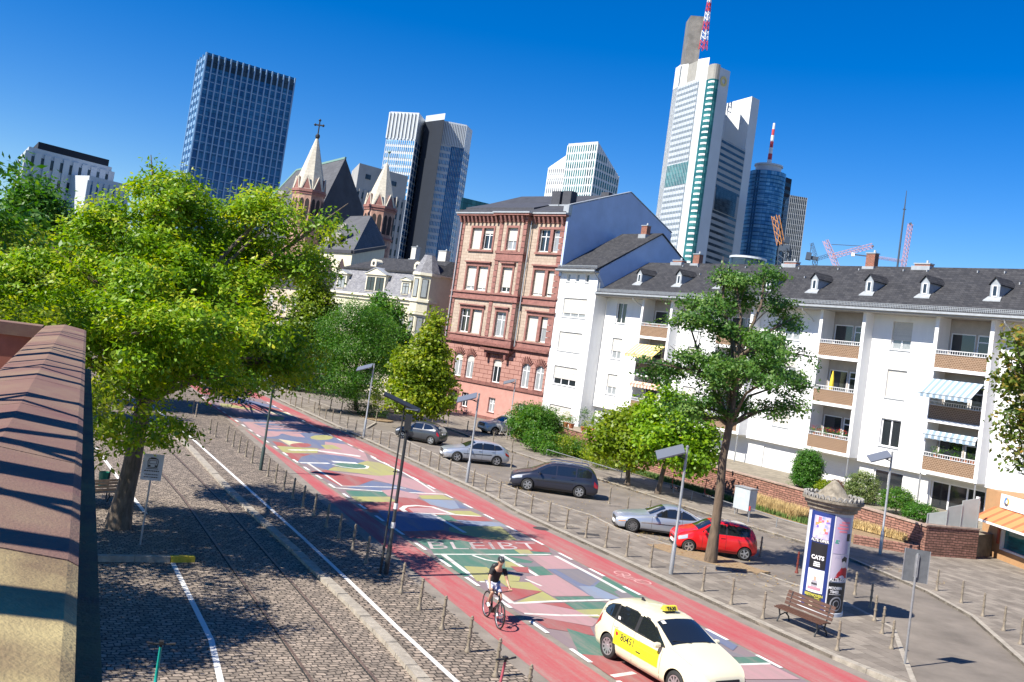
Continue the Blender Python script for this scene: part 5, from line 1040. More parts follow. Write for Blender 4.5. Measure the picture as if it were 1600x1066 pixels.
# darker trees behind it along the river
def bushy(px, py, Y, w_, h, n, seed):
    rn = random.Random(seed); return [Bp(px+rn.uniform(-.6, .6)*w_, py+rn.uniform(-.55, .55)*h, Y+rn.uniform(-.5, .5)*w_*Y/FPX, w_*rn.uniform(.35, .5), h*rn.uniform(.3, .45)) for _ in range(n)]
for i, (x, y, Y, w_, h, mt, lb) in enumerate(((50, 335, 62, 62, 60, LF_MID, 'darker green tree showing above the big bright tree at far left'), (10, 400, 55, 75, 60, LF_YEL, 'olive yellow tree at the left edge below the pale office block'), (140, 425, 66, 80, 70, LF_YEL, 'yellow-green tree partly hidden behind the crown of the big bright tree'))):
    g0 = G(x-40, y+210) if Y > 90 else Vector((ray(x-30, y).x*Y/ray(x-30, y).y, Y, 0))
    tree('broadleaf_tree', lb, 'tree', (g0.x, g0.y, CH), bushy(x, y, Y, w_, h, 12, 20+i), .35, mt, .32, 7, group='trees along the river quay', seed=30+i, per=30, spread=.6)
tree('broadleaf_tree', 'tree with dark lower boughs overhanging the far end of the painted road', 'tree', (*FF.W(62, 30)[:2], 0), bushy(440, 560, 66, 60, 50, 8, 9)+bushy(380, 580, 70, 60, 40, 6, 8), .3, LF_DARK, .28, 8, group='trees along the river quay', seed=77, per=30, spread=.55)
tree('broadleaf_tree', 'low leafy tree directly behind the far end of the bridge parapet', 'tree', (-13.2, 20.8, 0), [(-12.6, 20.8, 5.6, 2.2, 2.2, 1.7), (-11.2, 19.6, 5.2, 1.9, 1.9, 1.5), (-13.9, 22.0, 5.8, 2.2, 2.2, 1.7), (-11.4, 22.3, 5.4, 2.0, 2.0, 1.5), (-14.2, 19.4, 5.6, 2.0, 2.0, 1.6), (-10.2, 21.2, 4.8, 1.5, 1.5, 1.2), (-12.4, 18.2, 5.0, 1.8, 1.8, 1.3)], .2, LF_YEL, .17, 8, seed=93, per=44, spread=.25, clump=3, cr=.42)
# trees left of the frame whose shade falls on the quay
for i, (x, y, z, s, lb) in enumerate(((-15.5, 17.5, 9.0, 3.7, 'quay tree just outside the left edge, shading the cobbles'), (-16.5, 25.5, 8.6, 3.1, 'second quay tree outside the left edge, shading the tram rails'), (-12.5, 9.5, 9.0, 2.9, 'nearest quay tree below the parapet, shading the cobbles by the green scooter'))):
    rn = random.Random(60+i); bb = [(x+rn.uniform(-.6, .6)*s, y+rn.uniform(-.6, .6)*s, z+rn.uniform(-.35, .4)*s, s*.42, s*.42, s*.33) for _ in range(11)]
    tree('broadleaf_tree', lb, 'tree', (x, y, 0), bb, .28, LF_MID, .24, 6, group='quay trees beside the bridge', seed=50+i, per=26, spread=.3, clump=2.2, cr=.5)
# feathery tree right of the road
tb = G(1110, 878, KH)
bl = [Bp(1150, 440, 41, 42, 30), Bp(1195, 432, 41, 40, 14), Bp(1120, 480, 41, 50, 30), Bp(1190, 475, 42, 45, 32), Bp(1075, 500, 40, 40, 26), Bp(1235, 500, 42, 22, 20), Bp(1140, 530, 41, 55, 36), Bp(1070, 560, 40, 48, 30), Bp(1035, 570, 39.5, 34, 22), Bp(1210, 540, 42, 42, 30), Bp(1110, 590, 39.5, 50, 36), Bp(1175, 585, 41, 46, 36), Bp(1225, 600, 42, 36, 38), Bp(1090, 635, 40, 44, 26), Bp(1150, 630, 41, 34, 22), Bp(1230, 640, 41.5, 28, 20), Bp(1195, 640, 41, 30, 16), Bp(1130, 425, 41, 16, 14), Bp(1255, 555, 42, 14, 10), Bp(1090, 655, 40, 26, 14), Bp(1195, 525, 38, 38, 32), Bp(1215, 585, 37.5, 34, 34), Bp(1150, 560, 38, 36, 30)]
tree('street_tree', 'slender feathery tree with tall leaning trunk beside the small red car', 'tree', (tb.x, tb.y, KH-.05), [(b[0], b[1], b[2], b[3]*.84, b[4]*.84, b[5]*.8) for b in bl], .21, LF_BLUE, .16, 15, seed=5, per=40, spread=.2, clump=4.5, cr=.33, bark=BARKL, fork=.55, shell=.15, wide=.5, lean=(*AZ(1152, 560, 41)[:2], AZ(1152, 560, 41).z))
# pair of dense maples behind the wall
tb = FF.W(14.2, 11.4)
for i, (sx, blb, lb) in enumerate(((975, [Bp(975, 665, 62, 38, 30), Bp(950, 690, 61, 32, 28), Bp(990, 700, 60, 34, 28), Bp(1005, 650, 62, 26, 24)], 'left half of the dense bright maple pair above the garden wall'), (1055, [Bp(1045, 640, 60, 42, 34), Bp(1085, 670, 58, 34, 40), Bp(1040, 690, 58, 42, 34), Bp(1080, 715, 57, 30, 26), Bp(1020, 660, 60, 30, 32), Bp(1098, 700, 58, 24, 30)], 'right half of the dense bright maple pair, behind the silver coupe'))):
    c = blb[0]; tree('maple_tree', lb, 'tree', (blb[2][0], blb[2][1]+.5, KH), blb, .16, LF_YEL if i == 0 else LF_BRIGHT, .24, 17, group='dense maples above the garden wall', seed=11+i, per=26, spread=.34, wide=.75, tint=(.05, .8))
# conical lime tree in front of the sandstone house
tb = G(657, 668, KH)
bl = [Bp(683, 500, 78, 10, 16), Bp(675, 525, 78, 20, 18), Bp(668, 550, 78, 30, 22), Bp(655, 575, 77, 42, 24), Bp(650, 600, 77, 48, 26), Bp(648, 625, 76, 46, 24), Bp(680, 590, 78, 30, 30), Bp(635, 560, 78, 18, 18), Bp(680, 625, 77, 30, 24), Bp(688, 560, 78, 14, 18)]
tree('lime_tree', 'conical yellow-green tree in front of the red sandstone house', 'tree', (tb.x, tb.y, KH), bl, .13, LF_YEL, .26, 15, seed=21, per=26, spread=.36, wide=.8, shell=.4)
# feathery dark tree left of it, others behind
tb = G(556, 640, KH)
bl = [Bp(560, 490, 83, 34, 22), Bp(530, 515, 83, 36, 26), Bp(585, 515, 83, 34, 26), Bp(550, 545, 82, 46, 28), Bp(510, 560, 82, 34, 26), Bp(595, 555, 83, 30, 28), Bp(530, 590, 81, 42, 24), Bp(575, 590, 82, 34, 22), Bp(500, 595, 81, 22, 18), Bp(545, 610, 81, 26, 12)]
tree('robinia_tree', 'feathery deep green tree with dark trunk, left of the conical tree', 'tree', (tb.x, tb.y, KH), bl, .2, LF_MID, .16, 16, seed=31, per=36, spread=.42, shell=.3)
bl = [Bp(598, 475, 95, 16, 18), Bp(605, 495, 95, 24, 22), Bp(612, 530, 95, 30, 28), Bp(620, 560, 95, 28, 24), Bp(585, 510, 95, 22, 30)]
tb = G(615, 628); tree('broadleaf_tree', 'narrow dark tree in front of the villa, behind the feathery tree', 'tree', (tb.x, tb.y, 0), bl, .18, LF_MID, .3, 12, seed=41, per=24, spread=.45, wide=.7, group='trees in front of the villa')
bl = [Bp(485, 405, 100, 14, 24), Bp(488, 440, 100, 22, 26), Bp(492, 480, 100, 30, 30), Bp(480, 520, 100, 38, 30), Bp(500, 545, 100, 34, 30), Bp(470, 570, 100, 36, 30)]
tb = G(500, 600); tree('broadleaf_tree', 'tall narrow tree with yellowing leaves between the big tree and the villa', 'tree', (tb.x, tb.y, 0), bl, .18, LF_YEL, .32, 12, seed=42, per=24, spread=.45, wide=.7, tint=(-.2, .75), group='trees in front of the villa')
# tree whose leafy branch reaches in at the right edge
bl = [Bp(1600, 545, 24, 30, 30), Bp(1592, 600, 24, 30, 22), Bp(1605, 660, 24, 34, 32), Bp(1600, 715, 24, 20, 18), Bp(1640, 620, 25, 60, 90), Bp(1600, 580, 24, 26, 16), Bp(1700, 560, 26, 80, 90), Bp(1720, 680, 26, 80, 80)]
tree('street_tree', 'leafy boughs with browning leaves reaching in at the right edge', 'tree', (15.5, 25.5, KH), bl, .2, leafmat('browning_leaf', (.04, .08, .012), (.11, .17, .02), (.33, .19, .04), .35), .14, 24, seed=61, per=26, spread=.2, wide=.6)
# shrubs
def shrub(name, label, cat, blobs, m_, size, dens, seed, group=None, stem=True, base=None, **kw):
    b0 = base or (blobs[0][0], blobs[0][1], KH); T = thing(name, label, cat, b0, 0, group); o = Vector(T.location)
    kw.setdefault('per', 22); kw.setdefault('spread', .22); kw.setdefault('shell', .55)
    leaves_mesh('foliage', [(b[0]-o.x, b[1]-o.y, b[2]-o.z, *b[3:]) for b in blobs], size, dens, m_, T, seed, **kw)
    mb = MB(); rn = random.Random(seed)
    for b in blobs[:4]:
        mb.tube([(rn.uniform(-.1, .1), rn.uniform(-.1, .1), -.02), ((b[0]-o.x)*.6, (b[1]-o.y)*.6, max(.05, (b[2]-o.z)*.6)), (b[0]-o.x, b[1]-o.y, max(.1, b[2]-o.z))], [.04, .03, .015], 6)
    mb.build('stem', BARK, T); return T
def gb_(x, y, z, rx, rz, n=0, zz=None):
    """blob resting over ground pixel x,y"""
    p = G(x, y, KH); return (p.x, p.y, KH+z, rx, rx, rz)
shrub('round_bush', 'large round green bush beside the silver off-road car', 'bush', [gb_(832, 694, 1.55, 1.7, 1.45), gb_(815, 690, 1.7, 1.2, 1.2), gb_(850, 698, 1.5, 1.3, 1.2), gb_(833, 697, 2.0, 1.2, 1.1), gb_(845, 706, .8, 1.3, .8)], LF_MID, .2, 34, 3)
for i, (x, y, z, r, h, m_, lb) in enumerate(((860, 712, .45, .9, .5, LF_MID, 'low green shrub under the round bush'), (885, 712, .7, 1.1, .75, LF_YEL, 'yellow-green shrub at the left end of the garden wall'), (905, 716, .7, 1.0, .75, LF_MID, 'reddish green shrub below the pots on the wall'), (925, 722, .55, .9, .6, LF_YEL, 'sparse shrub by the fence right of the reddish one'), (945, 732, .6, 1.2, .6, LF_YEL, 'broad mossy yellow-green shrub by the left rail'), (940, 700, 1.3, .5, 1.2, LF_YEL, 'upright yellow-green climber against the garden wall'))):
    shrub('shrub', lb, 'shrub', [gb_(x, y, z, r, h)], m_, .14, 30, 5+i, 'shrubs at the foot of the garden wall')
def fblob(s, n, z, rs, rz): p = FF.W(s, n, z); return (p.x, p.y, z, rs, rs, rz)
def clip_shrub(label, x, y, n, rx, rz, m_, seed, box=False, **kw):
    s, z = FF.px(x, y, n); b = fblob(s, n, z, rx, rz); p = FF.W(s, n, 1.3)
    return shrub('clipped_shrub', label, 'shrub', [b]+([fblob(s, n, z+rz*.5, rx*.9, rz*.6), fblob(s, n, z-rz*.5, rx*.95, rz*.6)] if box else []), m_, .10, 260, seed, 'clipped shrubs on the terrace', base=(p.x, p.y, max(1.2, z-rz)), per=18, spread=.1, shell=.85, **kw)
clip_shrub('tall square-cut dark green hedge block on the terrace', 1262, 737, 6, .82, 1.15, LF_HEDGE, 71, True)
clip_shrub('small yellow-green clipped ball between hedge block and variegated ball', 1290, 764, 6.5, .5, .45, LF_YEL, 72)
clip_shrub('small reddish clipped ball behind the yellow-green one', 1306, 763, 5.5, .5, .45, leafmat('copper_leaf', (.06, .03, .02), (.14, .06, .04), (.2, .12, .05), .2), 73)
clip_shrub('large pale variegated clipped ball right of the poster column', 1348, 765, 6.5, .82, .92, leafmat('variegated_leaf', (.05, .10, .02), (.14, .20, .05), (.38, .40, .18), .3), 74)
clip_shrub('low rounded clipped shrub behind the lamp post', 1402, 783, 7.5, .85, .6, LF_MID, 75)
clip_shrub('dark glossy bush at the wall corner beside the glass screen', 1437, 803, 8.5, .75, .5, LF_HEDGE, 76)
# dry grass and weeds in the bed: short blades, one mass each
def grass(name, label, pts, h, m_, n, seed, kind=None, cat=None):
    rg = random.Random(seed); mb = MB(); V = []; F = []
    for _ in range(n):
        a, b = rg.choice(pts[:-1]), None; i = rg.randrange(len(pts)-1); t = rg.random(); p = pts[i][0].lerp(pts[i+1][0], t); wd = pts[i][1]; p = p+FF.N.to_3d()*rg.uniform(-wd, wd)
        a = rg.uniform(0, 6.28); k = rg.uniform(.4, 1)*h; l = rg.uniform(.1, .5)*k; d = Vector((math.cos(a), math.sin(a), 0)); q = Vector((-d.y, d.x, 0))*.018
        b0 = len(V); V += [p-q, p+q, p+q*.7+d*l*.4+Vector((0, 0, k*.6)), p-q*.7+d*l*.4+Vector((0, 0, k*.6)), p+d*l+Vector((0, 0, k))]; F += [(b0, b0+1, b0+2, b0+3), (b0+3, b0+2, b0+4)]
    mb.v = [tuple(v) for v in V]; mb.f = F; mb.m = [0]*len(F); o = mb.build(name, m_); return tag(o, label, cat, kind=kind)
GZ = KH+.03
STRAW = mat('straw', (.52, .38, .17), .9, .3, 3); WEED = mat('weed_green', (.09, .16, .03), .8, .4, 2)
grass('dry_grass', 'dry straw-coloured ornamental grass below the garden wall', [(FF.W(9.0, 11.2, GZ), .7), (FF.W(4.0, 11.9, GZ), .7)], .85, STRAW, 7000, 3, 'stuff', 'grass')
grass('weeds', 'green weeds along the low rail', [(FF.W(24, 11.2, GZ), .45), (FF.W(14.7, 11.5, GZ), .45), (FF.W(2, 12.4, GZ), .4)], .4, WEED, 9000, 4, 'stuff', 'weeds')
grass('weeds', 'yellowing weeds and ivy below the shrubs', [(FF.W(36, 9.4, GZ), 1.1), (FF.W(23, 10.8, GZ), .8)], .5, mat('weed_yellow', (.20, .19, .05), .8, .4, 2), 7000, 5, 'stuff', 'weeds')
grass('dry_grass', 'dry weeds in the low stone planter', [(FF.W(1.2, 11.6, .55), .5), (FF.W(-2.2, 11.3, .55), .4)], .5, STRAW, 2200, 6, 'stuff', 'grass')
p = G(575, 650, KH); shrub('shrub', 'dark low shrub round the trunk of the feathery street tree', 'shrub', [(p.x-1, p.y+.8, .5, 1.2, 1.2, .5), (p.x+.6, p.y-.4, .5, 1.2, 1.2, .5)], LF_DARK, .14, 26, 90)
p = G(585, 642, KH); shrub('shrub', 'small bright yellow-green shrub by the far lamp post', 'shrub', [(p.x, p.y, 1.2, .6, .6, .8)], LF_YEL, .16, 30, 91)
# tree cover beyond the river, one far mass
mb_pts = [(-150+i*6.0, 150+abs(i-9)*2, 4+3*math.sin(i*1.7), 8, 8, 7) for i in range(14)]+[(-330+i*13.0, 250-i*3+6*math.sin(i*2.3), 6+3*math.sin(i*1.3), 12, 12, 11) for i in range(22)]
far_ = leaves_mesh('distant_trees', mb_pts, .9, 7, LF_MID, None, 99, per=18, spread=1.6); tag(far_, 'distant band of trees closing the quay', 'trees', kind='stuff')
rg_ = random.Random(12); mb = MB()
for _ in range(2600):
    s = rg_.uniform(-8, 30); n = rg_.choice((rg_.gauss(27.2, .8), rg_.gauss(18, .5), rg_.uniform(19, 31))); zz_ = .012 if n < 26.5 and n > 18.3 else KH+.012
    if n > 31.5: continue
    p = FF.W(s, n, zz_); a = rg_.uniform(0, 6.3); u = Vector((math.cos(a), math.sin(a), rg_.uniform(-.2, .2)))*.05; v = Vector((-math.sin(a), math.cos(a), 0))*.03; p.z += .02
    mb.sheet([p-u, p+v, p+u, p-v], rg_.randrange(2))
tag(mb.build('fallen_leaves', [mat('dead_leaf_brown', (.26, .14, .05), .9), mat('dead_leaf_yellow', (.42, .30, .09), .9)]), 'scattered dry leaves on the parking bays and pavement', kind='stuff')
# pots on the wall
for i, (x, y, hh, lb) in enumerate(((875, 662, 1.0, 'yellow-leaved plant in terracotta pot, leftmost on the garden wall'), (884, 664, .7, 'small red-flowered pot second from left on the garden wall'), (903, 668, 1.6, 'tall airy olive plant in a pot on the garden wall'), (912, 670, .6, 'short yellowish plant in a pot right of the tall airy one'), (921, 673, 1.5, 'dense bushy green plant in a pot on the garden wall'), (936, 676, .9, 'last potted plant on the right of the garden wall'))):
    s, z = FF.px(x, y, 8.2-.0); s0 = s; zt_ = 1.58; p = FF.W(s0, 7.6, zt_); T = thing('potted_plant', lb, 'plant', (p.x, p.y, zt_), 0, 'potted plants on the garden wall')
    mb = MB(); mb.lathe(0, 0, [(.16, 0), (.24, .34), (.27, .34), (.27, .42), (.2, .42), (.2, .38)], 14); mb.build('pot', POT, T, smooth=40)
    leaves_mesh('foliage', [(0, 0, .4+hh*.5, .42+.1*(i % 2), .42, hh*.5)], .11, 40, (LF_YEL, LF_MID, LF_BLUE, LF_YEL, LF_MID, LF_MID)[i], T, 120+i, per=16, spread=.12)
    if i == 1: leaves_mesh('blossom', [(0, 0, .8, .35, .35, .25)], .08, 30, FLOW, T, 140, per=6, spread=.1)
# balcony plants
def bplant(s, z, label, fl, hh=.5, rr_=.3, grp='balcony plants'):
    p = FF.W(s, PJ-.25, z); T = thing('balcony_plant', label, 'plant', (p.x, p.y, z), 0, grp); mb = MB(); mb.box(-.3, .3, -.1, .1, 0, .2); mb.build('planter', POT, T)
    leaves_mesh('foliage', [(0, 0, .2+hh*.5, rr_, rr_*.6, hh*.5)], .09, 50, LF_MID, T, int(s*9+z), per=14, spread=.09)
    if fl: leaves_mesh('blossom', [(0, 0, .25+hh*.7, rr_, rr_*.6, hh*.35)], .07, 50, FLOW, T, int(s*9+z)+1, per=7, spread=.07)
for s, lb in ((12.2, 'red geraniums at the left of the lowest middle balcony'), (11.3, 'brightest red geraniums at the centre of the lowest middle balcony'), (10.3, 'red geraniums at the right of the lowest middle balcony')): bplant(s, 4.42, lb, True, .45, .42)
bplant(3.0, 4.45, 'leafy plants at the left of the lowest right-hand balcony', False, .6, .45); bplant(1.9, 4.45, 'tall climbing plant at the centre of the lowest right-hand balcony', False, 1.3, .35); bplant(1.0, 4.45, 'small plant at the right of the lowest right-hand balcony', False, .5, .3)
for s in (31.0, 30.2, 29.2): bplant(s, 10.98, {31.0: 'leftmost', 30.2: 'middle', 29.2: 'rightmost'}[s]+' box of pale flowers on the top left balcony rail', False, .25, .35)
p = FF.W(11.8, .3, 6.9); T = thing('parasol', 'closed yellow parasol on the middle balcony', 'parasol', (p.x, p.y, 6.88)); mb = MB(); mb.lathe(0, 0, [(.03, 0), (.03, .9)], 8); mb.build('pole', GREYM, T); mb = MB(); mb.lathe(0, 0, [(.08, .8), (.17, 1.0), (.13, 1.7), (.03, 2.25)], 10); mb.build('canopy', mat('yellow_fabric', (.75, .55, .05), .8), T, smooth=50)
# ============================================================ garden walls, rails, street furniture
SWALL = brickmat('rubble_sandstone', (.40, .20, .15), (.26, .135, .10), (.10, .06, .045), .42, .13, .018, .95, 1.2, distort=.12, var=.4, nscale=5)
SCAP = mat('wall_coping', (.34, .25, .20), .9, .3, 4, .4, 40)
cnr = FF.sn(G(1443, 868, KH)); cn2 = FF.sn(G(1525, 874, KH)); wp = [(cnr[0], cnr[1]), (4.0, 10.1), (12.0, 9.3), (20, 8.8), (30, 8.2), (36.5, 7.6)]
GW = thing('garden_wall', 'long red rubble-stone garden wall retaining the terrace', 'wall', FF.W(0, 0), FF.rz)
mb = MB()
for i in range(len(wp)-1):
    a, b = wp[i], wp[i+1]; mb.prism([a, b, (b[0], b[1]-.35), (a[0], a[1]-.35)], -.3, 1.55)
mb.prism([wp[0], (cn2[0], cn2[1]), (cn2[0]+.35, cn2[1]-.1), (wp[0][0]+.3, wp[0][1]-.4)], -.3, 1.6)
mb.build('wall', SWALL, GW)
mb = MB()
for i in range(len(wp)-1):
    a, b = wp[i], wp[i+1]; mb.prism([(a[0], a[1]+.05), (b[0], b[1]+.05), (b[0], b[1]-.42), (a[0], a[1]-.42)], 1.553, 1.63)
mb.prism([(wp[0][0]-.05, wp[0][1]+.05), (cn2[0]-.03, cn2[1]), (cn2[0]+.4, cn2[1]-.1), (wp[0][0]+.35, wp[0][1]-.36)], 1.604, 1.685); mb.build('coping', SCAP, GW)
mb = MB(); mb.prism([FF_ for FF_ in [(cn2[0]+.3, cn2[1]-.2), (wp[0][0]+.3, wp[0][1]-.3)]+[(a, b-.3) for a, b in wp[1:]]+[(36.5, -.3), (-3, -.3)]], -.3, 1.28); to = mb.build('terrace', mat('terrace_soil', (.22, .19, .14), .95, .3, 2), GW)
mb = MB(); lp_ = [(-1.0, 12.6), (cnr[0]+.3, cnr[1]+.35), (cnr[0]+.35, cnr[1]-.0), (-.6, 12.2)]
PW = thing('stone_planter', 'low red stone planter edge in front of the garden wall corner', 'planter', FF.W(0, 0), FF.rz); a, b = FF.sn(G(1333, 850, KH)), (cnr[0]+.1, cnr[1]+.45)
mb.prism([a, b, (b[0]+.1, b[1]-.28), (a[0]+.2, a[1]-.28)], 0, .55); mb.build('wall', SWALL, PW)
mb = MB(); mb.prism([(a[0]+.2, a[1]-.3), (b[0]+.1, b[1]-.3), (b[0]+.3, b[1]-.55), (1.8, 10.4), (2.2, 12)], 0, .5); mb.build('soil', EARTH, PW)
# frosted screen on the terrace corner
p0, p1 = FF.sn(G(1456, 816, 1.68)), None; SCN = thing('glass_screen', 'curved frosted glass screen on the terrace corner beside the brown shop', 'screen', FF.W(0, 0), FF.rz)
sp_ = [(cnr[0]+.2, cnr[1]-.3), (cnr[0]-.25, cnr[1]-1.3), (cnr[0]-.5, cnr[1]-2.2), (cn2[0]+.1, cn2[1]+.1)]
for i, (a, b) in enumerate(zip(sp_, sp_[1:])):
    mb = MB(); ha, hb = (1.9+.42*i, 1.9+.42*(i+1)); mb.hexa([(*a, 1.7), (*b, 1.7), (b[0]+.02, b[1]+.02, 1.7), (a[0]+.02, a[1]+.02, 1.7)], [(*a, ha+.3), (*b, hb+.1), (b[0]+.02, b[1]+.02, hb+.1), (a[0]+.02, a[1]+.02, ha+.3)]); mb.build('frosted_panel', mat('frosted_glass', (.42, .45, .42), .4, .1, 1), SCN)
for i, a in enumerate(sp_): mb = MB(); mb.box(a[0]-.03, a[0]+.03, a[1]-.03, a[1]+.03, 1.68, 2.2+.3*i); mb.build('post', GREYM, SCN)
mb = MB(); mb.box(cn2[0]+.2, cn2[0]+.35, cn2[1]-.1, cn2[1]+.05, 1.6, 3.3); mb.build('white_post', FRAMEW, SCN)
# bollards
BO = thing('bollard', 'x', 'bollard', (0, 0, 0)); 
mb = MB(); mb.lathe(0, 0, [(.08, 0), (.078, .05), (.05, .10), (.042, .16), (.04, .30)], 10); mb.build('base', BOLM, BO, smooth=50)
mb = MB(); mb.lathe(0, 0, [(.041, .3), (.038, .80)], 10); mb.build('post', BOLM, BO, smooth=50)
mb = MB(); mb.lathe(0, 0, [(.062, .36), (.062, .41)], 10); mb.build('collar', BOLM, BO, smooth=50)
mb = MB(); mb.lathe(0, 0, [(.058, .61), (.058, .65)], 10); mb.build('collar', BOLM, BO, smooth=50)
mb = MB(); mb.lathe(0, 0, [(.036, .79), (.052, .80), (.052, .825), (.03, .835), (.038, .855), (.025, .885), (.0, .89)], 10); mb.build('cap', BOLM, BO, smooth=50)
bfirst = [True]
ORD = ['nearest', 'second', 'third', 'fourth', 'fifth', 'sixth', 'seventh', 'eighth', 'ninth', 'tenth', 'eleventh', 'twelfth', 'thirteenth', 'fourteenth', 'fifteenth', 'sixteenth', 'seventeenth', 'eighteenth', 'nineteenth', 'twentieth']
ORD += ['twenty-'+q for q in ('first', 'second', 'third', 'fourth', 'fifth', 'sixth', 'seventh', 'eighth', 'ninth')]+['thirtieth']+['thirty-'+q for q in ('first', 'second', 'third', 'fourth', 'fifth', 'sixth', 'seventh', 'eighth', 'ninth')]
def bollards(pts, z, label, group, base=False):
    pts = sorted(pts, key=lambda p: G(*p, z+.88).length)
    for k, p in enumerate(pts):
        q = G(*p, z) if base else G(*p, z+.88); r = BO if bfirst[0] else copy_tree(BO); bfirst[0] = False
        r.location = (q.x, q.y, z); r.rotation_euler = (0, 0, k*.7); r['label'] = label % ORD[k] if '%' in label else label; r['group'] = group
left = [za(*p) for p in ((22, 150), (52, 185), (182, 320), (235, 352), (288, 352), (343, 388), (400, 433), (455, 482), (517, 520), (577, 570), (725, 683), (795, 738), (875, 797), (958, 870), (1052, 940), (1157, 1015))]+[zb_(*p) for p in ((445, 635), (560, 725), (690, 825), (818, 935))]+[z7(*p) for p in ((775, 362), (880, 450), (1010, 550), (1158, 665), (1318, 792), (1495, 942))]
left = [p for i, p in enumerate(left) if i != 4]
nl = [None]*len(left)
bollards(left, CH, '%s bollard from the near end of the row along the left cycle lane', 'bollards along the left cycle lane')
street = [zr(*p) for p in ((362, 258), (403, 295), (445, 315), (495, 320), (600, 362), (645, 385), (697, 408), (753, 428), (815, 445), (878, 480), (948, 512), (1088, 570), (1152, 600), (1225, 630))]+[z3(*p) for p in ((324, 365), (390, 392), (455, 420), (510, 443), (580, 470), (728, 535), (805, 565), (893, 605), (994, 648), (1092, 690), (1203, 737), (1313, 780), (1437, 832), (1562, 888))]+[z5(*p) for p in ((280, 600), (446, 668), (810, 820), (1010, 905), (1230, 997))]+[z6(437, 753)]
bollards(street, KH, '%s bollard from the near end of the row along the right cycle lane', 'bollards along the right cycle lane')
bollards([z6(*p) for p in ((522, 503), (602, 563), (664, 680), (713, 750))], KH, '%s of the four beige bollards around the shadow of the poster column', 'bollards beside the poster column')
bollards([z6(*p) for p in ((940, 490), (1066, 547), (1176, 610), (1283, 677), (1370, 740))], KH, '%s of the beige bollards on the pavement before the brown shop', 'bollards in front of the shop')
bollards([z5(155, 275), z5(278, 342), z5(432, 360), z5(1205, 615), z3(965, 440), z3(1062, 480), z3(850, 300), z3(935, 280), z3(968, 345), z3(565, 200), z3(688, 230), z3(648, 340)], KH, '%s bollard, counted from the camera, of those among the parked cars', 'bollards among the parked cars')
bollards([zr(*p) for p in ((555, 290), (640, 335), (737, 345), (830, 355), (917, 330), (1117, 440), (1480, 450), (1585, 460))], KH, '%s bollard, counted from the camera, on the far forecourt under the trees', 'bollards on the far forecourt')
q = G(*z6(624, 622), KH+.88); r = copy_tree(BO); r.location = (q.x, q.y, KH); tag(r, 'dark bollard standing in the shadow of the poster column', 'bollard')
for i, (p, lb) in enumerate(((z6(225, 400), 'red-topped dark bollard in the tree shade left of the poster column'), (z6(37, 322), 'slim bollard in the tree shade further left of the poster column'))):
    q = G(*p, KH+.88); r = copy_tree(BO); r.location = (q.x, q.y, KH); tag(r, lb, 'bollard')
    for c in r.children:
        if i == 0: c.data = c.data.copy(); c.data.materials[0] = mat('dark_red_paint', (.16, .03, .02), .6)
for p in list(bpy.data.objects): 
    if p.get('label') == 'x': print('bad label', p.name)
# low rails along the planting bed
RT = thing('low_rail', 'low grey tube rail on short posts along the planting bed', 'rail', FF.W(0, 0), FF.rz)
rp = [FF.sn(G(*p, KH+.5)) for p in (z3(1180, 410), z3(1400, 475), z5(0, 95), z5(230, 165), z5(592, 255), z5(720, 300), z5(1020, 395), z5(1108, 415), z5(1308, 485), z6(270, 270))]
mb = MB(); mb.tube([(s, n, KH+.5) for s, n in rp], .022, 8); mb.build('tube', GREYM, RT)
for s, n in rp: mb = MB(); mb.tube([(s, n, KH-.02), (s, n, KH+.5)], .028, 8); mb.build('post', GREYM, RT)
# lamp posts with slanted reflector panels
def lamp(label, bx, by, tx, ty, z=KH, side=-1, mat_=None, dist=None, grp='lamp posts with slanted panels', wd=.9, dx=None, dark=False):
    b = G(bx, by, z); h = min(np.arange(2, 9, .05), key=lambda q: (lambda s: math.hypot(s[0]-tx, s[1]-ty))(PROJ((b.x, b.y, z+q)))); h = float(h)
    T = thing('street_lamp', label, 'street lamp', (b.x, b.y, z), 0, grp); M_ = mat_ or (DARKM if dark else GREYM)
    mb = MB(); mb.lathe(0, 0, [(.085, 0), (.085, 1.1), (.055, 1.15), (.05, h)], 12); mb.build('pole', M_, T, smooth=50)
    d = Vector((CR.x, 0, 0)).normalized()*side if dx is None else Vector(dx); n = Vector((-d.y, d.x, 0))
    c = Vector((0, 0, h-.25))+d*.62; mb = MB()
    u = (d*.50+Vector((0, 0, -.2))); v = n*.34-Vector((0, 0, .12)); w__ = u.cross(v).normalized()*.03
    mb.hexa([c-u-v-w__, c+u-v-w__, c+u+v-w__, c-u+v-w__], [c-u-v+w__, c+u-v+w__, c+u+v+w__, c-u+v+w__]); mb.build('reflector_panel', mat('reflector_panel', (.20, .22, .26), .4, metal=.4), T)
    mb = MB(); mb.bar((0, 0, h-.42), c-u*.2-Vector((0, 0, .06)), .05); mb.bar((0, 0, h-.3), c+u*.7, .035); mb.build('arm', DARKM, T)
    mb = MB(); mb.lathe(0, 0, [(.04, h), (.06, h+.01), (.06, h+.06), (.01, h+.1)], 10); mb.build('cap', M_, T); return T
def PROJ(p):
    d = Vector(p)-Vector((0, 0, CAMZ)); zc_ = d.dot(FW); return 800+FPX*d.dot(CR)/zc_, CYP-FPX*d.dot(CU)/zc_
lamp('street lamp beside the red car, panel in front of the maples', 1048, 897, 1076, 700)
lamp('street lamp on the far pavement right of the poster column, with stickers', 1375, 866, 1395, 708)
lamp('street lamp in front of the silver hatchback', 729, 754, 747, 616)
lamp('far street lamp under the feathery trees', 568, 682, 584, 570)
lamp('distant street lamp against the pink plinth of the sandstone house', 796, 664, 806, 594)
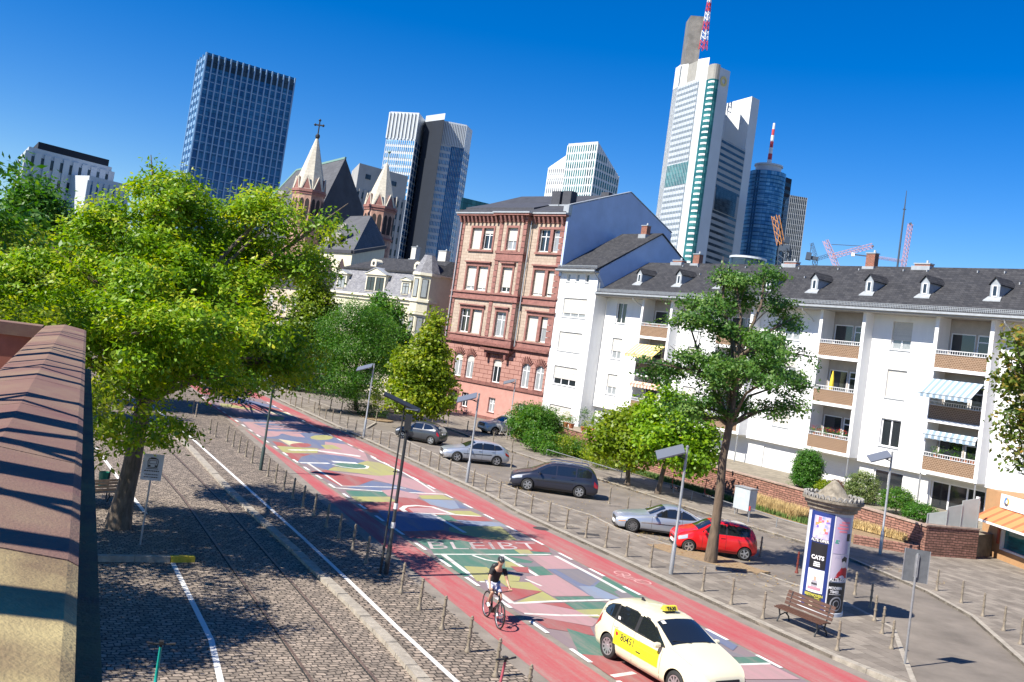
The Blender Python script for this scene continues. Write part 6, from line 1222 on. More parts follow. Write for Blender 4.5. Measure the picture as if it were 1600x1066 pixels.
# slim dark signal pole at the left of the artwork
T = lamp('slim dark green lamp post on the cobbles beside the artwork', 407, 735, 428, 588, CH, -1, mat('dark_green_paint', (.03, .05, .045), .5))
# dark double mast
for i, (bx, by, tx, ty, lb, wdp) in enumerate(((603, 897, 640, 648, 'thicker pole of the dark pair in the foreground, ending in a square collar', .055), (594, 896, 632, 634, 'thinner pole of the dark pair, carrying a long slanted panel', .03))):
    b = G(bx, by, CH); h = float(min(np.arange(3, 9, .05), key=lambda q: (lambda s: math.hypot(s[0]-tx, s[1]-ty))(PROJ((b.x, b.y, CH+q)))))
    T = thing('dark_mast', lb, 'mast', (b.x, b.y, CH), 0, 'dark double mast'); mb = MB(); mb.lathe(0, 0, [(wdp*1.4, 0), (wdp*1.4, .9), (wdp, .95), (wdp*.85, h)], 12); mb.build('pole', DARKM, T, smooth=50)
    if i == 0:
        mb = MB(); mb.box(-.1, .1, -.1, .1, h-.5, h); mb.build('collar', DARKM, T)
        for z, c in ((2.05, (.7, .7, .7)), (1.45, (.6, .6, .55))): mb = MB(); mb.lathe(0, 0, [(wdp+.012, z), (wdp+.012, z+.18)], 10); mb.build('sticker', mat('sticker_white', (.7, .7, .7), .6), T)
        for z in (3.2, h-.7): mb = MB(); mb.bar((0, 0, z), (-.25, .05, z), .03); mb.build('clamp', DARKM, T)
    else:
        mb = MB(); c = Vector((-.1, 0, h+.1)); u = Vector((.60, .05, -.20)); v = Vector((0, .16, .04)); w__ = u.cross(v).normalized()*.025
        mb.hexa([c-u-v-w__, c+u-v-w__, c+u+v-w__, c-u+v-w__], [c-u-v+w__, c+u-v+w__, c+u+v+w__, c-u+v+w__]); mb.build('reflector_panel', DARKM, T)
        mb = MB(); mb.box(c.x+.15, c.x+.55, c.y-.13, c.y+.13, c.z-.19, c.z-.16); mb.build('lamp_glass', MATS['reflector_panel'], T)
# advertising column
cb = (G(1249, 942, KH)+G(1313, 969, KH))/2; b2 = Vector((cb.x, cb.y, KH)); b2 += Vector((ray(1281, 955).x, ray(1281, 955).y, 0)).normalized()*.1
AC = thing('poster_column', 'round poster column with concert posters and a scalloped stone cap', 'advertising column', b2); CRAD = .74; CHT = 3.5
mb = MB(); mb.lathe(0, 0, [(CRAD+.03, 0), (CRAD+.03, .12), (CRAD, .14), (CRAD, CHT)], 48); mb.build('drum', mat('column_grey', (.55, .57, .60), .7, .1, 3), AC, smooth=40)
CST = mat('weathered_cap_stone', (.23, .20, .155), .95, .45, 5, .8, 30); 
mb = MB(); mb.lathe(0, 0, [(CRAD+.02, CHT), (CRAD+.10, CHT+.05), (CRAD+.12, CHT+.16), (CRAD+.2, CHT+.2), (CRAD+.22, CHT+.30), (CRAD+.30, CHT+.34), (CRAD+.30, CHT+.42)], 48); mb.build('cornice', CST, AC, smooth=30)
mb = MB(); mb.lathe(0, 0, [(CRAD+.2, CHT+.42), (.66, CHT+.46), (.5, CHT+.55), (.3, CHT+.80), (.12, CHT+1.0), (.0, CHT+1.06)], 40); mb.build('cone_roof', CST, AC, smooth=50)
mb = MB(); nsc = 30
for i in range(nsc):
    a = 2*math.pi*i/nsc; n = Vector((math.cos(a), math.sin(a), 0)); t = Vector((-n.y, n.x, 0)); c = n*(CRAD+.27)+Vector((0, 0, CHT+.43)); w_ = math.pi*(CRAD+.27)/nsc*.86
    pts = [c+t*w_*math.cos(q)+Vector((0, 0, .15*math.sin(q))) for q in np.linspace(0, math.pi, 9)]; inn = [c+t*w_*.5*math.cos(q)+Vector((0, 0, .085*math.sin(q))) for q in np.linspace(math.pi, 0, 9)]
    mb.ext(pts+inn, n*-.07)
mb.build('scalloped_crest', mat('crest_grey', (.27, .26, .24), .9, .3, 6), AC)
mb = MB(); cama = math.atan2(-b2.y, -b2.x)
def curved(a0, a1, z0, z1, r, m_, name='poster', par=AC, n=18):
    mb = MB(); an = np.linspace(cama+R(a0), cama+R(a1), n); mb.grid([[(r*math.cos(a), r*math.sin(a), z) for a in an] for z in (z0, z1)]); return mb.build(name, m_, par, smooth=60)
def ctext(txt, ac, z, size, r, m_, par, bold=.006, sx=1):
    t = text_mb(txt, size, bold=bold); t.v = [((r)*math.cos(cama+R(ac)+x*sx/r), r*math.sin(cama+R(ac)+x*sx/r), z+y) for x, y, _ in t.v]; return t.build('poster_text', m_, par)
r_ = CRAD
PB = mat('poster_blue_paper', (.015, .035, .19), .6); PW_ = mat('poster_white', (.75, .73, .74), .6); PBK = mat('poster_black', (.012, .012, .016), .5); PLIL = mat('poster_lilac', (.42, .36, .50), .6, .1, 2)
PPK = mat('poster_pink', (.75, .22, .28), .6); PYT = mat('poster_yellow_text', (.55, .5, .08), .6)
bp_ = curved(-58, 11, .15, 3.45, r_+.008, PB, 'poster_panel')
curved(-64, -58.3, .15, 3.45, r_+.008, PW_, 'white_strip')
curved(11.3, 14, .15, 3.45, r_+.008, PW_, 'white_strip')
A0, A1 = -44, 1
p1 = curved(A0, A1, 2.55, 3.32, r_+.012, mat('poster_collage', (.25, .35, .75), .6, .2, 5, col2=(.85, .6, .65)), 'poster')
rn = random.Random(4)
for k in range(16):
    a = rn.uniform(-40, -8); z = rn.uniform(2.7, 3.2); c = rn.choice(((.75, .15, .2), (.85, .55, .6), (.75, .3, .1), (.8, .8, .85), (.2, .15, .5)))
    curved(a, a+rn.uniform(4, 10), z, z+rn.uniform(.05, .14), r_+.014+.0005*k, mat('collage_%d' % k, c, .6), 'printed_patch', p1, 5)
p2 = curved(A0, A1, 2.42, 2.548, r_+.012, PBK); ctext('ALTE OPER', -21.5, 2.485, .13, r_+.016, PW_, p2, .004)
p3 = curved(A0, A1, 1.52, 2.40, r_+.012, PBK); ctext('CATS', -21.5, 1.90, .19, r_+.016, PW_, p3, .008)
for z, w_ in ((1.74, 8), (1.68, 9), (1.62, 9)): curved(-21.5-w_, -21.5+w_, z-.02, z+.018, r_+.016, PW_, 'text_line', p3, 6)
p4 = curved(A0, A1, .72, 1.50, r_+.012, PW_)
for a, b, z0, z1, m_ in ((-30, -14, .90, 1.12, mat('poster_figure_grey', (.35, .33, .38), .6)), (-25, -18, 1.10, 1.26, mat('poster_skin', (.55, .32, .25), .6)), (-40, -4, .80, .90, PPK), (-30, -14, .97, 1.04, PBK)): curved(a, b, z0, z1, r_+.016+.001*(z0 < 1), m_, 'printed_patch', p4, 6)
p5 = curved(A0, A1, .17, .70, r_+.012, mat('poster_olive_black', (.05, .045, .02), .6)); ctext('BEETHOVEN', -21.5, .62, .12, r_+.016, PYT, p5, .004)
for z in (.53, .48, .43): curved(-17, -4, z, z+.02, r_+.016, PYT, 'text_line', p5, 5)
curved(-30, -20, .22, .48, r_+.016, mat('poster_portrait', (.5, .42, .3), .6, .4, 12), 'printed_patch', p5, 6)
p6 = curved(15, 62, 2.15, 3.40, r_+.012, PLIL)
for a, b, z0, z1 in ((24, 52, 3.10, 3.17), (20, 55, 2.98, 3.06), (26, 50, 2.88, 2.94), (30, 58, 3.2, 3.26)): curved(a, b, z0, z1, r_+.015, PPK, 'printed_patch', p6, 6)
for a, b, z0, z1 in ((20, 24, 2.55, 2.62), (18, 28, 2.50, 2.54), (23, 30, 2.58, 2.61)): curved(a, b, z0, z1, r_+.016, mat('palm_green', (.03, .3, .2), .6), 'printed_patch', p6, 5)
curved(52, 66, 2.6, 2.85, r_+.017, PBK, 'printed_patch', p6, 5)
p7 = curved(15, 72, 1.20, 2.13, r_+.012, mat('poster_pale_lilac', (.50, .44, .54), .6)); ctext('ALTE', 36, 2.04, .15, r_+.016, mat('poster_grey_text', (.45, .42, .55), .6), p7, .004)
for pts, m_ in (([(24, 1.24), (72, 1.24), (72, 1.62), (60, 1.72), (46, 1.70), (34, 1.5)], mat('poster_red_coat', (.4, .01, .02), .6)), ([(48, 1.68), (60, 1.68), (62, 1.92), (55, 2.0), (47, 1.9)], mat('poster_face', (.7, .62, .6), .6)), ([(44, 1.88), (62, 1.84), (64, 2.02), (52, 2.08), (43, 1.99)], PBK), ([(15, 1.2), (72, 1.2), (72, 1.34), (40, 1.36), (22, 1.3)], PBK)):
    mb = MB(); rr_ = r_+.0165+.0012*(m_ is PBK); mb.sheet([(rr_*1.004*math.cos(cama+R(a)), rr_*1.004*math.sin(cama+R(a)), z) for a, z in pts]) if 0 else None
    # subdivide the outline so it bends with the drum
    ctr = (sum(p[0] for p in pts)/len(pts), sum(p[1] for p in pts)/len(pts)); V = lambda a, z: (rr_*math.cos(cama+R(a)), rr_*math.sin(cama+R(a)), z)
    for i in range(len(pts)):
        p, q = pts[i], pts[(i+1) % len(pts)]
        for s_ in range(4):
            f0, f1 = s_/4, (s_+1)/4; L2 = lambda a, f: (ctr[0]+(a[0]-ctr[0])*f, ctr[1]+(a[1]-ctr[1])*f); mb.sheet([V(*L2(p, f0)), V(*L2(p, f1)), V(*L2(q, f1)), V(*L2(q, f0))] if s_ else [V(*ctr), V(*L2(p, f1)), V(*L2(q, f1))])
    mb.build('printed_patch', m_, p7)
ctext('ALTE OPER', 44, 1.26, .15, r_+.02, PW_, p7, .006)
p8 = curved(15, 75, .15, 1.17, r_+.012, PBK); ctext('MODERN', 36, .98, .13, r_+.016, PW_, p8, .005); ctext('TIMES', 33, .85, .13, r_+.016, PW_, p8, .005); curved(18, 55, .76, .775, r_+.016, PW_, 'text_line', p8, 8)
mb = MB(); V = lambda a, z: ((r_+.016)*math.cos(cama+R(a)), (r_+.016)*math.sin(cama+R(a)), z)
for r0, r1 in ((.20, .25), (.10, .13)): mb.grid([[V(42+math.degrees(r*math.cos(t)/r_), .45+r*math.sin(t)) for t in np.linspace(0, 2*math.pi, 25)] for r in (r0, r1)])
mb.build('printed_patch', mat('poster_grey_ring', (.3, .3, .32), .6), p8)
# benches
def bench(label, loc, rz, L_=1.9, leg=DARKM, wood=None):
    T = thing('park_bench', label, 'bench', loc, rz, 'slatted benches'); wood = wood or mat('bench_wood', (.085, .04, .026), .6, .35, 6, stretch=(1, 8, 8))
    for i, (y, z) in enumerate(((.04, .44), (.14, .455), (.24, .45), (.34, .44), (.43, .42))): mb = MB(); mb.box(-L_/2, L_/2, y-.04, y+.04, z, z+.035); mb.build('seat_slat', wood, T)
    for i, (y, z) in enumerate(((-.04, .52), (-.075, .64), (-.11, .76), (-.15, .87))): mb = MB(); mb.hexa([(-L_/2, y, z), (L_/2, y, z), (L_/2, y+.03, z), (-L_/2, y+.03, z)], [(-L_/2, y-.03, z+.09), (L_/2, y-.03, z+.09), (L_/2, y, z+.09), (-L_/2, y, z+.09)]); mb.build('back_slat', wood, T)
    for s in (-1, 1):
        x = s*L_*.4; mb = MB(); mb.tube([(x, .46, 0), (x, .42, .12), (x, .36, .2), (x, .40, .33), (x, .42, .42)], .025); mb.tube([(x, -.12, 0), (x, -.06, .15), (x, .04, .24), (x, .0, .4), (x, -.06, .6), (x, -.15, .95)], .025); mb.tube([(x, -.06, .15), (x, .12, .28), (x, .3, .22), (x, .36, .2)], .02); mb.tube([(x, .0, .42), (x, .44, .40)], .022); mb.build('leg', leg, T, smooth=60)
    return T
a, b = G(*z6(112, 755), KH), G(*z6(303, 835), KH); d = (b-a); ang = math.atan2(d.y, d.x)
mid = (a+b)/2; n = Vector((-math.sin(ang), math.cos(ang), 0)); bench('brown slatted bench with curved iron legs in front of the poster column', (mid.x+n.x*.45, mid.y+n.y*.45, KH), ang+math.pi, d.length/.8)
p = G(170, 792, PLH); bench('wooden slatted bench half hidden behind the big tree trunk', (p.x-.35, p.y-.1, PLH), R(55), 1.6, wood=mat('pale_bench_wood', (.42, .28, .18), .6, .3, 6))
p = G(*zr(1270, 505), KH); bench('low dark bench on the far forecourt behind the dark hatchback', (p.x, p.y, KH), R(8), 2.2)
# litter bin
p = G(157, 778, PLH); T = thing('litter_bin', 'small green litter bin beside the half-hidden bench', 'bin', (p.x, p.y, PLH)); mb = MB(); mb.lathe(0, 0, [(.15, .45), (.19, .95), (.17, .95), (.13, .5)], 14); mb.build('bin', mat('green_enamel', (.02, .20, .12), .4), T, smooth=40); mb = MB(); mb.tube([(.2, 0, 0), (.2, 0, 1.05)], .025); mb.build('post', DARKM, T)
# museum tram sign
b = G(219, 851, PLH); T = thing('tram_stop_sign', 'white sign with a tram symbol on a thin post by the big tree', 'sign', (b.x, b.y, PLH)); h = 2.75; fx = Vector((CR.x, CR.y*.0, 0)); sa_ = math.atan2(-b.x*-1, b.y)
T.rotation_euler = (0, 0, math.atan2(b.y, b.x)-math.pi/2); mb = MB(); mb.tube([(0, 0, 0), (0, 0, h)], .03, 10); mb.build('post', GREYM, T)
mb = MB(); mb.box(-.3, .3, -.055, -.035, h-.78, h+.02); pl_ = mb.build('sign_plate', mat('sign_plate', (.55, .58, .62), .45), T); mb = MB(); mb.box(-.27, .27, -.058, -.0555, h-.75, h-.01); mb.build('sign_face', mat('sign_face_grey', (.50, .53, .58), .4), pl_)
mb = MB(); y = -.062
def ring(pts, w_, mb=mb, y=y):
    for i in range(len(pts)):
        p, q = Vector((pts[i][0], y, pts[i][1])), Vector((pts[(i+1) % len(pts)][0], y, pts[(i+1) % len(pts)][1])); mb.bar(p, q, w_, .004, up=(0, 1, 0))
ring([(-.13, h-.38), (-.15, h-.2), (-.12, h-.12), (.12, h-.12), (.15, h-.2), (.13, h-.38)], .022); ring([(-.1, h-.27), (-.1, h-.17), (.1, h-.17), (.1, h-.27)], .014)
mb.box(-.08, .08, y-.003, y, h-.11, h-.08); mb.box(-.17, .17, y-.003, y, h-.43, h-.41)
for x in (-.09, .09): mb.lathe(x, 0, [(0, 0)], 3) if 0 else mb.box(x-.03, x+.03, y-.003, y, h-.36, h-.31)
mb.build('tram_symbol', BLACK, pl_)
for k, (z, hh_, xx) in enumerate(((.49, .035, .22), (.60, .028, .20), (.68, .028, .21))):     # lines of small print
    mb = MB(); rq = random.Random(k); x = -xx
    while x < xx: w2_ = rq.uniform(.02, .06); mb.box(x, min(x+w2_, xx), y-.002, y, h-z-hh_/2, h-z+hh_/2); x += w2_+.014
    mb.build('sign_print', BLACK, pl_)
# traffic sign seen from behind
b = G(1413, 1043, 0); T = thing('road_sign', 'grey back of a road sign on a post near the side street', 'sign', (b.x, b.y, 0), math.atan2(b.y, b.x)-math.pi/2+R(12)); h = 3.45; mb = MB(); mb.tube([(0, 0, 0), (0, 0, h-.1)], .035, 10); mb.build('post', GREYM, T)
mb = MB(); mb.box(-.34, .34, .04, .07, h-.95, h); p_ = mb.build('sign_plate', mat('sign_back', (.13, .14, .15), .5, .15, 5, metal=.2), T); mb = MB(); mb.box(-.05, .05, -.02, .04, h-.8, h-.15); mb.box(-.36, -.34, .03, .08, h-.95, h); mb.box(.34, .36, .03, .08, h-.95, h); mb.build('bracket', GREYM, p_)
# grey utility cabinet
p = G(*z5(1070, 470), KH); s, n = FF.sn(p); T = thing('utility_cabinet', 'grey street cabinet with a small yellow-white label in front of the garden wall', 'cabinet', (p.x, p.y, KH), FF.rz); mb = MB(); mb.box(-.55, .55, -.3, .3, .35, 1.55); mb.build('body', mat('cabinet_grey', (.42, .46, .48), .5, .08, 3), T); mb = MB(); mb.box(-.6, .6, -.34, .34, 1.553, 1.6); mb.build('lid', GREYM, T)
mb = MB(); mb.box(-.15, .2, .302, .308, 1.05, 1.2); mb.build('label', mat('label_white', (.75, .72, .5), .5), T)
for x in (-.45, .45): mb = MB(); mb.tube([(x, 0, 0), (x, 0, .348)], .03); mb.build('leg', GREYM, T)
p = G(*z5(1105, 515), KH); T = thing('marker_post', 'short white and red marker post by the cabinet', 'post', (p.x, p.y, KH)); mb = MB(); mb.tube([(0, 0, 0), (0, 0, .62)], .035); mb.build('post', GREYM, T); mb = MB(); mb.tube([(0, 0, .625), (0, 0, .85)], .05); mb.build('cap', mat('warn_red', (.55, .05, .04), .5), T)
# scooters
def scooter(label, loc, rz, cm, bar=None, fall=0):
    T = thing('electric_scooter', label, 'scooter', loc, rz, 'electric scooters'); bar = bar or BLACK
    mb = MB(); mb.hexa([(-.32, -.08, .12), (.32, -.08, .12), (.32, .08, .12), (-.32, .08, .12)], [(-.34, -.075, .17), (.34, -.075, .17), (.34, .075, .17), (-.34, .075, .17)]); mb.build('deck', cm, T)
    mb = MB(); mb.tube([(.30, 0, .15), (.45, 0, .22), (.47, 0, .42), (.40, 0, .98)], [.04, .035, .032, .028], 10); mb.build('steering_column', cm, T, smooth=60)
    mb = MB(); mb.tube([(.39, -.26, 1.05), (.40, -.1, 1.03), (.40, 0, 1.04), (.40, .1, 1.03), (.39, .26, 1.05)], .018, 8); mb.tube([(.40, 0, .98), (.40, 0, 1.05)], .03); hb = mb.build('handlebar', bar, T)
    for s in (-1, 1): mb = MB(); mb.tube([(.39, s*.16, 1.045), (.385, s*.27, 1.055)], .024); mb.build('grip', BLACK, hb)
    mb = MB(); mb.box(.36, .46, -.045, .045, 1.03, 1.09); mb.build('display', BLACK, hb)
    for x in (.50, -.44):
        w_ = MB(); w_.v = []; n_ = 18; w_.tube([(x+.115*math.cos(t), 0, .12+.115*math.sin(t)) for t in np.linspace(0, 2*math.pi, n_)], .024, 8); wh = w_.build('wheel', RUBBER, T, smooth=60)
        w_ = MB(); w_.lathe(0, 0, [(.09, -.012), (.09, .012)], 14); w_.v = [(x+v[0], v[2], .12+v[1]) for v in w_.v]; w_.build('hub', GREYM, wh)
    mb = MB(); mb.tube([(-.30, 0, .2), (-.42, 0, .27), (-.53, 0, .24)], [.05, .045, .02], 8); mb.build('mudguard', BLACK, T)
    return T
TEAL = mat('teal_paint', (.01, .30, .25), .35); SRED = mat('scooter_red', (.52, .08, .06), .4); SPNK = mat('scooter_pink_black', (.45, .10, .13), .4, .0, 1)
def scat(px_t, z, hgt, rz, lb, cm, base=None): p = G(*px_t, z+hgt); off_ = Vector((.40*math.cos(rz), .40*math.sin(rz), 0)); return scooter(lb, (p.x-off_.x, p.y-off_.y, z), rz, cm)
scat((252, 1005), 0, 1.05, R(105), 'teal electric scooter standing on the shaded cobbles at bottom left', TEAL)
scat((790, 1029), CH, 1.05, R(128), 'black and pink electric scooter beside the bollard at bottom centre', SPNK)
for x, y, rz, lb in ((985, 737, 2.4, 'red electric scooter lying back against the weeds, leftmost of three'), (1055, 766, 1.9, 'red electric scooter in the middle of three by the garden wall'), (1107, 778, 2.0, 'upright red electric scooter, rightmost of three by the garden wall')): p = G(x, y, KH); scooter(lb, (p.x, p.y, KH), rz, SRED)
# manhole covers and patches
mb = MB(); 
for x, y, s_, z in ((z3(1140, 905)[0], z3(1140, 905)[1], .35, .0088), ): p = G(x, y); mb.lathe(p.x, p.y, [(s_, .005), (s_, z)], 20)
for x, y in (z5(1085, 855), z5(-0, 600)): p = G(x, y, KH); mb.prism([(p.x-.5, p.y-.35), (p.x+.5, p.y-.1), (p.x+.45, p.y+.35), (p.x-.55, p.y+.1)], KH, KH+.006)
for x, y in (z7(925, 556), z7(1035, 655), z7(1165, 760)): p = G(x, y); mb.prism([(p.x-.12, p.y-.06), (p.x+.12, p.y-.06), (p.x+.12, p.y+.06), (p.x-.12, p.y+.06)], 0, .006)
struct('drain_covers', mb, mat('cast_iron', (.05, .045, .04), .7, .3, 20))
# ------------------------------------------------------------ sandstone bridge parapet
PAR = mat('parapet_sandstone', (.20, .088, .085), .95, .3, 1.1, .25, 90, col2=(.22, .155, .10), detail=10)
LICH = mat('lichen_sandstone', (.24, .165, .09), .95, .3, 2.5, .3, 90, col2=(.44, .36, .17), detail=10)
zt_ = 7.0; e0 = G(118, 1066, zt_); e1 = G(135, 516, zt_); dv = (e1-e0).normalized(); nv = Vector((-dv.y, dv.x, 0))   # nv points left, away from the street
PP = thing('bridge_parapet', 'broad red sandstone bridge parapet with lichen in the left foreground', 'parapet', (e0.x, e0.y, 0), math.atan2(dv.y, dv.x))
L1 = (e1-e0).length; wdP = .66; u0 = -4
def plocal(x, y, z): return (x, y, z)
blk = 1.62; xs = []; x = (G(118, 876, zt_)-e0).dot(dv); 
while x > u0: x -= blk
k = 0
while x < L1-.01:
    a, b = max(x, u0)+.008, min(x+blk, L1)-.008; x += blk
    if b-a < .05: continue
    mb = MB(); sec = [(0, 6.72), (0, 6.985), (.03, zt_), (wdP*.52, zt_+.05), (wdP-.03, zt_-.01), (wdP, 6.97), (wdP, 6.72)]
    mb.hexa([(a, y, z) for y, z in sec], [(b, y, z) for y, z in sec]); o = mb.build('coping_stone', LICH if b < 1.9 else PAR, PP); k += 1
mb = MB(); mb.box(u0, L1-.02, .04, wdP-.06, 6.1, 6.72); mb.box(u0, L1-.02, -.17, .04, 6.1, 6.34); mb.box(u0, L1-.05, .02, wdP, -1, 6.1); mb.build('wall', mat('parapet_wall_stone', (.20, .12, .09), .95, .35, 2, .5, 50, col2=(.22, .19, .08)), PP)
# return wing at the far end
mb = MB(); mb.box(L1-.66, L1-.0, wdP+.004, 9, 6.80, zt_); o = mb.build('coping_stone', PAR, PP); mb = MB(); mb.box(L1-.60, L1-.06, wdP-.05, 9, 4.5, 6.80); mb.build('wing_wall', mat('wing_wall_red', (.30, .11, .08), .95, .25, 2), PP)
mb = MB(); mb.box(u0, L1, wdP, 6, 5.6, 5.75); mb.build('walkway', SLABS, PP)
# unseen iron footbridge truss, uprights placed and widened to throw the striped shadows
TR = thing('footbridge_truss', 'riveted iron footbridge truss at the left, out of view, casting striped shadows', 'bridge', (0, 0, 0)); mb = MB()
A = lambda t, h, o_=0: e0+dv*t+nv*(wdP+1.5+o_)+Vector((0, 0, h))
mb.bar(A(1.0, -.6), A(12.6, -.6), .14); mb.bar(A(1.0, 3.2), A(12.6, 3.2), .2); mb.build('chord', DARKM, TR)
for k, (t, wd) in enumerate(((.1, .22), (.7, .16), (1.3, .08), (1.75, .26), (2.4, .14), (3.3, .3), (4.4, .08), (5.8, .14), (7.4, .08), (8.3, .34), (9.9, .08), (12.2, .10))):
    mb = MB(); mb.bar(A(t, -.6), A(t, 3.2), wd, .08); mb.build('upright', DARKM, TR)
    if k % 2: mb = MB(); mb.bar(A(t, .4), A(t+1.6, 3.1), .07); mb.build('diagonal', DARKM, TR); mb = MB(); mb.bar(A(t+1.8, .6), A(t, 2.9), .05); mb.build('diagonal', DARKM, TR)
# ============================================================ vehicles
def carpaint(name, col, metal=0.0, rough=.3): return mat(name, col, rough, metal=metal, coat=.7, spec=.5)
CGL = mat('car_glass', (.012, .015, .018), .04, spec=1.0, coat=.5); CGL2 = mat('car_glass_reflecting', (.10, .14, .16), .08, spec=1.0)
HLM = mat('headlight_lens', (.55, .58, .62), .12, spec=.9, metal=.3); TLM = mat('tail_light_red', (.35, .01, .01), .2, spec=.8); ORL = mat('indicator_orange', (.75, .25, .02), .3)
WELL = mat('wheel_well', (.008, .008, .008), .95); CHR = mat('chrome', (.6, .6, .6), .15, metal=1); DRK = mat('car_trim', (.02, .02, .022), .5); PLT = mat('number_plate', (.75, .75, .73), .5)
def lerpl(pts, x):
    if x <= pts[0][0]: return pts[0][1]
    for (a, p), (b, q) in zip(pts, pts[1:]):
        if x <= b: return p+(q-p)*(x-a)/(b-a)
    return pts[-1][1]
def smooth_profile(pts, it=2):
    for _ in range(it):
        o = [pts[0]]
        for a, b in zip(pts, pts[1:]): o += [(a[0]*.75+b[0]*.25, a[1]*.75+b[1]*.25), (a[0]*.25+b[0]*.75, a[1]*.25+b[1]*.75)]
        pts = o+[pts[-1]]
    return pts
class Car:
    def __init__(c, S):
        c.S = S; c.L = S['L']; c.W = S['W']; c.top = smooth_profile(S['top'], 1); c.belt = S['belt']; c.wid = smooth_profile(S['wid'], 1)
    def sec(c, x):
        S = c.S; w = c.W/2*lerpl(c.wid, x); zt = lerpl(c.top, x); zb = min(lerpl(c.belt, x), zt-.03); z0 = lerpl(S['sill'], x); z0 = min(z0, zb-.05); h = max(0, zt-zb); d = zb-z0
        wr = .92*w-S.get('tumble', .30)*h; k = min(1, h/.25)
        return [(0, z0), (.86*w, z0), (.955*w, z0+.10*d), (.985*w, z0+.22*d), (1.0*w, z0+.45*d), (.998*w, z0+.65*d), (.975*w, z0+.86*d), (.94*w, zb), (.93*w-.1*S.get('tumble', .3)*h, zb+.08*h+.002), (.92*w-.5*S.get('tumble', .3)*h, zb+.5*h), (wr+.02, zb+.84*h), (wr-.05, zt-.035*k-.004), (wr*.72, zt-.008*k-.001), (wr*.36, zt+.006), (0, zt+.012)]
    def pt(c, x, t, s=1):
        r = c.sec(x); i = min(int(t), len(r)-2); f = t-i; y = r[i][0]*(1-f)+r[i+1][0]*f; z = r[i][1]*(1-f)+r[i+1][1]*f
        return Vector((c.L/2-x, s*y, z))
    def nrm(c, x, t, s=1):
        e = .03; a = c.pt(min(x+e, c.L), t, s)-c.pt(max(x-e, 0), t, s); b = c.pt(x, min(t+.05, 13.99), s)-c.pt(x, max(t-.05, 0), s); n = a.cross(b)
        if n.length < 1e-9: return Vector((0, s, 0))
        n.normalize(); o = Vector((0, c.pt(x, t, s).y, c.pt(x, t, s).z-.6)); return n if n.dot(o) > 0 else -n
    def body(c, mats, par):
        S = c.S; xs = sorted(set([0, .03, .07, .13, .2]+[round(v, 3) for v in np.linspace(.3, c.L-.3, 44)]+[c.L-.2, c.L-.13, c.L-.07, c.L-.03, c.L]))
        mb = MB(); rows = []
        for x in xs:
            r = c.sec(x); rows.append([(c.L/2-x, y, z) for y, z in r]+[(c.L/2-x, -y, z) for y, z in r[::-1][1:-1]])
        n = len(rows[0]); mb.v = [p for r in rows for p in r]; mb.f = [[i*n+j, i*n+(j+1) % n, (i+1)*n+(j+1) % n, (i+1)*n+j] for i in range(len(rows)-1) for j in range(n)]+[list(range(n))[::-1], list(range((len(rows)-1)*n, len(rows)*n))]; mb.m = [0]*len(mb.f)
        o = mb.build('body', mats, par, smooth=35); me = o.data
        bm = bmesh.new(); bm.from_mesh(me); bmesh.ops.recalc_face_normals(bm, faces=bm.faces); bm.to_mesh(me); bm.free()
        cutters = []
        for xw in S['wx']:
            for s in (-1, 1):
                cb = MB(); r = S['wr']*1.14; k = 28; X = c.L/2-xw
                cb.hexa([(X+r*math.cos(2*math.pi*i/k), s*(c.W/2+.2), S['wr']+r*math.sin(2*math.pi*i/k)) for i in range(k)], [(X+r*math.cos(2*math.pi*i/k), s*(c.W/2-.30), S['wr']+r*math.sin(2*math.pi*i/k)) for i in range(k)])
                co = cb.build('cutter', WELL); bm = bmesh.new(); bm.from_mesh(co.data); bmesh.ops.recalc_face_normals(bm, faces=bm.faces); bm.to_mesh(co.data); bm.free()
                md = o.modifiers.new('b', 'BOOLEAN'); md.operation = 'DIFFERENCE'; md.object = co; md.solver = 'EXACT'; md.material_mode = 'TRANSFER'; cutters.append(co)
        par_ = o.parent; o.parent = None; loc = o.matrix_world.copy()
        dg = bpy.context.evaluated_depsgraph_get(); nm = bpy.data.meshes.new_from_object(o.evaluated_get(dg)); o.modifiers.clear(); o.data = nm; nm.name = 'body'; o.parent = par_
        nm.set_sharp_from_angle(angle=R(35)) if hasattr(nm, 'set_sharp_from_angle') else None
        for co in cutters: bpy.data.objects.remove(co)
        return o
    def patch(c, name, m_, par, x0, x1, t0, t1, s=1, off=.006, nx=8, nt=5, fx=None, both=True):
        """thin panel following the body; t0, t1 may be functions of x"""
        mb = MB(); T0 = t0 if callable(t0) else (lambda x: t0); T1 = t1 if callable(t1) else (lambda x: t1)
        rows = [[c.pt(x, T0(x)+(T1(x)-T0(x))*j/nt, s)+c.nrm(x, T0(x)+(T1(x)-T0(x))*j/nt, s)*off for j in range(nt+1)] for x in np.linspace(x0, x1, nx+1)]
        mb.grid(rows); return mb.build(name, m_, par, smooth=60)
    def zwin(c, name, m_, par, pts, s=1, off=.006, nx=10):
        """side glass given as (x, z bottom, z top)"""
        mb = MB(); lo = [(p[0], p[1]) for p in pts]; hi = [(p[0], p[2]) for p in pts]; rows = []
        for x in np.linspace(pts[0][0], pts[-1][0], nx+1):
            r = c.sec(x); a, b = lerpl(lo, x), lerpl(hi, x); row = []
            for j in range(5):
                z = a+(b-a)*j/4; rr = r[6:12]; y = rr[-1][0]
                for (y0, z0), (y1, z1) in zip(rr, rr[1:]):
                    if z0 <= z <= z1: y = y0+(y1-y0)*(z-z0)/max(z1-z0, 1e-6); break
                row.append((c.L/2-x, s*(y+off), z))
            rows.append(row)
        mb.grid(rows); return mb.build(name, m_, par, smooth=60)
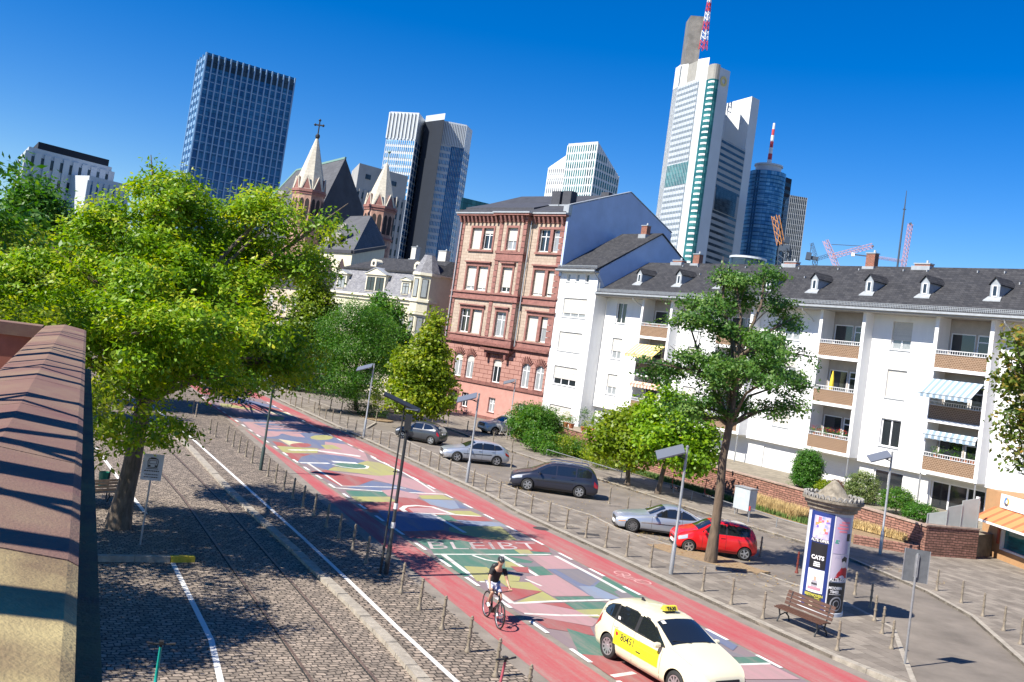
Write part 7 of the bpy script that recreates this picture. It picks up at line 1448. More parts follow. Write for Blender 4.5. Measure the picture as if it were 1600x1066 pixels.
    def topglass(c, name, m_, par, x0, x1, k=.9, off=.008, fx=1.0):
        mb = MB(); rows = []
        for x in np.linspace(x0, x1, 9):
            r = c.sec(x)[9:]; ys = [v for v, _ in r]; w_ = max(ys[1], ys[2])*k; row = []
            for y in np.linspace(-w_, w_, 11):
                ay = abs(y); z = r[-1][1]
                q = r[::-1]
                for (y0, z0), (y1, z1) in zip(q, q[1:]):
                    if y0 <= ay <= y1: z = z0+(z1-z0)*(ay-y0)/max(y1-y0, 1e-6); break
                row.append((c.L/2-x, y, z+off))
            rows.append(row)
        mb.grid(rows); return mb.build(name, m_, par, smooth=60)
def wheel(par, X, Y, r, w_=.2, spokes=5, rimm=None, s=1, dark=False):
    rimm = rimm or ALU
    def turn(mb): mb.v = [(X+v[0], Y+v[2]*s, r+v[1]) for v in mb.v]; return mb
    mb = MB(); mb.lathe(0, 0, [(r*.58, -.06), (r*.58, .01)], 20); hub = turn(mb).build('wheel', WELL if not dark else DRK, par)
    mb = MB(); mb.lathe(0, 0, [(r*.66, w_/2-.02), (r*.72, w_/2), (r*.93, w_/2-.01), (r, w_/2-.04), (r, -w_/2), (r*.66, -w_/2)], 32); turn(mb).build('tyre', RUBBER, hub, smooth=50)
    mb = MB(); n = 28
    mb.lathe(0, 0, [(r*.68, w_/2-.03), (r*.68, w_/2-.012), (r*.60, w_/2-.012), (r*.58, w_/2-.05)], n)
    for k in range(spokes):
        a = 2*math.pi*k/spokes; d = Vector((math.cos(a), math.sin(a), 0)); q = Vector((-d.y, d.x, 0)); i0, o0 = r*.10, r*.62; wi, wo = r*.10, r*.085*(1.3 if spokes < 7 else .8)
        mb.hexa([d*i0-q*wi+Vector((0, 0, w_/2-.05)), d*o0-q*wo+Vector((0, 0, w_/2-.045)), d*o0+q*wo+Vector((0, 0, w_/2-.045)), d*i0+q*wi+Vector((0, 0, w_/2-.05))], [d*i0-q*wi+Vector((0, 0, w_/2-.012)), d*o0-q*wo+Vector((0, 0, w_/2-.018)), d*o0+q*wo+Vector((0, 0, w_/2-.018)), d*i0+q*wi+Vector((0, 0, w_/2-.012))])
    mb.lathe(0, 0, [(r*.17, w_/2-.05), (r*.16, w_/2-.008), (.0, w_/2-.006)], 16); turn(mb).build('rim', rimm, hub, smooth=40)
def place_car(label, S, pf, pr, side, zg=0, group=None, cat='car', name='parked_car', shift=0):
    """pf, pr: ground contact of the visible front and rear wheel in photo pixels; side: +1 when that is the car's left"""
    a, b = G(*pf, zg), G(*pr, zg); d = Vector((a.x-b.x, a.y-b.y, 0)).normalized(); lft = Vector((-d.y, d.x, 0)); xm = (S['wx'][0]+S['wx'][1])/2
    mid = (a+b)/2-lft*side*(S['W']/2-.06)-d*(S['L']/2-xm); T = thing(name, label, cat, (mid.x, mid.y, zg), math.atan2(d.y, d.x), group)
    c = Car(S); pm = S['paint']; bo = c.body([pm, WELL], T)
    mb = MB(); mb.box(-S['L']/2+.3, S['L']/2-.3, -S['W']/2+.33, S['W']/2-.33, S['sill'][1][1]-.03, S['sill'][1][1]+.05); mb.build('underbody', WELL, T)
    for xw in S['wx']:
        for s in (-1, 1): wheel(T, S['L']/2-xw, s*(S['W']/2-.13), S['wr'], .21, S.get('spokes', 5), S.get('rim'), s)
    c.topglass('windscreen', S.get('wsm', CGL), T, *S['ws'], k=.93); c.topglass('rear_window', CGL, T, *S['rg'], k=.86)
    for s in (-1, 1):
        for w_ in S['win']: c.zwin('side_window', S.get('wm', CGL), T, w_, s)
        if 'frame' in S: c.zwin('window_trim', S.get('trim', DRK), T, S['frame'], s, .003, 20)
        h = c.patch('headlight', HLM, T, *S['hl'], s, .008); t_ = c.patch('tail_light', TLM, T, *S['tl'], s, .008)
        if S.get('ind'): c.patch('indicator', ORL, T, *S['ind'], s, .012)
        for x in S['seams']:
            o = c.patch('door_seam', DRK, T, x-.006, x+.006, 2.2, 7.6, s, .002, 1, 10)
        for x in S['handles']:
            p = c.pt(x, 6.1, s); mb = MB(); mb.box(p.x-.09, p.x+.09, p.y-.01, p.y+.03*s, p.z-.015, p.z+.02); mb.build('door_handle', pm, T)
        p = c.pt(S['mir'], 7.2, s); mb = MB(); mb.lathe(0, 0, [(.0, -.11), (.055, -.1), (.075, 0), (.06, .09), (0, .11)], 12); mb.v = [(p.x+.06+v[0]*.9, p.y+s*(.13+v[2]*.9), p.z+.09+v[1]) for v in mb.v]; mr = mb.build('wing_mirror', S.get('mirm', pm), T, smooth=60); mb = MB(); mb.bar((p.x, p.y, p.z+.03), (p.x+.04, p.y+s*.08, p.z+.07), .04); mb.build('mirror_arm', DRK, mr)
        c.patch('sill_trim', S.get('sillm', DRK), T, S['wx'][0]+S['wr']*1.25, S['wx'][1]-S['wr']*1.25, 1.4, 2.1, s, .004)
        if S.get('trimline'): c.patch('rub_strip', S.get('trimm', DRK), T, S['wx'][0]+S['wr']*1.2, S['wx'][1]-S['wr']*1.2, 4.5, 4.75, s, .008)
    X = S['L']/2; fz = S['nose']; hw = S['W']*.5*lerpl(c.wid, 0)
    mb = MB(); mb.box(X-.02, X+.012, -hw*.62, hw*.62, fz[0], fz[1]); gr = mb.build('grille', DRK, T); mb = MB(); mb.box(X-.02, X+.018, -hw*.55, hw*.55, fz[0]+(fz[1]-fz[0])*.45, fz[0]+(fz[1]-fz[0])*.6); mb.build('grille_bar', CHR, gr)
    mb = MB(); mb.box(X, X+.03, -.26, .26, fz[0]-.17, fz[0]-.06); mb.build('number_plate', PLT, T)
    mb = MB(); mb.box(-X-.03, -X, -.26, .26, S.get('rp', .75), S.get('rp', .75)+.11); mb.build('number_plate', PLT, T)
    mb = MB(); mb.box(X-.03, X+.01, -hw*.8, hw*.8, fz[0]-.3, fz[0]-.2); mb.build('air_intake', DRK, T)
    return T, c
base = dict(cz=.6)
# silver five-door hatchback
S = dict(L=4.29, W=1.78, wx=(.88, 3.46), wr=.315, top=[(0, .62), (.06, .72), (.5, .86), (1.15, .96), (1.4, 1.04), (2.0, 1.36), (2.4, 1.42), (3.0, 1.41), (3.6, 1.33), (3.95, 1.18), (4.22, .98), (4.29, .72)], belt=[(0, .58), (1.2, .86), (2.5, .93), (3.8, .98), (4.29, .7)], wid=[(0, .74), (.15, .88), (.6, .97), (1.2, 1), (3.3, 1), (4.0, .93), (4.29, .82)], sill=[(0, .36), (.15, .2), (4.1, .22), (4.29, .36)], ws=(1.34, 1.98), rg=(3.74, 4.12), win=[[(1.62, .93, .96), (2.02, .94, 1.28), (2.42, .95, 1.33)], [(2.50, .95, 1.33), (3.1, .97, 1.32), (3.2, .98, 1.30)], [(3.27, .99, 1.29), (3.55, 1.02, 1.21), (3.7, 1.05, 1.08)]], frame=[(1.5, .92, .95), (2.0, .92, 1.31), (2.5, .93, 1.36), (3.2, .95, 1.34), (3.6, .99, 1.24), (3.78, 1.04, 1.06)], hl=(.08, .55, 5.6, 7.3), tl=(3.98, 4.24, 5.6, 7.6), seams=(1.5, 2.46, 3.3), handles=(2.3, 3.15), mir=1.62, nose=(.5, .68), paint=carpaint('silver_paint', (.50, .53, .58), .55), trimline=True, tumble=.34)
S0_ = S
PK_ = 'cars parked beside the road'
place_car('silver five-door hatchback parked between the dark hatchback and the dark people carrier', {**S}, z3(612, 487), z3(860, 514), 1, group=PK_)
# small dark two-tone city car seen with its nose left
S = dict(L=3.57, W=1.63, wx=(.68, 2.98), wr=.30, top=[(0, .6), (.08, .74), (.35, .90), (.8, 1.0), (1.0, 1.08), (1.5, 1.42), (1.85, 1.49), (2.6, 1.46), (3.1, 1.34), (3.42, 1.06), (3.52, .9), (3.57, .7)], belt=[(0, .58), (.8, .9), (2.0, .95), (3.3, 1.0), (3.57, .68)], wid=[(0, .74), (.12, .88), (.5, .97), (1, 1), (3.0, 1), (3.4, .93), (3.57, .84)], sill=[(0, .36), (.12, .2), (3.45, .22), (3.57, .36)], ws=(.95, 1.48), rg=(3.06, 3.38), win=[[(1.22, .95, 1.0), (1.5, .96, 1.32), (2.2, .98, 1.39)], [(2.28, .99, 1.38), (2.75, 1.03, 1.33), (3.0, 1.08, 1.2)]], hl=(.1, .42, 5.6, 7.0), tl=(3.34, 3.52, 5.4, 7.4), seams=(1.18, 2.25), handles=(2.1,), mir=1.25, nose=(.55, .64), paint=carpaint('dark_grey_paint', (.06, .065, .075), .4), tumble=.34, spokes=5)
T, c = place_car('small dark grey hatchback parked furthest up the row', S, z3(262, 345), z3(455, 382), 1, group=PK_)
# dark people carrier
S = dict(L=4.82, W=1.88, wx=(.96, 3.81), wr=.335, top=[(0, .66), (.06, .8), (.5, .98), (.95, 1.07), (1.15, 1.13), (2.05, 1.60), (2.5, 1.69), (3.6, 1.69), (4.3, 1.62), (4.6, 1.38), (4.76, 1.1), (4.82, .78)], belt=[(0, .62), (1.1, .97), (2.5, 1.03), (4.5, 1.08), (4.82, .75)], wid=[(0, .74), (.15, .88), (.6, .97), (1.2, 1), (4.0, 1), (4.6, .94), (4.82, .86)], sill=[(0, .36), (.15, .21), (4.65, .23), (4.82, .38)], ws=(1.12, 2.02), rg=(4.4, 4.66), win=[[(1.45, 1.04, 1.10), (2.0, 1.05, 1.44), (2.42, 1.06, 1.55)], [(2.5, 1.07, 1.55), (3.5, 1.09, 1.57)], [(3.58, 1.10, 1.57), (4.15, 1.12, 1.54), (4.38, 1.14, 1.42)]], hl=(.08, .62, 5.6, 7.1), tl=(4.56, 4.79, 4.8, 6.8), seams=(1.5, 2.46, 3.54), handles=(2.3, 3.35), mir=1.62, nose=(.5, .62), paint=carpaint('anthracite_paint', (.028, .032, .052), .3), tumble=.27, trimline=True, spokes=6)
T, c = place_car('dark blue-grey people carrier with silver roof rails', S, z3(1050, 667), z3(1375, 714), 1, group=PK_)
for s in (-1, 1):
    mb = MB(); mb.tube([(c.L/2-2.1, s*.62, 1.68), (c.L/2-2.3, s*.64, 1.74), (c.L/2-4.1, s*.64, 1.73), (c.L/2-4.3, s*.62, 1.66)], .022, 8); mb.build('roof_rail', CHR, T)
# silver coupe
S = dict(L=4.49, W=1.757, wx=(.76, 3.485), wr=.315, top=[(0, .58), (.05, .66), (.4, .78), (1.3, .90), (1.55, .96), (2.25, 1.32), (2.6, 1.37), (3.0, 1.35), (3.45, 1.2), (3.85, 1.0), (4.3, .95), (4.45, .9), (4.49, .68)], belt=[(0, .55), (1.3, .80), (2.5, .86), (4.2, .9), (4.49, .65)], wid=[(0, .76), (.15, .9), (.6, .98), (1.2, 1), (3.8, 1), (4.3, .94), (4.49, .86)], sill=[(0, .32), (.15, .18), (4.3, .2), (4.49, .36)], ws=(1.5, 2.22), rg=(3.1, 3.78), win=[[(1.78, .87, .90), (2.25, .88, 1.22), (2.95, .90, 1.27)], [(3.0, .90, 1.27), (3.3, .92, 1.17), (3.6, .95, .99)]], frame=[(1.68, .86, .88), (2.2, .86, 1.25), (2.9, .87, 1.30), (3.3, .89, 1.20), (3.68, .93, .96)], hl=(.1, .5, 5.4, 6.6), tl=(4.1, 4.45, 5.2, 6.6), ind=(.1, .42, 5.2, 5.5), seams=(1.62, 3.02), handles=(2.8,), mir=1.8, nose=(.46, .58), paint=carpaint('silver_blue_paint', (.46, .50, .58), .55), tumble=.36, spokes=10, rim=mat('dark_alloy', (.25, .25, .26), .3, metal=.7), trimline=True, trimm=CHR)
a = z5(297, 588); ga = G(*a); dirr = (G(*z5(690, 730))-G(*z5(1072, 782))).normalized(); gr = ga-dirr*2.725
def w2p(p): return PROJ((p.x, p.y, 0))
sv = w2p(gr); place_car('silver two-door coupe parked behind the small red car', S, a, sv, 1, group=PK_)
# small red car
S = dict(L=3.54, W=1.64, wx=(.585, 3.005), wr=.285, top=[(0, .62), (.06, .76), (.3, .90), (.75, 1.0), (.95, 1.07), (1.5, 1.43), (1.85, 1.485), (2.7, 1.48), (3.25, 1.42), (3.42, 1.1), (3.5, .9), (3.54, .7)], belt=[(0, .58), (.7, .9), (2.0, .94), (3.4, 1.0), (3.54, .68)], wid=[(0, .78), (.12, .9), (.5, .98), (1, 1), (3.1, 1), (3.4, .95), (3.54, .88)], sill=[(0, .34), (.12, .2), (3.45, .22), (3.54, .34)], ws=(.92, 1.48), rg=(3.28, 3.42), win=[[(1.2, .97, 1.02), (1.5, .98, 1.30), (2.1, .99, 1.38)], [(2.18, .99, 1.38), (2.85, 1.0, 1.37), (3.1, 1.04, 1.30)]], frame=[(1.1, .96, .99), (1.5, .96, 1.34), (2.1, .97, 1.41), (2.9, .98, 1.40), (3.18, 1.02, 1.32)], hl=(.1, .48, 5.4, 7.0), tl=(3.36, 3.5, 5.2, 7.6), seams=(1.12, 2.14), handles=(1.98,), mir=1.25, nose=(.50, .56), paint=carpaint('bright_red_paint', (.62, .012, .015), .0, .28), tumble=.28, spokes=5, sillm=mat('red_sill', (.4, .01, .01), .4))
T, c = place_car('small bright red hatchback partly behind the tall leaning trunk', S, z5(690, 730), z5(1072, 782), 1, group=PK_)
# beige off-road car by the bush
S = dict(L=4.78, W=1.91, wx=(.85, 3.77), wr=.37, top=[(0, .75), (.05, .95), (.4, 1.08), (1.3, 1.16), (1.5, 1.22), (2.2, 1.68), (2.6, 1.78), (3.8, 1.78), (4.4, 1.68), (4.68, 1.3), (4.75, 1.1), (4.78, .8)], belt=[(0, .72), (1.4, 1.08), (2.5, 1.12), (4.5, 1.18), (4.78, .78)], wid=[(0, .8), (.12, .92), (.5, .99), (1.2, 1), (4.2, 1), (4.6, .95), (4.78, .88)], sill=[(0, .45), (.15, .3), (4.65, .32), (4.78, .5)], ws=(1.48, 2.18), rg=(4.46, 4.66), win=[[(1.75, 1.14, 1.2), (2.2, 1.15, 1.55), (2.6, 1.16, 1.64)], [(2.68, 1.16, 1.64), (3.5, 1.18, 1.65)], [(3.58, 1.19, 1.64), (4.3, 1.22, 1.58)]], hl=(.06, .45, 5.6, 7.2), tl=(4.6, 4.76, 4.8, 7.6), seams=(1.7, 2.64, 3.6), handles=(2.5, 3.45), mir=1.85, nose=(.7, .95), paint=carpaint('beige_silver_paint', (.58, .56, .52), .0), tumble=.28, spokes=5)
a = z3(850, 325); g0 = G(*a); d_ = (G(*z3(735, 300))-G(*z3(850, 325))); dd_ = Vector((d_.x, d_.y, 0)).normalized()
fd = Vector((-.86, -.5, 0)); gr = g0-fd*2.92; place_car('beige silver off-road car half hidden by the round bush', S, a, w2p(gr), 1, group=PK_)
# ------------------------------------------------------------ taxi
CREAMP = carpaint('taxi_cream_paint', (.72, .66, .47), .0, .28)
S = dict(L=4.36, W=1.79, wx=(.86, 3.56), wr=.325, top=[(0, .62), (.04, .78), (.3, .93), (.8, 1.03), (1.1, 1.09), (1.3, 1.15), (2.05, 1.52), (2.4, 1.575), (3.2, 1.565), (3.85, 1.49), (4.0, 1.40), (4.2, 1.14), (4.32, .95), (4.36, .72)], belt=[(0, .6), (1.1, .92), (2.4, 1.0), (4.0, 1.07), (4.36, .7)], wid=[(0, .66), (.08, .78), (.25, .9), (.6, .975), (1.2, 1), (3.5, 1), (4.1, .93), (4.36, .80)], sill=[(0, .34), (.12, .18), (4.2, .2), (4.36, .36)], ws=(1.26, 2.02), rg=(3.98, 4.2), win=[[(1.5, 1.02, 1.10), (2.05, 1.03, 1.40), (2.48, 1.04, 1.455)], [(2.60, 1.045, 1.46), (3.38, 1.08, 1.44)], [(3.46, 1.09, 1.43), (3.75, 1.11, 1.36), (3.95, 1.14, 1.22)]], frame=[(1.4, 1.0, 1.03), (2.03, 1.01, 1.44), (2.5, 1.02, 1.49), (3.4, 1.06, 1.47), (3.8, 1.09, 1.38), (4.02, 1.13, 1.20)], hl=(.06, .55, 5.3, 7.6), tl=(4.0, 4.32, 5.6, 7.9), seams=(1.42, 2.52, 3.42), handles=(2.36, 3.28), mir=1.58, nose=(.48, .70), paint=CREAMP, tumble=.33, spokes=10, sillm=CREAMP)
fx_, fy_ = G(945.5, 1031.7), G(1052, 1096); dth = (fy_-fx_).normalized()
gr_ = G(947, 1029); gf_ = gr_+dth*2.7; T, c = place_car('cream taxi with yellow side advert and roof sign driving down the painted road', S, w2p(gf_), (947, 1029), -1, cat='taxi', name='taxi')
mb = MB(); mb.box(-.22, -.08, -.15, .15, 1.585, 1.63); bs = mb.build('sign_base', DRK, T); mb = MB(); mb.hexa([(-.24, -.22, 1.63), (-.06, -.22, 1.63), (-.06, .22, 1.63), (-.24, .22, 1.63)], [(-.19, -.20, 1.74), (-.11, -.20, 1.74), (-.11, .20, 1.74), (-.19, .20, 1.74)]); rs = mb.build('roof_sign', mat('taxi_sign_yellow', (.80, .66, .05), .4), T)
for sx in (-1, 1):
    t = text_mb('TAXI', .12, bold=.006); xo = -.15+sx*.078; t.v = [(xo-sx*(v[1])*.42, v[0]*sx*1.1, 1.685+v[1]*.85) for v in t.v]; t.build('sign_text', BLACK, rs)
mb = MB(); mb.hexa([(-1.25, -.03, 1.56), (-1.12, -.03, 1.57), (-1.12, .03, 1.57), (-1.25, .03, 1.56)], [(-1.27, -.004, 1.63), (-1.22, -.004, 1.64), (-1.22, .004, 1.64), (-1.27, .004, 1.63)]); mb.build('aerial_fin', DRK, T)
ADY = mat('advert_yellow', (.80, .72, .02), .45); ADG = mat('advert_fine_print', (.42, .34, .03), .5); ADT = mat('advert_text_black', (.03, .03, .03), .5); ADR = mat('advert_red_disc', (.5, .03, .03), .5)
def sidey(x, z, s=-1):
    r = c.sec(x)[2:9]
    for (y0, z0), (y1, z1) in zip(r, r[1:]):
        if z0 <= z <= z1: return s*(y0+(y1-y0)*(z-z0)/max(z1-z0, 1e-6))
    return s*r[-1][0]
def sideplate(name, m_, x0, x1, z0, z1, off, par): # flat film on the doors
    mb = MB(); mb.grid([[(c.L/2-x, sidey(x, z)-off, z) for z in np.linspace(z0, z1, 5)] for x in np.linspace(x0, x1, 12)]); return mb.build(name, m_, par, smooth=60)
ad = sideplate('advert_panel', ADY, 1.50, 3.30, .50, .88, .012, T)
def sidetext(txt, xc, zc_, size, m_, off=.016, bold=.004, sx=1):
    t = text_mb(txt, size, bold=bold); t.v = [(c.L/2-(xc-v[0]*sx), sidey(xc-v[0]*sx, zc_+v[1])-off, zc_+v[1]) for v in t.v]; t.build('advert_text', m_, ad)
sidetext('80451', 2.72, .74, .25, ADT, bold=.003, sx=.95)
sideplate('advert_line', ADG, 1.60, 2.30, .735, .755, .016, ad); sideplate('advert_line', ADG, 1.60, 3.02, .605, .620, .016, ad); sideplate('advert_line', ADG, 1.62, 2.6, .555, .57, .016, ad); sideplate('advert_line', ADT, 2.16, 2.34, .59, .625, .017, ad)
mb = MB(); mb.grid([[(c.L/2-(3.18+r*math.cos(t)), sidey(3.18, .78)-.018, .78+r*math.sin(t)) for t in np.linspace(0, 2*math.pi, 15)] for r in (.0, .055)]); mb.build('advert_disc', ADR, ad)
for x, z in ((3.24, 1.12),): sideplate('sticker', mat('sticker_white', (.7, .7, .7), .5), x-.05, x+.05, z, z+.08, .02, T)
mb = MB(); p = [(c.L/2-x, y, 0) for x, y in ((1.72, .55),)]
mb = MB(); xw = 1.93; r_s = c.sec(xw); zs_ = r_s[-1][1]
sx_ = [(c.L/2-1.97, -.52), (c.L/2-1.86, -.40)]
mb.add([(sx_[0][0], -.56, lerpl(c.top, 1.97)-.002), (sx_[1][0], -.56, lerpl(c.top, 1.86)-.002), (sx_[1][0], -.44, lerpl(c.top, 1.86)+.008), (sx_[0][0], -.44, lerpl(c.top, 1.97)+.008)], [(0, 1, 2, 3)]); mb.v = [(v[0], v[1], v[2]+.012) for v in mb.v]; mb.build('windscreen_sticker', mat('sticker_white', (.7, .7, .7), .5), T)
# wipers, panel lines on the bonnet
for y0, y1 in ((-.1, -.62), (.5, .02)): mb = MB(); mb.bar((c.L/2-1.24, y0, 1.145), (c.L/2-1.36, y1, 1.19), .014); mb.build('wiper', DRK, T)
c.patch('bonnet_seam', mat('seam_shadowless_grey', (.35, .32, .24), .5), T, .45, 1.22, 9.6, 9.75, -1, .003); c.patch('bonnet_seam', MATS['seam_shadowless_grey'], T, .45, 1.22, 9.6, 9.75, 1, .003)
# ============================================================ skinned figures
def skin_mesh(name, joints, bones, mats, par, sub=2, root=0):
    """joints: {id: ((x, y, z), radius or (rx, ry))}; bones: pairs. One continuous surface grown round the skeleton"""
    ids = list(joints); me = bpy.data.meshes.new(name); me.from_pydata([joints[i][0] for i in ids], [(ids.index(a), ids.index(b)) for a, b in bones], [])
    o = bpy.data.objects.new(name, me); COL.objects.link(o); md = o.modifiers.new('s', 'SKIN'); md.use_smooth_shade = True; md.branch_smoothing = .6
    me.skin_vertices or None
    for k, i in enumerate(ids):
        r = joints[i][1]; sv_ = me.skin_vertices[0].data[k]; sv_.radius = r if isinstance(r, tuple) else (r, r); sv_.use_root = (k == root)
    sb = o.modifiers.new('u', 'SUBSURF'); sb.levels = sub; sb.render_levels = sub
    dg = bpy.context.evaluated_depsgraph_get(); nm = bpy.data.meshes.new_from_object(o.evaluated_get(dg)); bpy.data.objects.remove(o)
    nm.materials.clear(); [nm.materials.append(q) for q in (mats if isinstance(mats, list) else [mats])]
    nm.polygons.foreach_set('use_smooth', [True]*len(nm.polygons)); nm.name = name; o = bpy.data.objects.new(name, nm); COL.objects.link(o); o.parent = par; return o
SKIN = mat('skin', (.50, .28, .19), .5, .08, 10); SHIRT = mat('black_shirt', (.018, .017, .018), .85, .2, 20); SHORTS = mat('pale_shorts', (.55, .55, .66), .8, .1, 10); SHOE = mat('white_shoe', (.72, .72, .72), .6)
a, b = G(781.5, 983), G(755.5, 962); d = (a-b); d = Vector((d.x, d.y, 0)).normalized(); wb = 1.08
BK = thing('bicycle', 'black mountain bike ridden down the left cycle lane', 'bicycle', tuple((a+b)/2), math.atan2(d.y, d.x)+R(-4))
BKM = mat('bike_black', (.02, .02, .022), .35); wr = .355; X0, X1 = -wb/2, wb/2
def bwheel(x, nm):
    mb = MB(); mb.tube([(x+wr*.965*math.cos(t), 0, wr+wr*.965*math.sin(t)) for t in np.linspace(0, 2*math.pi, 33)], .024, 8); w_ = mb.build('wheel', RUBBER, BK, smooth=60)
    mb = MB(); mb.tube([(x+wr*.88*math.cos(t), 0, wr+wr*.88*math.sin(t)) for t in np.linspace(0, 2*math.pi, 33)], .010, 6); mb.tube([(x, -.05, wr), (x, .05, wr)], .022); mb.build('rim', ALU, w_)
    mb = MB()
    for k in range(16): t = 2*math.pi*k/16; mb.tube([(x, .03*(-1)**k, wr), (x+wr*.88*math.cos(t), 0, wr+wr*.88*math.sin(t))], .0018, 4)
    mb.build('spokes', ALU, w_)
    mb = MB(); mb.lathe(0, 0, [(.08, -.002), (.08, .002)], 18); mb.v = [(x+v[0], .045+v[2], wr+v[1]) for v in mb.v]; mb.build('brake_disc', ALU, w_)
bwheel(X0, 'r'); bwheel(X1, 'f')
BB, ST, HT1, HT0, SD = (-.10, 0, .31), (-.26, 0, .78), (.33, 0, .80), (.38, 0, .66), (-.31, 0, .94)
mb = MB(); mb.tube([BB, ST], .018); mb.tube([BB, HT0], .024); mb.tube([ST, HT1], .02); mb.tube([HT0, HT1], .024)
for s in (-1, 1): mb.tube([(X0, s*.055, wr), (BB[0], s*.04, BB[2])], .011); mb.tube([(X0, s*.055, wr), (ST[0], s*.03, ST[2]-.05)], .009)
mb.build('frame', BKM, BK, smooth=60)
mb = MB()
for s in (-1, 1): mb.tube([(X1, s*.055, wr), (.43, s*.055, .56), (.40, s*.05, .67)], [.014, .019, .016])
mb.tube([(.40, -.05, .67), (.40, .05, .67)], .02); mb.build('fork', BKM, BK, smooth=60)
mb = MB(); mb.tube([(.33, 0, .80), (.31, 0, .88), (.37, 0, .93)], .016); mb.tube([(.30, -.34, .98), (.36, -.12, .955), (.37, 0, .94), (.36, .12, .955), (.30, .34, .98)], .013); hb = mb.build('handlebar', BKM, BK, smooth=60)
for s in (-1, 1): mb = MB(); mb.tube([(.315, s*.25, .972), (.295, s*.36, .982)], .018); mb.build('grip', BLACK, hb)
mb = MB(); mb.tube([ST, SD], .014); mb.hexa([(-.44, -.07, .93), (-.16, -.02, .93), (-.16, .02, .93), (-.44, .07, .93)], [(-.45, -.075, .97), (-.15, -.018, .965), (-.15, .018, .965), (-.45, .075, .97)]); mb.build('saddle', BLACK, BK)
mb = MB(); mb.lathe(0, 0, [(.09, -.004), (.09, .004)], 20); mb.v = [(BB[0]+v[0], -.06+v[2], BB[2]+v[1]) for v in mb.v]; cr_ = mb.build('crankset', DARKM, BK)
PD = {1: (-.10+.12, .11, .31-.12), -1: (-.10-.12, -.11, .31+.12)}
for s in (-1, 1): p = PD[s]; mb = MB(); mb.tube([(BB[0], s*.06, BB[2]), (p[0], s*.075, p[2])], .012); mb.box(p[0]-.05, p[0]+.05, p[1]-.045, p[1]+.045, p[2]-.012, p[2]+.012); mb.build('pedal', DARKM, cr_)
# mid-mounted motor block and bottle
mb = MB(); mb.hexa([(-.16, -.05, .26), (.0, -.05, .26), (.0, .05, .26), (-.16, .05, .26)], [(-.15, -.045, .38), (.06, -.045, .42), (.06, .045, .42), (-.15, .045, .38)]); mb.build('motor', BKM, BK)
# rider
PE = thing('person', 'cyclist in black shirt, pale shorts, dark helmet and backpack, hands on the handlebar', 'person', BK.location, BK.rotation_euler[2])
J = {}; B_ = []
def jb(i, p, r, par=None): J[i] = (p, r); (B_.append((par, i)) if par else None)
jb('pel', (-.30, 0, 1.04), (.15, .115)); jb('waist', (-.24, 0, 1.17), (.13, .105), 'pel'); jb('chest', (-.12, 0, 1.36), (.155, .115), 'waist'); jb('sh', (-.04, 0, 1.48), (.12, .09), 'chest'); jb('neck', (.02, 0, 1.56), .055, 'sh'); jb('hd0', (.055, 0, 1.62), (.062, .068), 'neck'); jb('hd1', (.075, 0, 1.69), (.075, .09), 'hd0'); jb('hd2', (.07, 0, 1.77), (.075, .088), 'hd1')
for s in (-1, 1):
    k = 'l' if s > 0 else 'r'
    jb('s'+k, (-.03, s*.19, 1.45), .062, 'sh'); jb('e'+k, (.04, s*.27, 1.19), .043, 's'+k); jb('w'+k, (.24, s*.29, 1.035), .028, 'e'+k); jb('h'+k, (.285, s*.30, 1.01), (.032, .022), 'w'+k)
    jb('hip'+k, (-.27, s*.09, .98), .095, 'pel')
    kn = {1: (.12, .12, .72), -1: (.10, -.13, .86)}[s]; an = {1: (-.03, .115, .28), -1: (-.19, -.115, .50)}[s]
    jb('th'+k, tuple((Vector((-.27, s*.1, .98))+Vector(kn))/2), .083, 'hip'+k); jb('kn'+k, kn, .056, 'th'+k); jb('ca'+k, tuple(Vector(kn)*.65+Vector(an)*.35+Vector((-.02, 0, 0))), .055, 'kn'+k); jb('an'+k, an, .036, 'ca'+k); jb('ft'+k, (an[0]+.07, an[1], an[2]-.075), .034, 'an'+k); jb('to'+k, (an[0]+.15, an[1], an[2]-.085), .03, 'ft'+k)
body = skin_mesh('body', J, B_, SKIN, PE, 2)
def grow(names, extra, m_, nm, root=0):
    j = {i: (J[i][0], tuple(x*extra for x in (J[i][1] if isinstance(J[i][1], tuple) else (J[i][1], J[i][1])))) for i in names}; return skin_mesh(nm, j, [b for b in B_ if b[0] in j and b[1] in j], m_, PE, 2, root)
J['e2l'] = (tuple(Vector(J['sl'][0]).lerp(Vector(J['el'][0]), .6)), .058); J['e2r'] = (tuple(Vector(J['sr'][0]).lerp(Vector(J['er'][0]), .6)), .058); B_ += [('sl', 'e2l'), ('sr', 'e2r')]
grow(['pel', 'waist', 'chest', 'sh', 'sl', 'sr', 'e2l', 'e2r'], 1.14, SHIRT, 'shirt')
for k in 'lr': J['t2'+k] = (tuple(Vector(J['th'+k][0]).lerp(Vector(J['kn'+k][0]), .55)), .088); B_.append(('th'+k, 't2'+k))
J['pel'] = (J['pel'][0], (.15, .12))
grow(['pel', 'hipl', 'hipr', 'thl', 'thr', 't2l', 't2r'], 1.12, SHORTS, 'shorts')
for k in 'lr': 
    j = {i: (J[i][0], (.05, .042)) for i in ('an'+k, 'ft'+k, 'to'+k)}; skin_mesh('shoe', j, [('an'+k, 'ft'+k), ('ft'+k, 'to'+k)], SHOE, PE, 2)
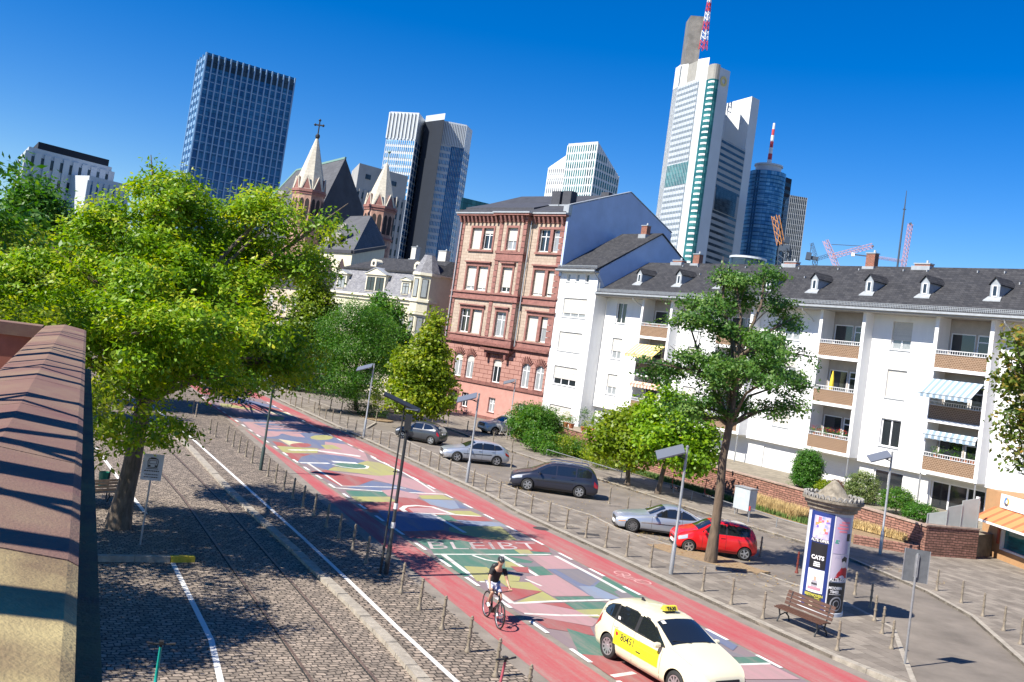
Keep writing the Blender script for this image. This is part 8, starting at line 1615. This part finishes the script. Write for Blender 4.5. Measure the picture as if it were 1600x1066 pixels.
# fingers closed round the grips
for s in (-1, 1):
    for i in range(4):
        y = s*(.27+.022*i); ln_ = (1, 1.08, 1.02, .85)[i]; j = {'a': ((.275, y, 1.022), .010), 'b': ((.322, y, 1.018), .0095), 'c': ((.338, y, .988), .009), 'd': ((.338-.025*ln_, y, .958), .008)}; skin_mesh('finger', j, [('a', 'b'), ('b', 'c'), ('c', 'd')], SKIN, body, 1)
    j = {'a': ((.27, s*.268, 1.01), .012), 'b': ((.295, s*.243, .992), .011), 'c': ((.322, s*.243, .972), .009)}; skin_mesh('thumb', j, [('a', 'b'), ('b', 'c')], SKIN, body, 1)
# face: nose, ears, eyes, mouth
mb = MB(); mb.hexa([(.150, -.014, 1.665), (.150, .014, 1.665), (.142, .008, 1.715), (.142, -.008, 1.715)], [(.178, -.010, 1.668), (.178, .010, 1.668), (.152, .004, 1.715), (.152, -.004, 1.715)]); mb.build('nose', SKIN, PE)
for s in (-1, 1):
    mb = MB(); mb.lathe(.065, s*.082, [(.0, 1.66), (.016, 1.675), (.02, 1.70), (.0, 1.72)], 8); mb.build('ear', SKIN, PE); mb = MB(); mb.box(.140, .148, s*.03-.012, s*.03+.012, 1.706, 1.716); mb.build('eye', BLACK, PE)
mb = MB(); mb.box(.138, .146, -.022, .022, 1.640, 1.646); mb.build('mouth', mat('lips', (.35, .12, .1), .5), PE)
# helmet, backpack, watch
mb = MB(); hc = Vector((.065, 0, 1.745)); rings = []
for i in range(9):
    ph = math.pi/2*i/8; rings.append([(hc.x+.135*math.cos(ph)*math.cos(t), hc.y+.102*math.cos(ph)*math.sin(t), hc.z+.105*math.sin(ph)-.012*math.cos(t)) for t in np.linspace(0, 2*math.pi, 25)])
mb.grid(rings); mb.build('helmet', mat('helmet_black', (.03, .03, .033), .3), PE, smooth=60)
mb = MB()
for k in (-.05, 0, .05): mb.tube([(hc.x+.10, k, hc.z+.052), (hc.x+.03, k*1.1, hc.z+.105), (hc.x-.05, k*1.1, hc.z+.098), (hc.x-.11, k, hc.z+.055)], .012, 6)
mb.build('helmet_rib', mat('helmet_grey', (.12, .12, .13), .4), PE, smooth=60)
mb = MB(); cB = Vector((-.30, 0, 1.38)); ax = Vector((.48, 0, .88)).normalized(); up = Vector((-.88, 0, .48)); 
sec = lambda o_, w_, t_: [o_+Vector((0, math.cos(q)*w_, 0))+up*math.sin(q)*t_ for q in np.linspace(0, 2*math.pi, 14, endpoint=False)]
pr_ = [sec(cB+ax*k, w_, t_) for k, w_, t_ in ((-.24, .10, .05), (-.2, .15, .085), (0, .165, .10), (.18, .14, .085), (.23, .08, .04))]
n_ = 14; mb.v = [tuple(p) for r in pr_ for p in r]; mb.f = [[i*n_+j, i*n_+(j+1) % n_, (i+1)*n_+(j+1) % n_, (i+1)*n_+j] for i in range(4) for j in range(n_)]+[list(range(n_)), list(range(4*n_, 5*n_))]; mb.m = [0]*len(mb.f)
bpk = mb.build('backpack', BLACK, None, smooth=60); bpk.location = PE.location; bpk.rotation_euler = PE.rotation_euler; tag(bpk, 'black backpack worn by the cyclist', 'backpack')
mb = MB(); mb.tube([(.215, .255, 1.05), (.215, .325, 1.05)], .0) if 0 else None
mb.tube([Vector((.215, .287, 1.054))+Vector((.018*math.cos(t)*.6, .034*math.cos(t), .03*math.sin(t))) for t in np.linspace(0, 2*math.pi, 12)], .009, 6); mb.build('watch', BLACK, PE)
# bicycle parked by the off-road car (simple but with its parts)
p = G(*z3(912, 345)); P2 = thing('bicycle', 'pale bicycle parked beside the off-road car and the round bush', 'bicycle', tuple(p), R(200))
for x in (-.5, .5):
    mb = MB(); mb.tube([(x+.32*math.cos(t), 0, .34+.32*math.sin(t)) for t in np.linspace(0, 2*math.pi, 21)], .022, 6); mb.build('wheel', RUBBER, P2)
mb = MB(); mb.tube([(-.5, 0, .34), (-.08, 0, .3), (.36, 0, .72), (-.2, 0, .75), (-.08, 0, .3)], .024, 6); mb.tube([(-.5, 0, .34), (-.2, 0, .75), (-.24, 0, .92)], .02, 6); mb.tube([(.5, 0, .34), (.36, 0, .72), (.33, 0, .95)], .022, 6); mb.build('frame', mat('pale_bike_paint', (.5, .5, .5), .4), P2)
mb = MB(); mb.tube([(.28, -.28, 1.0), (.33, 0, .96), (.28, .28, 1.0)], .016, 6); mb.build('handlebar', ALU, P2); mb = MB(); mb.box(-.36, -.12, -.06, .06, .92, .97); mb.build('saddle', BLACK, P2)
